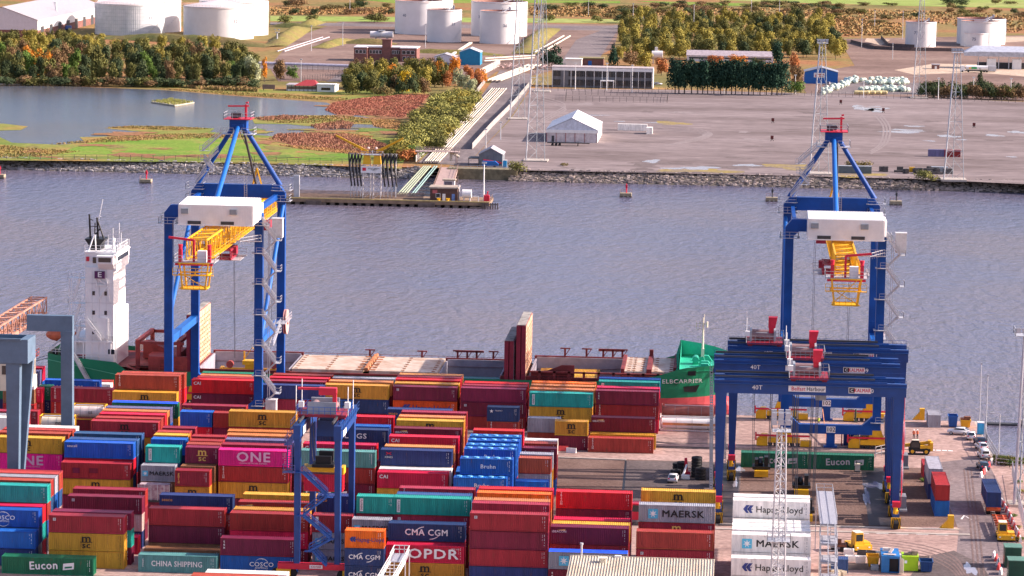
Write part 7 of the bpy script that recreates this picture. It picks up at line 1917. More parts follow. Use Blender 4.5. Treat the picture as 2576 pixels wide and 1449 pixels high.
# grove between pavilion and pipeline
G2 = 'trees of the grove left of the pipeline'
for y, n, x0, x1, h, w, mix in ((237,12,862,1080,9,7,(('brown',3),('olive',3),('dark',2))),(222,13,858,1130,10.5,7.5,(('olive',3),('brown',3),('gold',2))),(205,13,870,1160,10.5,7.5,(('gold',3),('orange',1),('olive',3))),(192,11,880,1120,9,7,(('gold',3),('olive',3),('brown',1)))):
    for i in range(n):
        x = x0+(x1-x0)*(i+.5)/n+rt.uniform(-7,7); m = pick(mix)
        tree('broadleaf_tree', f"{NM[m.name]} autumn tree {'at the front' if y > 215 else 'at the back'} of the grove by the pavilion", G2, x, y+rt.uniform(-3,3), h*rt.uniform(.85,1.2), w*rt.uniform(.85,1.2), 'round', m)
tree('broadleaf_tree', 'vivid yellow tree in the grove by the pavilion', None, 1013, 236, 11.5, 8.5, 'round', LM['yellow'])
tree('broadleaf_tree', 'low grey green bush in front of the vivid yellow tree', None, 965, 242, 6, 9, 'bush', LM['scrub'])
for px, py, k in ((1180,207,'rust'),(1150,214,'silver'),(1165,228,'silver'),(1205,218,'rust'),(1125,220,'rust'),(1185,240,'silver'),(1210,212,'orange')):
    tree('broadleaf_tree', f"{WL[k]} tree at the pipeline end of the grove", G2, px, py, 8.5, 7, 'round', LM[k])
for i in range(72):
    u = (i//4+.5)/18; o_ = (i%4-1.5)*27; x = 1150-u*112+o_+rt.uniform(-9,9); y = 258+u*134+rt.uniform(-6,6)-o_*.14; k = rt.choice(['willow','willow','willow','gold','olive'])
    tree('willow_shrub', f"rounded {WL[k]} willow shrub {'at the far end' if u < .33 else ('in the middle' if u < .66 else 'at the near end')} of the belt beside the pipeline", 'willow shrubs beside the pipeline', x, y, rt.uniform(6.5,9), rt.uniform(8,10.5), 'bush', LM[k], 'shrub')
for px, py, k in ((1022,404,'rust'),(1040,398,'green'),(1006,398,'olive'),(1050,392,'olive')): tree('willow_shrub', f"{WL[k]} shrub above the boulders left of the jetty pipes", 'shrubs above the boulders', px, py, 6, 8, 'bush', LM[k], 'shrub')
# plantation of young trees
for i in range(189):
    r_ = i // 21; c_ = i % 21; y = 60+r_*10.9; x = 1562-r_*1+(2078+r_*8-1562)*(c_+.5)/21+rt.uniform(-11,11); m = pick((('gold',6),('olive',4),('dark',1)))
    tree('young_tree', f"{NM[m.name]} young tree {'at the back' if r_ < 3 else ('in the middle' if r_ < 6 else 'at the front')} of the dense yellowing plantation", 'young trees of the plantation', x, y+rt.uniform(-3,3), rt.uniform(8,12), rt.uniform(9,12) if i % 3 else rt.uniform(6.5,8), 'hedge' if i % 3 else 'round', m)
# conifer screen and trees round the offices
for i in range(20):
    x = 1688+(1975-1688)*(i+.5)/20; tree('conifer', 'dark conifer in the tall clipped screen beside the grey office block', 'conifers of the screen', x+rt.uniform(-3,3), 235+i*.28, rt.uniform(15.2,17), 11.5, 'hedge', LM['conifer'])
for px, py, h, w, kd, k, lab in ((1543,166,13,11,'cone','conifer','dark conifer at the left corner of the plantation'),(1957,170,14,10,'hedge','conifer','dark conifer standing above the screen at its right end'),(1388,175,13,13,'round','conifer','round dark evergreen left of the grey office block'),(1590,166,8,13,'round','brown','brown tree behind the office roof'),(1622,172,9,11,'round','gold','golden brown tree behind the office roof'),(1664,190,10,8,'round','rust','orange red tree at the left end of the conifer screen'),(1796,166,6.5,11,'round','rust','dull orange tree above the conifer screen'),(1855,164,6,12,'round','orange','vivid orange tree above the conifer screen'),(1905,168,5,10,'round','olive','olive tree above the conifer screen'),(1998,190,12,8,'round','rust','rust red tree at the right end of the conifer screen'),(2006,215,11,9,'round','brown','brown tree left of the blue gas depot'),(1998,238,8.5,9.5,'bush','green','light green bush beside the white banner'),(1300,432,5,7,'bush','olive','olive shrub above the boulders by the grey shed'),(1420,418,1.5,3,'bush','scrub','small shrub on the lot below the marquee'),(2150,425,4,9,'bush','scrub','brown shrub on the rocks behind the right crane'),(2335,456,5,9,'bush','olive','olive shrub on the rocks left of the rightmost mast'),(2465,233,12,8,'cone','dark','dark pointed tree in the bushes at the right edge')):
    tree('conifer' if k == 'conifer' else 'broadleaf_tree', lab, None, px, py, h, w, kd, LM[k])
for i in range(30):
    x = 2318+(2585-2318)*(i % 15+.5)/15+rt.uniform(-6,6); y = 236+(i//15)*9+(x-2318)*.03; m = pick((('dark',4),('brown',3),('olive',3)))
    tree('broadleaf_tree', f"{NM[m.name]} bushy tree in the belt at the right end of the lot fence", 'bushy trees right of the bottle yard', x, y, rt.uniform(7,9.5), rt.uniform(6.5,9), 'bush', m)
# heath scrub
for i in range(150):
    y = rt.uniform(10, 66); x = rt.uniform(690, 1580) if i % 3 == 0 else rt.uniform(1560, 2600)
    if x > 1560 and x < 2100 and y > 44: y -= 28
    if 985 < x < 1340: continue
    if x > 2240 and y > 46: continue
    m = pick((('scrub',5),('dark',3),('olive',3),('brown',2)))
    tree('scrub_bush', f"{NM[m.name]} bush on the heath at the top {'left of' if x < 1000 else ('above' if x < 2100 else 'right of')} the plantation and tanks", 'scrub bushes on the heath', x, y, rt.uniform(3,6.5)*(1.7 if i % 9 == 0 else 1), rt.uniform(7,15), 'bush', m, 'bush')
# reeds and tall grass
def reeds(label, polys, m, n, hmin, hmax, w=.7):
    r = random.Random(len(label)); mb = MB()
    for poly, share in polys:
        P_ = [G(*p) for p in poly]; xs_ = [p.x for p in P_]; ys = [p.y for p in P_]; k = 0; need = int(n*share)
        for _ in range(need*8):
            x, y = r.uniform(min(xs_), max(xs_)), r.uniform(min(ys), max(ys)); c = False
            for a, b in zip(P_, P_[1:]+P_[:1]):
                if (a.y > y) != (b.y > y) and x < (b.x-a.x)*(y-a.y)/(b.y-a.y)+a.x: c = not c
            if not c: continue
            h = r.uniform(hmin, hmax); a = r.uniform(0, 3.14); dx, dy = math.cos(a)*w*.5, math.sin(a)*w*.5; lx, ly = r.uniform(-.3,.3), r.uniform(-.3,.3)
            mb.add([(x-dx,y-dy,.1),(x+dx,y+dy,.1),(x+dx*.5+lx,y+dy*.5+ly,.1+h),(x-dx*.4+lx,y-dy*.4+ly,.1+h*.9)], [(0,1,2,3)]); k += 1
            if k >= need: break
    o = mb.build('reeds', m, fix=False); tag(o, label, None, kind='stuff')
reeds('broad bed of red brown reeds between lake and grove', [([(818,277),(836,260),(900,249),(1000,240),(1082,240),(1050,270),(1012,298),(930,290),(850,289)],1.)], mat('reed_red', (.36,.135,.085), .9, scale=.12, col2=(.30,.12,.075)), 16000, .25, .6, .45)
reeds('rust brown reeds on the marsh behind the loading towers', [([(676,350),(700,338),(790,335),(860,338),(940,352),(1000,378),(980,398),(900,384),(820,374),(740,366)],.75),([(780,316),(860,304),(890,312),(880,325),(800,326)],.12),([(640,298),(720,291),(780,296),(760,302),(660,304)],.13)], mat('reed_rust', (.31,.14,.085), .9, scale=.15, col2=(.26,.125,.075)), 11000, .25, .8, .45)
reeds('orange dry grass patches on the marsh', [([(860,335),(940,345),(900,350),(840,344)],.3),([(930,300),(1010,305),(1000,330),(940,318)],.3),([(700,366),(860,376),(960,392),(880,388),(760,376)],.4)], mat('dry_grass_orange', (.40,.22,.09), .9, scale=.2), 7000, .2, .5, .5)
reeds('yellow green rough grass on the lake islets and margins', [([(270,322),(330,318),(430,319),(530,325),(440,328)],.16),([(120,364),(300,345),(420,338),(560,338),(650,346),(400,352),(250,360)],.24),([(-40,360),(60,372),(200,382),(100,396),(-40,396)],.2),([(640,300),(720,292),(860,292),(1000,308),(900,311),(700,310)],.2),([(400,224),(560,238),(700,247),(860,254),(880,248),(700,238),(560,230)],.2)], mat('rough_grass_olive', (.22,.20,.05), .9, scale=.2, col2=(.28,.16,.06)), 12000, .2, .5, .5)
reeds('brown reeds along the far shore of the lake', [([(-40,198),(100,203),(260,211),(400,217),(540,228),(650,232),(640,226),(420,210),(200,199),(-40,192)],1.)], mat('reed_brown_shore', (.25,.13,.06), .9, scale=.15, col2=(.20,.17,.05)), 5000, .8, 1.8, .9)
reeds('russet tufts scattered over the heath', [([(680,20),(990,20),(990,36),(680,38)],.25),([(1330,16),(1600,20),(1560,45),(1335,40)],.2),([(2080,40),(2270,60),(2270,90),(2110,92)],.2),([(1560,18),(2250,26),(2580,40),(2580,80),(2520,84),(2300,50),(1560,40)],.35)], mat('heath_tuft', (.33,.16,.07), .9, scale=.1, col2=(.26,.20,.07)), 8000, .5, 1.3, 2.0)
# ================= quay side vehicles, people and clutter =================
def onG(px, py, z=.016): p = G(px, py); return (p.x, p.y, z)
# --- people
SKIN = mat('skin', (.50,.30,.22), .6, var=.05)
def person(label, loc, rz, top, trousers, helmet, arm=0.):
    t = thing('person', label, 'person', loc, rz)
    me = bpy.data.meshes.new('body'); J = [((0,0,.95),.15),((0,.01,1.15),.14),((0,.01,1.38),.17),((0,0,1.50),.07),((0,.0,1.60),.09),((0,.01,1.70),.095),
        ((.11,0,.88),.10),((.12,.02,.50),.075),((.13,-.01,.09),.055),((.13,.13,.05),.05),((-.11,0,.88),.10),((-.13,-.02,.50),.075),((-.14,.02,.09),.055),((-.14,.16,.05),.05),
        ((.21,0,1.42),.075),((.28,.02,1.15),.055),((.27,.14+arm,.95+arm),.045),((-.21,0,1.42),.075),((-.28,.0,1.15),.055),((-.26,.12,.93),.045)]
    E_ = [(0,1),(1,2),(2,3),(3,4),(4,5),(0,6),(6,7),(7,8),(8,9),(0,10),(10,11),(11,12),(12,13),(2,14),(14,15),(15,16),(2,17),(17,18),(18,19)]
    vs = []; mb = MB()
    # one continuous skinned body
    me.from_pydata([j[0] for j in J], E_, []); me.materials.append(trousers); me.materials.append(top); me.materials.append(SKIN)
    o = link('body', me, t); sk = o.modifiers.new('Skin', 'SKIN'); me.skin_vertices
    for i, (p, r_) in enumerate(J): me.skin_vertices[0].data[i].radius = (r_, r_)
    me.skin_vertices[0].data[0].use_root = True
    ss = o.modifiers.new('Subsurf', 'SUBSURF'); ss.levels = 1; ss.render_levels = 1
    dg = bpy.context.evaluated_depsgraph_get(); me2 = bpy.data.meshes.new_from_object(o.evaluated_get(dg)); o.modifiers.clear(); o.data = me2
    me2.materials.clear()
    for m_ in (trousers, top, SKIN): me2.materials.append(m_)
    for p in me2.polygons:
        z = p.center.z; x = abs(p.center.x); p.material_index = 2 if z > 1.53 or (z < 1.0 and x > .21) else (1 if z > .93 else 0); p.use_smooth = True
    part(t, 'helmet', MB().ell((0,.01,1.74),(.125,.14,.11),12,8).box(-.10,.08,1.71,.10,.20,1.73), helmet)
    part(t, 'hi_vis_band', MB().lathe([(.19,1.20),(.192,1.25)],14), M_GALV)
    return t
M_HVO = mat('hi_vis_orange', (.80,.16,.03), .7); M_HVY = mat('hi_vis_yellow', (.60,.75,.03), .7); M_TRS = mat('dark_trousers', (.02,.02,.03), .8)
person('person in orange jacket and white helmet standing left of a pair on the quay', onG(2298.5,1104), 2.6, M_HVO, M_TRS, M_WHITE)
person('person in orange jacket and white helmet standing right of a pair on the quay', onG(2307.6,1104), 2.2, M_HVO, M_TRS, M_WHITE, .1)
person('person in yellow jacket standing behind the lower blue beam numbered 102', onG(2059,1071), 0, M_HVY, M_TRS, M_WHITE)
# --- cars by the basin fence (rear towards the camera)
car('white estate car parked side on by the yellow skip', onG(2411,1093), math.pi-.25, M_CARW)
car('white hatchback parked beside the blue portable toilet', onG(2443,1104), 1.5, M_CARW)
car('dark blue hatchback parked behind the white hatchback in the row', onG(2465,1118), 1.75, M_CARB)
car('white hatchback nose to tail with the white van', onG(2469,1131), 1.75, M_CARW)
car('white van parked in the row by the basin fence', onG(2474,1152), 1.7, M_CARW, 'parked_van', None, 'van')
car('blue grey hatchback parked nearest the red and white barrier', onG(2472.5,1180), 1.72, M_CARG)
car('white hatchback standing beside the tyre stacks in the yard', onG(1693.5,1211), 1.5, M_CARW)
# --- telehandler
M_JCB = mat('plant_yellow', (.75,.40,.02), .45, var=.1)
t = thing('telehandler', 'yellow telehandler with black cab standing below two people', 'telehandler', onG(2311,1142))
part(t, 'chassis', MB().box(-1.9,-1.0,.6,2.1,1.0,1.15), M_BLACK); c = part(t, 'cab', MB().prism([(-1.7,1.1),(.1,1.1),(.2,2.0),(-.1,2.7),(-1.3,2.7),(-1.7,2.0)],'y',-1.0,-.1), M_BLACK)
part(c, 'cab_glass', MB().prism([(-1.45,1.4),(0,1.4),(.05,2.0),(-.2,2.5),(-1.2,2.5),(-1.5,2.0)],'y',-1.03,-1.005), M_GLASS); part(c, 'cab_roof', MB().box(-1.35,-1.05,2.7,-.05,-.05,2.78), M_CREAM)
part(t, 'engine_cover', MB().box(.2,-.95,1.1,2.0,-.1,1.75), M_JCB); part(t, 'boom', MB().bar((2.0,.35,2.2),(-2.6,.35,1.5),.5,.6).box(1.7,-.2,1.2,2.3,.9,2.6), M_JCB); part(t, 'counterweight', MB().box(2.0,-.9,.7,2.6,.9,2.3), M_JCB)
for x in (-1.25, 1.35):
    for y in (-1.1, .75): w_ = part(t, 'wheel', MB().tube((x,y,.62),(x,y+.38,.62),.62,n=18), M_RUBBER); part(w_, 'rim', MB().tube((x,y-.015,.62),(x,y+.395,.62),.33,n=12), M_JCB)
# --- quay edge objects
def skip(name, label, px, py, w, d, h, m, cat='skip'):
    t = thing(name, label, cat, onG(px, py)); k = .82
    part(t, 'body', MB().add([(-w/2*k,0,.1),(w/2*k,0,.1),(w/2*k,d,.1),(-w/2*k,d,.1),(-w/2,-.2,h),(w/2,-.2,h),(w/2,d+.2,h),(-w/2,d+.2,h)],[(0,3,2,1),(0,1,5,4),(1,2,6,5),(2,3,7,6),(3,0,4,7)]), m)
    part(t, 'rim', MB().box(-w/2-.06,-.3,h-.14,w/2+.06,-.16,h).box(-w/2-.06,d+.16,h-.14,w/2+.06,d+.3,h).box(-w/2-.08,-.16,h-.14,-w/2+.06,d+.16,h).box(w/2-.06,-.16,h-.14,w/2+.08,d+.16,h), m)
    part(t, 'rib', MB().box(-w*.2,-.24,.3,-w*.2+.12,-.1,h-.15).box(w*.2,-.24,.3,w*.2+.12,-.1,h-.15), m)
    return t
skip('skip', 'blue open skip by the quay edge next to a grey box', 2397, 1075, 1.8, 2.2, 2.3, mat('skip_blue', (.012,.09,.33), .5))
t = skip('skip', 'small yellow skip heaped with rust coloured scrap by the quay edge', 2429, 1076, 2.0, 2.0, 1.5, M_JCB); part(t, 'scrap', MB().box(-.9,.2,1.3,.8,1.8,1.75).box(-.3,.4,1.7,1.0,1.4,2.1), M_RUST)
container(onG(2366,1076,0), 6.06, 2.5, 'G', None, 'small grey container end on at the quay edge', None, rz=math.pi/2)
t = thing('portable_toilet', 'blue portable toilet beside the parked white hatchback', 'toilet cabin', onG(2466,1092)); part(t, 'cabin', MB().box(-.62,-.6,.05,.62,.6,2.25), mat('toilet_bright_blue', (.03,.32,.60), .5)); part(t, 'roof', MB().box(-.66,-.64,2.25,.66,.64,2.4), M_WHITE); part(t, 'door', MB().box(-.4,-.63,.15,.4,-.605,2.1), mat('toilet_door', (.05,.38,.66), .5))
def stopper(lab, px, py): t = thing('rail_buffer', lab, 'buffer', onG(px, py)); part(t, 'plate', MB().box(-.1,-.5,0,.9,.5,2.3), M_JCB); part(t, 'brace', MB().prism([(-1.5,0),(-.1,0),(-.1,1.6)],'y',-.4,.4), M_JCB)
stopper('yellow rail buffer at the quay edge behind the two people', 2314, 1056); stopper('yellow rail buffer at the near corner of the gravel yard', 2385, 1330)
# bollard row and fence by the basin
def qfence(label, pts, h, name='fence'):
    return fence(label, pts, h, M_GALV, 1.7, name=name)
qfence('galvanised mesh fence beside the row of parked cars', [(2476,1090),(2482,1122),(2509,1166)], 2.4)
qfence('galvanised mesh fence along the scrubby bank', [(2505,1172),(2540,1176),(2600,1182)], 2.2)
qfence('galvanised mesh fence at the right edge by the near barriers', [(2546,1196),(2560,1270),(2590,1390)], 2.6)
for px, py, h, lab in ((2480,1087,11,'tall grey pole at the corner of the basin fence'),(2463,1082,13,'thin pole beside the blue portable toilet'),(2512,1150,8.2,'street lamp with short arm by the basin fence')):
    t = thing('lamp_post', lab, 'lamp post', onG(px, py)); part(t, 'column', MB().tube((0,0,0),(0,0,h),.11,.07,n=8), M_GALV); part(t, 'lantern', MB().bar((0,0,h),(-1.3,0,h+.15),.1).box(-1.9,-.15,h+.05,-1.1,.15,h+.25) if 'arm' in lab else MB().box(-.15,-.15,h,.15,.15,h+.4), M_GALV)
A = G(2480,1076,-4); t = thing('pontoon', 'low dark pontoon floating in the basin at the right edge', 'pontoon', (A.x, A.y, -4)); part(t, 'deck', MB().box(0,0,.1,16,1.8,.9), M_DKGREY); part(t, 'handrail', rail(MB(), [(0,1.7,.9),(16,1.7,.9)], 1.1, .06, 2), M_GALV); part(t, 'locker', MB().box(7,.4,.9,7.8,1.3,1.7), M_CONC)
for i in range(9):
    u = i/8; tree('scrub_bush', f"green bramble bush on the bank below the basin fence, {'left' if u < .4 else 'right'} part", 'bramble bushes on the basin bank', 2514+u*52+rt.uniform(-4,4), 1164+rt.uniform(-6,6)+u*4, rt.uniform(1.4,2.2), rt.uniform(2.5,3.5), 'bush', LM['green' if i % 2 else 'olive'], 'bush')
for i, (px, py) in enumerate(((2548,1300),(2556,1330),(2566,1360),(2572,1240),(2560,1215),(2330,1208),(2325,1212))):
    tree('scrub_bush', 'low weeds growing beside the road barriers' if i < 5 else 'low weeds on the gravel beside the blue gantry legs', 'weeds by the barriers' if i < 5 else 'weeds on the gravel', px, py, .8, 1.8, 'bush', LM['gold' if i % 2 else 'green'], 'plant')
# red and white barriers
def barrier(i, px, py, rz, m, lab):
    t = thing('road_barrier', lab, 'barrier', onG(px, py, .014), rz, 'water filled road barriers'); part(t, 'body', MB().prism([(-.28,0),(.28,0),(.2,.35),(.1,.9),(-.1,.9),(-.2,.35)],'x',-.95,.95), m)
M_BARR = mat('barrier_red', (.62,.06,.06), .5); M_BARW = mat('barrier_white', (.76,.73,.71), .5)
n_ = 0
for pts, k, where in ((((2468,1200),(2480,1184),(2494,1166)), 5, 'between the blue grey car and the lorry'),(((2521,1268),(2541,1303),(2556,1338)), 11, 'beside the orange tractor'),(((2560,1344),(2566,1362)), 3, 'above the dark green sheds')):
    for i in range(k):
        u = i/(k-1)*(len(pts)-1); a = int(min(u, len(pts)-2)); f = u-a; p = (pts[a][0]+(pts[a+1][0]-pts[a][0])*f, pts[a][1]+(pts[a+1][1]-pts[a][1])*f)
        A, B_ = G(*pts[a]), G(*pts[a+1]); barrier(i, p[0], p[1], math.atan2(B_.y-A.y, B_.x-A.x), M_BARR if i % 2 else M_BARW, f"{'red' if i % 2 else 'white'} barrier, {ORD[i]} from the quay, {where}")
for i, (px, py) in enumerate(((2500,1402),(2506,1410),(2510,1420),(2512,1432),(2517,1444))): barrier(i, px, py, 1.4, M_BARR if i % 2 else M_BARW, f"{'red' if i % 2 else 'white'} barrier, {ORD[i]} in line left of the dark green sheds")
barrier(0, 1417, 1134, .1, M_BARR, 'red barrier lying beside the brick red container'); barrier(0, 1437, 1139, -.2, M_BARW, 'white barrier lying beside the brick red container')
# containers end on, right of the gantries
def endbox(px, py, n, codes, L, lab, ex=None):
    A = G(px, py)
    for k, c in enumerate(codes): container((A.x+W, A.y, k*HP), L, H0, c, None, lab[k], 'containers end on beside the road', rz=math.pi/2)
endbox(2351, 1299, 2, 'br', 12.19, ['blue container under the red one, doors to the camera','red container with white marks on its roof, stacked beside the road'])
endbox(2334, 1256, 2, 'nG', 12.19, ['navy container beneath a grey one behind the red roadside stack','slate grey container on top behind the red roadside stack'])
endbox(2321, 1206, 1, 'r', 6.06, ['small dark red container hidden beside the gantry legs'])
# trailers and tractors
M_ORR = mat('chassis_orange_red', (.55,.10,.03), .5, var=.15)
def chassis(label, px, py, L=12.5, m=M_ORR):
    t = thing('container_trailer', label, 'trailer', onG(px, py))
    mb = MB().box(.5,0,1.0,.75,L,1.35).box(1.7,0,1.0,1.95,L,1.35)
    for k in range(7): y = .2+k*(L-.5)/6; mb.box(0,y,1.05,2.45,y+.22,1.33)
    part(t, 'frame', mb, m); part(t, 'rear_beam', MB().box(0,-.1,.75,2.45,.12,1.1), m)
    for y in (1.0, 2.4):
        for x in (.05, 1.7): part(t, 'wheel', MB().tube((x,y,.5),(x+.7,y,.5),.5,n=14), M_RUBBER)
    part(t, 'landing_leg', MB().box(.4,L-3,0,.6,L-2.8,1.0).box(1.85,L-3,0,2.05,L-2.8,1.0), M_DKGREY)
    return t
chassis('orange red trailer carrying the navy container at the right edge', 2481, 1296)
A = G(2481,1296); container((A.x+W, A.y+.2, 1.36), 12.19, 2.6, 'n', None, 'navy container loaded on the orange red trailer', None, rz=math.pi/2)
chassis('empty orange red skeletal trailer behind the orange tractor', 2509, 1352, 12.3)
def tractor(label, px, py, m, rz=0):
    t = thing('terminal_tractor', label, 'tractor', onG(px, py), rz)
    part(t, 'chassis', MB().box(-.2,-.2,.5,2.5,4.5,.95).box(-.3,-.5,.35,2.6,.1,1.15), m); part(t, 'fender', MB().box(1.4,.0,.95,2.5,2.0,1.5), m)
    c = part(t, 'cab', MB().prism([(-.15,.95),(1.3,.95),(1.3,2.2),(1.2,3.1),(-.05,3.1),(-.15,2.2)],'y',0,1.8), m); part(c, 'windscreen', MB().box(0,-.03,1.75,1.15,.01,2.85), M_GLASS); part(c, 'side_window', MB().box(1.29,.25,1.75,1.33,1.5,2.75), M_GLASS); part(c, 'cab_roof', MB().box(-.1,-.05,3.1,1.25,1.85,3.18), M_CREAM)
    for y in (.5, 3.4):
        for x in (-.25, 1.95): part(t, 'wheel', MB().tube((x,y,.5),(x+.6,y,.5),.5,n=14), M_RUBBER)
    for x in (.1, 2.1): part(t, 'headlight', MB().box(x-.15,-.54,.7,x+.15,-.5,.9), M_WHITE)
    return t
tractor('orange terminal tractor facing the camera in front of the red trailer', 2513, 1362, M_JCB)
# bottom yard
tractor('orange terminal tractor standing behind the scrap in the near yard', 2153, 1389, M_JCB, .35)
t = thing('flat_trailer', 'rusty red flat trailer behind the orange tractor in the near yard', 'trailer', onG(2088,1384)); part(t, 'bed', MB().box(0,-.9,.7,2.6,.9,1.1).box(1.2,-.3,1.1,1.8,.3,1.8), M_RUST)
for x in (.5, 2.0): part(t, 'wheel', MB().tube((x,-1,.4),(x,1,.4),.4,n=12), M_RUBBER)
A = G(2091,1441); container((A.x, A.y, 0), 2.6, 2.2, 's', None, 'small slate blue box with pale roof right of the access tower', None)
t = skip('skip', 'yellow skip in the near yard left of the blue open box', 2196, 1427, 1.9, 2.2, 1.7, M_JCB)
A = G(2217,1441); t = thing('tool_container', 'blue box with open doorway and rubbish on its roof', 'container', (A.x, A.y, 0))
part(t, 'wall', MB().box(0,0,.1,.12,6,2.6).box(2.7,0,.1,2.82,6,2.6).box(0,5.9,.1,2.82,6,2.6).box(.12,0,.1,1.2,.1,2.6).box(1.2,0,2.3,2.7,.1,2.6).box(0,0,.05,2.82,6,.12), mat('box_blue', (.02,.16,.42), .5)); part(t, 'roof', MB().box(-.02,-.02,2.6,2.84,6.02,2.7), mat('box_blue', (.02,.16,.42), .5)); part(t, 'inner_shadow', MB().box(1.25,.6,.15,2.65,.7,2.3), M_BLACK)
part(t, 'door', MB().add([(2.8,-.02,.15),(3.35,-1.0,.15),(3.35,-1.0,2.5),(2.8,-.02,2.5),(2.86,.0,.15),(3.41,-.98,.15),(3.41,-.98,2.5),(2.86,.0,2.5)],[(0,1,2,3),(4,7,6,5),(0,4,5,1),(3,2,6,7),(1,5,6,2)]), M_CREAM)
t = thing('rubbish', 'boards and rubbish lying on the blue box roof', 'rubbish', (A.x, A.y, 2.7)); part(t, 'board', MB().bar((.3,1,.1),(2.2,.6,.15),.7,.08).bar((1.3,2,.1),(1.8,3,.6),.5,.1).box(.3,3.5,0,1.7,4.2,.5), mat('rubbish_pale', (.55,.47,.42), .8, var=.4))
A = G(2269,1437); t = thing('waste_bin', 'lime green steel waste bin in the near yard', 'bin', (A.x, A.y, 0)); part(t, 'body', MB().box(0,0,.1,2.5,3.2,2.35).box(-.05,-.06,2.2,2.55,3.25,2.42), mat('lime_green', (.36,.58,.015), .5, var=.12)); part(t, 'notice', MB().box(.35,-.08,1.3,.75,-.062,1.75), M_WHITE); part(t, 'rib', MB().box(1.1,-.05,.2,1.16,0,2.2), mat('lime_green', (.36,.58,.015), .5)); part(t, 'lid_rubbish', MB().box(.3,.8,2.42,1.5,1.6,2.8).box(1.5,.6,2.42,2.4,2.0,3.1), mat('rubbish_brown', (.22,.16,.13), .8, var=.5))
skip('skip', 'dark blue lidded skip right of the lime green bin', 2330, 1440, 2.0, 2.2, 1.75, mat('skip_navy', (.02,.07,.22), .5))
for i in range(16):
    px, py = rr.uniform(2092,2126), rr.uniform(1425,1452); t = thing('pallet_block', 'pale block or pallet in the heap right of the access tower', 'pallet', onG(px, py), rr.uniform(0,1.5), 'pale blocks by the access tower'); s = rr.uniform(.35,.6)
    part(t, 'block', MB().box(-s,-s,0,s,s,.55), mat('block_beige', (.42,.36,.27), .8, objvar=.2)); part(t, 'slat', MB().box(-s,-s,.55,s,s*.4-s,.62), mat('block_beige', (.42,.36,.27), .8))
for i, (px, py, w_, h_, m) in enumerate(((2135,1395,1.6,.9,M_WHITE),(2140,1412,1.8,.9,M_BARW),(2165,1418,1.6,1.2,M_BARW),(2180,1398,3.0,.8,M_DKGREY),(2205,1398,3.4,.7,M_GREYP),(2150,1432,4.2,.8,M_JETD),(2200,1434,1.2,.8,M_GREYP),(2268,1404,1.4,.6,M_WHITE),(2322,1410,2.2,.6,mat('rubbish_brown', (.22,.16,.13), .8, var=.5)))):
    t = thing('scrap_pile', f"scrap piece {['white crate behind the slate box','pale crate beside the slate box','pale panel left of the yellow skip','dark frame behind the yellow skip','grey frame behind the yellow skip','weathered concrete lump in front of the yellow skip','grey tote in front of the yellow skip','white sheet behind the lime bin','brown timber behind the dark blue skip'][i]}", 'scrap', onG(px, py), rr.uniform(-.2,.2))
    part(t, 'frame', MB().box(-w_/2,-.4,0,w_/2,-.3,h_).box(-w_/2,.5,0,w_/2,.6,h_).box(-w_/2,-.3,h_*.5,-w_/2+.15,.5,h_).box(w_/2-.15,-.3,h_*.5,w_/2,.5,h_), m); part(t, 'panel', MB().box(-w_/2+.16,-.3,.1,w_/2-.16,.5,h_*.8), m)
for px, py, lab in ((2527,1428,'farther of two dark green sheds in the bottom right corner'),(2536,1462,'nearer of two dark green sheds in the bottom right corner')):
    A = G(px, py); t = thing('shed', lab, 'shed', (A.x, A.y, 0)); part(t, 'wall', MB().box(0,0,0,2.6 if py < 1440 else 3.2,3,3.2), mat('shed_dark_green', (.01,.06,.035), .5)); part(t, 'roof', MB().box(-.08,-.1,3.2,2.7 if py < 1440 else 3.3,3.1,3.32), mat('shed_roof_green', (.10,.22,.16), .5)); part(t, 'door', MB().box(.4,-.03,.1,1.4,-.005,2.3), mat('shed_dark_green', (.01,.06,.035), .5))
# --- yard between stacks and gantries
for i, (px, py, k) in enumerate(((1752,1200,7),(1705,1186,3),(1716,1190,4),(1700,1196,2),(1762,1206,4))):
    A = onG(px, py)
    for j_ in range(k):
        t = tag(MB().lathe([(.42,.0),(.92,.02),(1.0,.2),(.92,.5),(.42,.52),(.42,0)], 18).build('tyre', M_RUBBER, None, (A[0], A[1], .02+j_*.53)), f"black tyre {'on top' if j_ == k-1 else 'inside'} of the {['tallest','small left','middle','lowest','right hand'][i]} tyre stack by the white hatchback" if j_ in (k-1,) else f"black tyre in the {['tallest','small left','middle','lowest','right hand'][i]} tyre stack by the white hatchback", 'tyre', f"tyres of the {['tallest','small left','middle','lowest','right hand'][i]} stack")
t = thing('tyre_handler', 'small red and white lifting machine between the tyre stacks', 'machine', onG(1727,1199)); part(t, 'mast', MB().bar((0,0,.3),(-.2,0,3.4),.5).box(-.6,-.5,0,.7,.5,1.0), M_RED); part(t, 'arm', MB().bar((0,-.3,2.2),(-.6,-2.2,.6),.3).box(-.9,-2.6,0,.6,-1.8,.7), M_WHITE)
t = thing('red_lorry', 'red lorry cab half hidden behind the ninth column', 'lorry', onG(1594,1320)); part(t, 'cab', MB().box(-1.2,0,.8,1.6,2.3,3.6), M_RED); part(t, 'windscreen', MB().box(-.9,-.03,2.2,1.3,.0,3.3), M_GLASS)
t.name = 'lorry'
for x in (-.9, .9): part(t, 'wheel', MB().tube((x,.1,.5),(x+.35,.1,.5),.5,n=12), M_RUBBER)
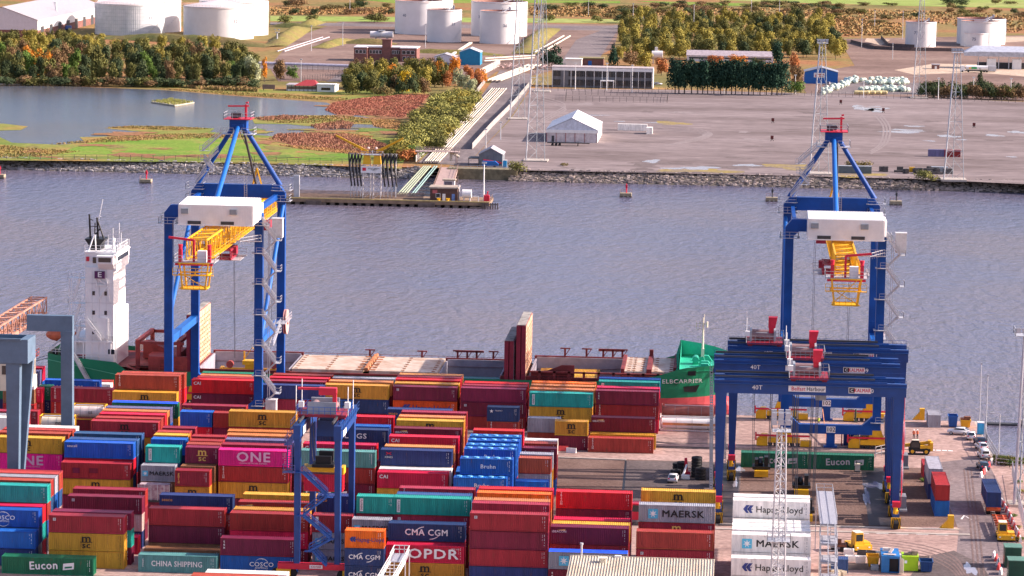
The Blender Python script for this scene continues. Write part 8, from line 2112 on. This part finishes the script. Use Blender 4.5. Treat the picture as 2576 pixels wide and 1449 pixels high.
def tanktainer(label, x, y, z, L, m, fm, txt=None, stripe=None, grp=None):
    t = thing('tank_container', label, 'tank container', (x, y, z), 0, grp); r_ = 1.12
    part(t, 'vessel', MB().tube((.35,1.22,1.3),(L-.35,1.22,1.3),r_,n=22).ell((.35,1.22,1.3),(.28,r_,r_),16,8).ell((L-.35,1.22,1.3),(.28,r_,r_),16,8), m)
    f = MB()
    for xx in (0, L-.14):
        for yy in (0, 2.3): f.box(xx,yy,0,xx+.14,yy+.14,2.6)
        f.box(xx,.14,2.46,xx+.14,2.3,2.6).box(xx,.14,0,xx+.14,2.3,.16)
    for yy in (0, 2.3): f.box(.14,yy,0,L-.14,yy+.14,.16).box(.14,yy,2.5,L-.14,yy+.1,2.6)
    f.bar((.1,.07,.1),(1.3,.07,.9),.12).bar((L-.1,.07,.1),(L-1.3,.07,.9),.12)
    part(t, 'frame', f, fm); part(t, 'top_walkway', MB().box(.6,.9,2.46,L-.6,1.5,2.52), M_GALV)
    b = MB()
    for k in range(1, 4): xx = L*k/4; b.tube((xx,1.22,1.3),(xx+.06,1.22,1.3),r_+.02,n=22)
    part(t, 'band', b, M_GREYP)
    if stripe: part(t, 'stripe', MB().box(.5,.04,1.1,L-.5,.10,1.55), stripe)
    if txt: text(txt, .62 if L < 8 else .4, LK, t, (L*.55, .03, 1.32), .02)
    return t
n4 = 3*HP; a = G(180.5,1019,n4+2.6); tanktainer('white tank container in a yellow frame behind the grey crane post', a.x, a.y, n4, 6.06, mat('tank_pinkish_white', (.70,.62,.60), .45), M_YEL, 'GS', None, 'tank containers by the grey crane post')
a2 = G(99,1046,n4+2.6); tanktainer('cream tank container in a yellow frame left of the grey crane post', a2.x, a2.y, n4, 6.06, mat('tank_cream', (.68,.64,.54), .45), M_YEL, 'PVS', None, 'tank containers by the grey crane post')
for A in (a, a2):
    for k in range(3): CI_EXTRA.append((A.x, A.y, k*HP, 6.06, 'r' if k else 'n'))
A = G(1660,1084); tanktainer('long white tank container with orange stripe on the quay before the bow', A.x, A.y, .1, 12.4, M_WHITE, M_WHITE, 'DEUTSCHLAND', mat('stripe_orange', (.62,.30,.12), .6))
A = G(1664,1053); tanktainer('long red brown tank container at the quay edge below the red hull', A.x, A.y, .1, 10.5, mat('tank_red_brown', (.36,.13,.10), .5), mat('tank_red_brown', (.36,.13,.10), .5))
t = thing('flat_rack', 'open flat rack with wrapped violet bundles between two short stacks', 'flat rack', (G(346,1262,2.75).x, G(346,1262,2.75).y, 2.75)); part(t, 'base', MB().box(0,0,0,5.4,2.4,.35), M_DKGREY); part(t, 'bundle', MB().box(.2,.2,.35,5.2,2.2,2.9), mat('bundle_violet', (.26,.12,.17), .8, scale=2.2, col2=(.52,.45,.45)))
for x in (0, 1.1, 2.2, 3.3, 4.4, 5.3): part(t, 'strap', MB().box(x,-.05,.3,x+.12,.0,3.0), M_GALV)
CI_EXTRA.append((t.location.x, t.location.y, 0, 6.06, 'm'))
A = G(438,1250,2.75); CI_EXTRA.append((A.x-3, A.y-.4, 0, 6.06, 'n')); car('bright blue car standing on a container between the short stacks', (A.x,A.y+1,2.72), 2.9, mat('car_bright_blue', (.03,.17,.55), .25, var=.02))
t = thing('blue_store', 'blue steel store beneath the quay crane beam numbered 102', 'store', onG(2122,1121)); part(t, 'wall', MB().box(0,0,.05,2.9,2.4,2.5), mat('store_blue', (.01,.05,.22), .5)); part(t, 'door', MB().box(1.2,-.03,.2,1.26,0,2.3), M_WHITE); part(t, 'frame', MB().box(-.5,-.2,0,-.3,0,2.7).box(3.1,-.2,0,3.3,0,2.7).box(-.5,-.2,2.6,3.3,0,2.75), mat('store_frame_red', (.35,.04,.06), .6)); t.name = 'steel_store'
t = thing('crane_stair', 'grey stair and cabin beneath the right leg of the quay crane', 'stair', onG(2163,1126)); mb = MB(); flight(mb, (3.2,0,.1),(6.4,0,3.2),.9); rail(mb, [(0,0,0),(3.0,0,0)], 2.4, .1, 1.0); part(t, 'stair', mb, M_GALV); part(t, 'cabin', MB().box(.3,.3,.1,2.4,2,2.4), mat('cabin_brown_yellow', (.36,.26,.10), .6))
t = thing('generator', 'small white generator in front of the right green container', 'generator', onG(2157,1187)); part(t, 'body', MB().box(-.45,-.4,.2,.45,.4,1.5), M_CREAM); part(t, 'exhaust', MB().tube((-.2,0,1.5),(-.2,0,2.0),.12), M_DKGREY); part(t, 'base', MB().box(-.55,-.5,0,.55,.5,.2), M_DKGREY)
qfence('white mesh fence panel right of the green container pair', [(2202,1150),(2232,1143)], 2.0, 'mesh_fence')
for i, (px, py) in enumerate(((1907,1098),(2061+63,1100))): t = thing('rope_guide', f"dark green guide post {['left','right'][i]} under the quay crane", 'post', onG(1998 if i == 0 else 2152, 1062)); part(t, 'post', MB().tube((0,0,0),(0,0,2.6),.16), mat('post_dark_green', (.03,.06,.03), .6)); part(t, 'base', MB().box(-.4,-.4,0,.4,.4,.15), M_DKGREY)
# --- foreground lattice floodlight mast
def near_mast():
    y = 452.; A = V(1956,1466,y); Tp = V(1966,1075,y); H = Tp.z
    t = thing('floodlight_mast', 'galvanised lattice floodlight mast standing before the white reefer stack', 'mast', (A.x, y, 0)); w0, w1 = 1.15, .62
    br = MB(); n = 26
    def pt(i, s): k = w0+(w1-w0)*s; return Vector(((-k,k,0)[i], (-.6*k,-.6*k,k)[i], H*s))
    for k in range(n):
        for i, j_ in ((0,1),(1,2),(2,0)):
            br.bar(pt(i,k/n), pt(j_,k/n), .06); br.bar(pt(i if k % 2 else j_,k/n), pt(j_ if k % 2 else i,(k+1)/n), .06)
    part(t, 'bracing', br, M_GALV)
    for i in range(3): part(t, 'leg', MB().tube(pt(i,0), pt(i,1), .12, n=8), M_GALV)
    for s in (.18, .44, .985):
        k = w0+(w1-w0)*s+.75; z = H*s; mb = MB().box(-k,-k,z-.06,k,k,z); rail(mb, [(-k,-k,z),(k,-k,z),(k,k,z),(-k,k,z),(-k,-k,z)], 1.2, .06, 1.0); part(t, 'platform', mb, M_GALV)
    mb = MB()
    for x in (-1.1,-.1,.9): 
        for z in (.6, 1.6): mb.box(x-.4,-1.7,H+z,x+.35,-1.3,H+z+.75).box(x-.4,1.3,H+z,x+.35,1.7,H+z+.75)
    part(t, 'floodlight', mb, M_GALV); part(t, 'lamp_frame', MB().bar((-1.5,-1.3,H),(-1.5,-1.3,H+2.6),.1).bar((1.4,-1.3,H),(1.4,-1.3,H+2.6),.1).bar((-1.5,-1.3,H+2.4),(1.4,-1.3,H+2.4),.1).bar((-1.2,0,H+2.4),(-2.6,0,H+3.1),.06), M_GALV)
near_mast()
mast('lattice mast at the right edge by the road barriers', 2566, 1272, 2572, 850, 2.2, name='lattice_mast', cut=30)
# --- access tower beside the reefers
x0 = G(2049,1300,8).x; t = thing('access_tower', 'grey steel reefer access tower with stairs right of the white stack', 'tower', (x0+.5, 470, 0)); L0 = 2.6
for k, (z, ya, yb) in enumerate(((9.6,10,36),(7.4,6,12),(5.2,3,8),(3.2,0,4),(1.4,-3,1))):
    mb = MB().box(0,ya,z-.12,L0,yb,z); part(t, 'deck', mb, mat('grating_grey', (.36,.37,.42), .6, var=.15, scale=3)); q = MB(); rail(q, [(0,ya,z),(0,yb,z)], 1.15, .07, 1.5); rail(q, [(L0,ya,z),(L0,yb,z)], 1.15, .07, 1.5)
    if k == 0: rail(q, [(0,yb,z),(L0,yb,z)], 1.15, .07, 1.2)
    part(t, 'handrail', q, M_GALV)
    q = MB()
    for xx in (.1, L0-.1):
        for yy in (ya+.1, yb-.1): q.bar((xx,yy,0),(xx,yy,z),.14)
        q.bar((xx,ya+.1,z-.25),(xx,yb-.1,z-.25),.16)
    for yy in (ya+.1, yb-.1): q.bar((.1,yy,z-.25),(L0-.1,yy,z-.25),.16)
    part(t, 'post', q, M_GALV); f_ = MB(); flight(f_, (L0*.66,ya+.1,z),(L0*.66,ya-3.0,z-2.1),1.1,(1,0,0)); part(t, 'stair', f_, M_GALV)
# --- white gangway tower in the foreground
t = thing('inspection_stair', 'white railed inspection stair in front of the big red lettered container', 'stair', (-50.3, 462, 0)); zt = 5.2
part(t, 'deck', MB().box(.6,2,zt-.12,2.9,8,zt), mat('grating_grey', (.36,.37,.42), .6)); mb = rail(MB(), [(.6,2,zt),(.6,8,zt),(2.9,8,zt),(2.9,2,zt)], 1.2, .10, .9)
flight(mb, (1.75,2,zt),(-1.0,-9,.6),2.2,(1,0,0))
for xx in (.6, 2.9):
    for yy in (2, 8): mb.bar((xx,yy,0),(xx,yy,zt),.14)
part(t, 'stair', mb, M_WHITE)
# --- cream roofed building in the foreground
zr = 6.5; a = G(1436,1396,zr); b = G(1797,1411,zr); yb = (a.y+b.y)/2
t = thing('transit_shed', 'cream corrugated roof of the low shed at the bottom edge', 'shed', (a.x, yb, 0)); Lx = b.x-a.x
mb = MB().box(.1,-22,0,Lx-.1,-.2,zr-1.2)
part(t, 'wall', mb, mat('shed_wall_tan', (.40,.33,.26), .8)); rf = MB(); n = int(Lx/.42)
for i in range(n):
    x = i*Lx/n; p = Lx/n; rf.add([(x,0,zr),(x+p*.7,0,zr),(x+p*.78,0,zr+.1),(x+p*.92,0,zr+.1),(x+p,0,zr),(x,-22.5,zr-1.0),(x+p*.7,-22.5,zr-1.0),(x+p*.78,-22.5,zr-.9),(x+p*.92,-22.5,zr-.9),(x+p,-22.5,zr-1.0)],[(0,5,6,1),(1,6,7,2),(2,7,8,3),(3,8,9,4)])
part(t, 'roof', rf, mat('roof_cream_sheet', (.56,.50,.40), .6, scale=.25, col2=(.46,.38,.28))); part(t, 'roof_edge', MB().box(-.12,-.02,zr-.3,Lx+.12,.12,zr+.12), mat('roof_edge_cream', (.58,.52,.42), .6))
part(t, 'flue', MB().tube((1.6,.3,zr-.5),(1.6,.3,zr+1.7),.16).tube((1.6,.3,zr+1.7),(1.6,.3,zr+1.95),.26), M_GALV); part(t, 'roof_vent', MB().box(6.6,-.5,zr-.1,7.6,.1,zr+.3), M_WHITE); part(t, 'roof_cowl', MB().box(4.6,-3.6,zr-.2,5.4,-2.8,zr+.45).box(4.4,-3.8,zr+.45,5.6,-2.6,zr+.6), M_CREAM)
# --- leftover containers that are almost wholly hidden, as one heap
def hidden_heap():
    mats = {}; mb = MB(); idx = []
    src = {}
    for i in [k for k in range(len(CI)) if k in HIDE]:
        src.setdefault((CI[i][4], round(CI[i][3],2)), []).append(CI[i])
    for e in CI_EXTRA: src.setdefault((e[4], round(e[3],2)), []).append(e)
    o_ = bpy.data.meshes.new('stacked_containers'); vs = []; fs = []; mi = []; ml = []
    for (c, L), es in src.items():
        body, fr, ds = cmesh(L, H0, c == 'w'); ml.append(cmat(c)); k = len(ml)-1
        for x, y, z, _, _ in es:
            for me in [body, fr]+ds:
                n0 = len(vs); vs += [(v.co.x+x, v.co.y+y, v.co.z+z) for v in me.vertices]
                for p in me.polygons:
                    if p.material_index == 0: fs.append([v+n0 for v in p.vertices]); mi.append(k)
    o_.from_pydata(vs, [], fs)
    for m_ in ml: o_.materials.append(m_)
    o_.polygons.foreach_set('material_index', mi); o_.update()
    tag(link('stacked_containers', o_), 'containers almost wholly hidden inside and behind the stacks', None, kind='stuff')
hidden_heap()
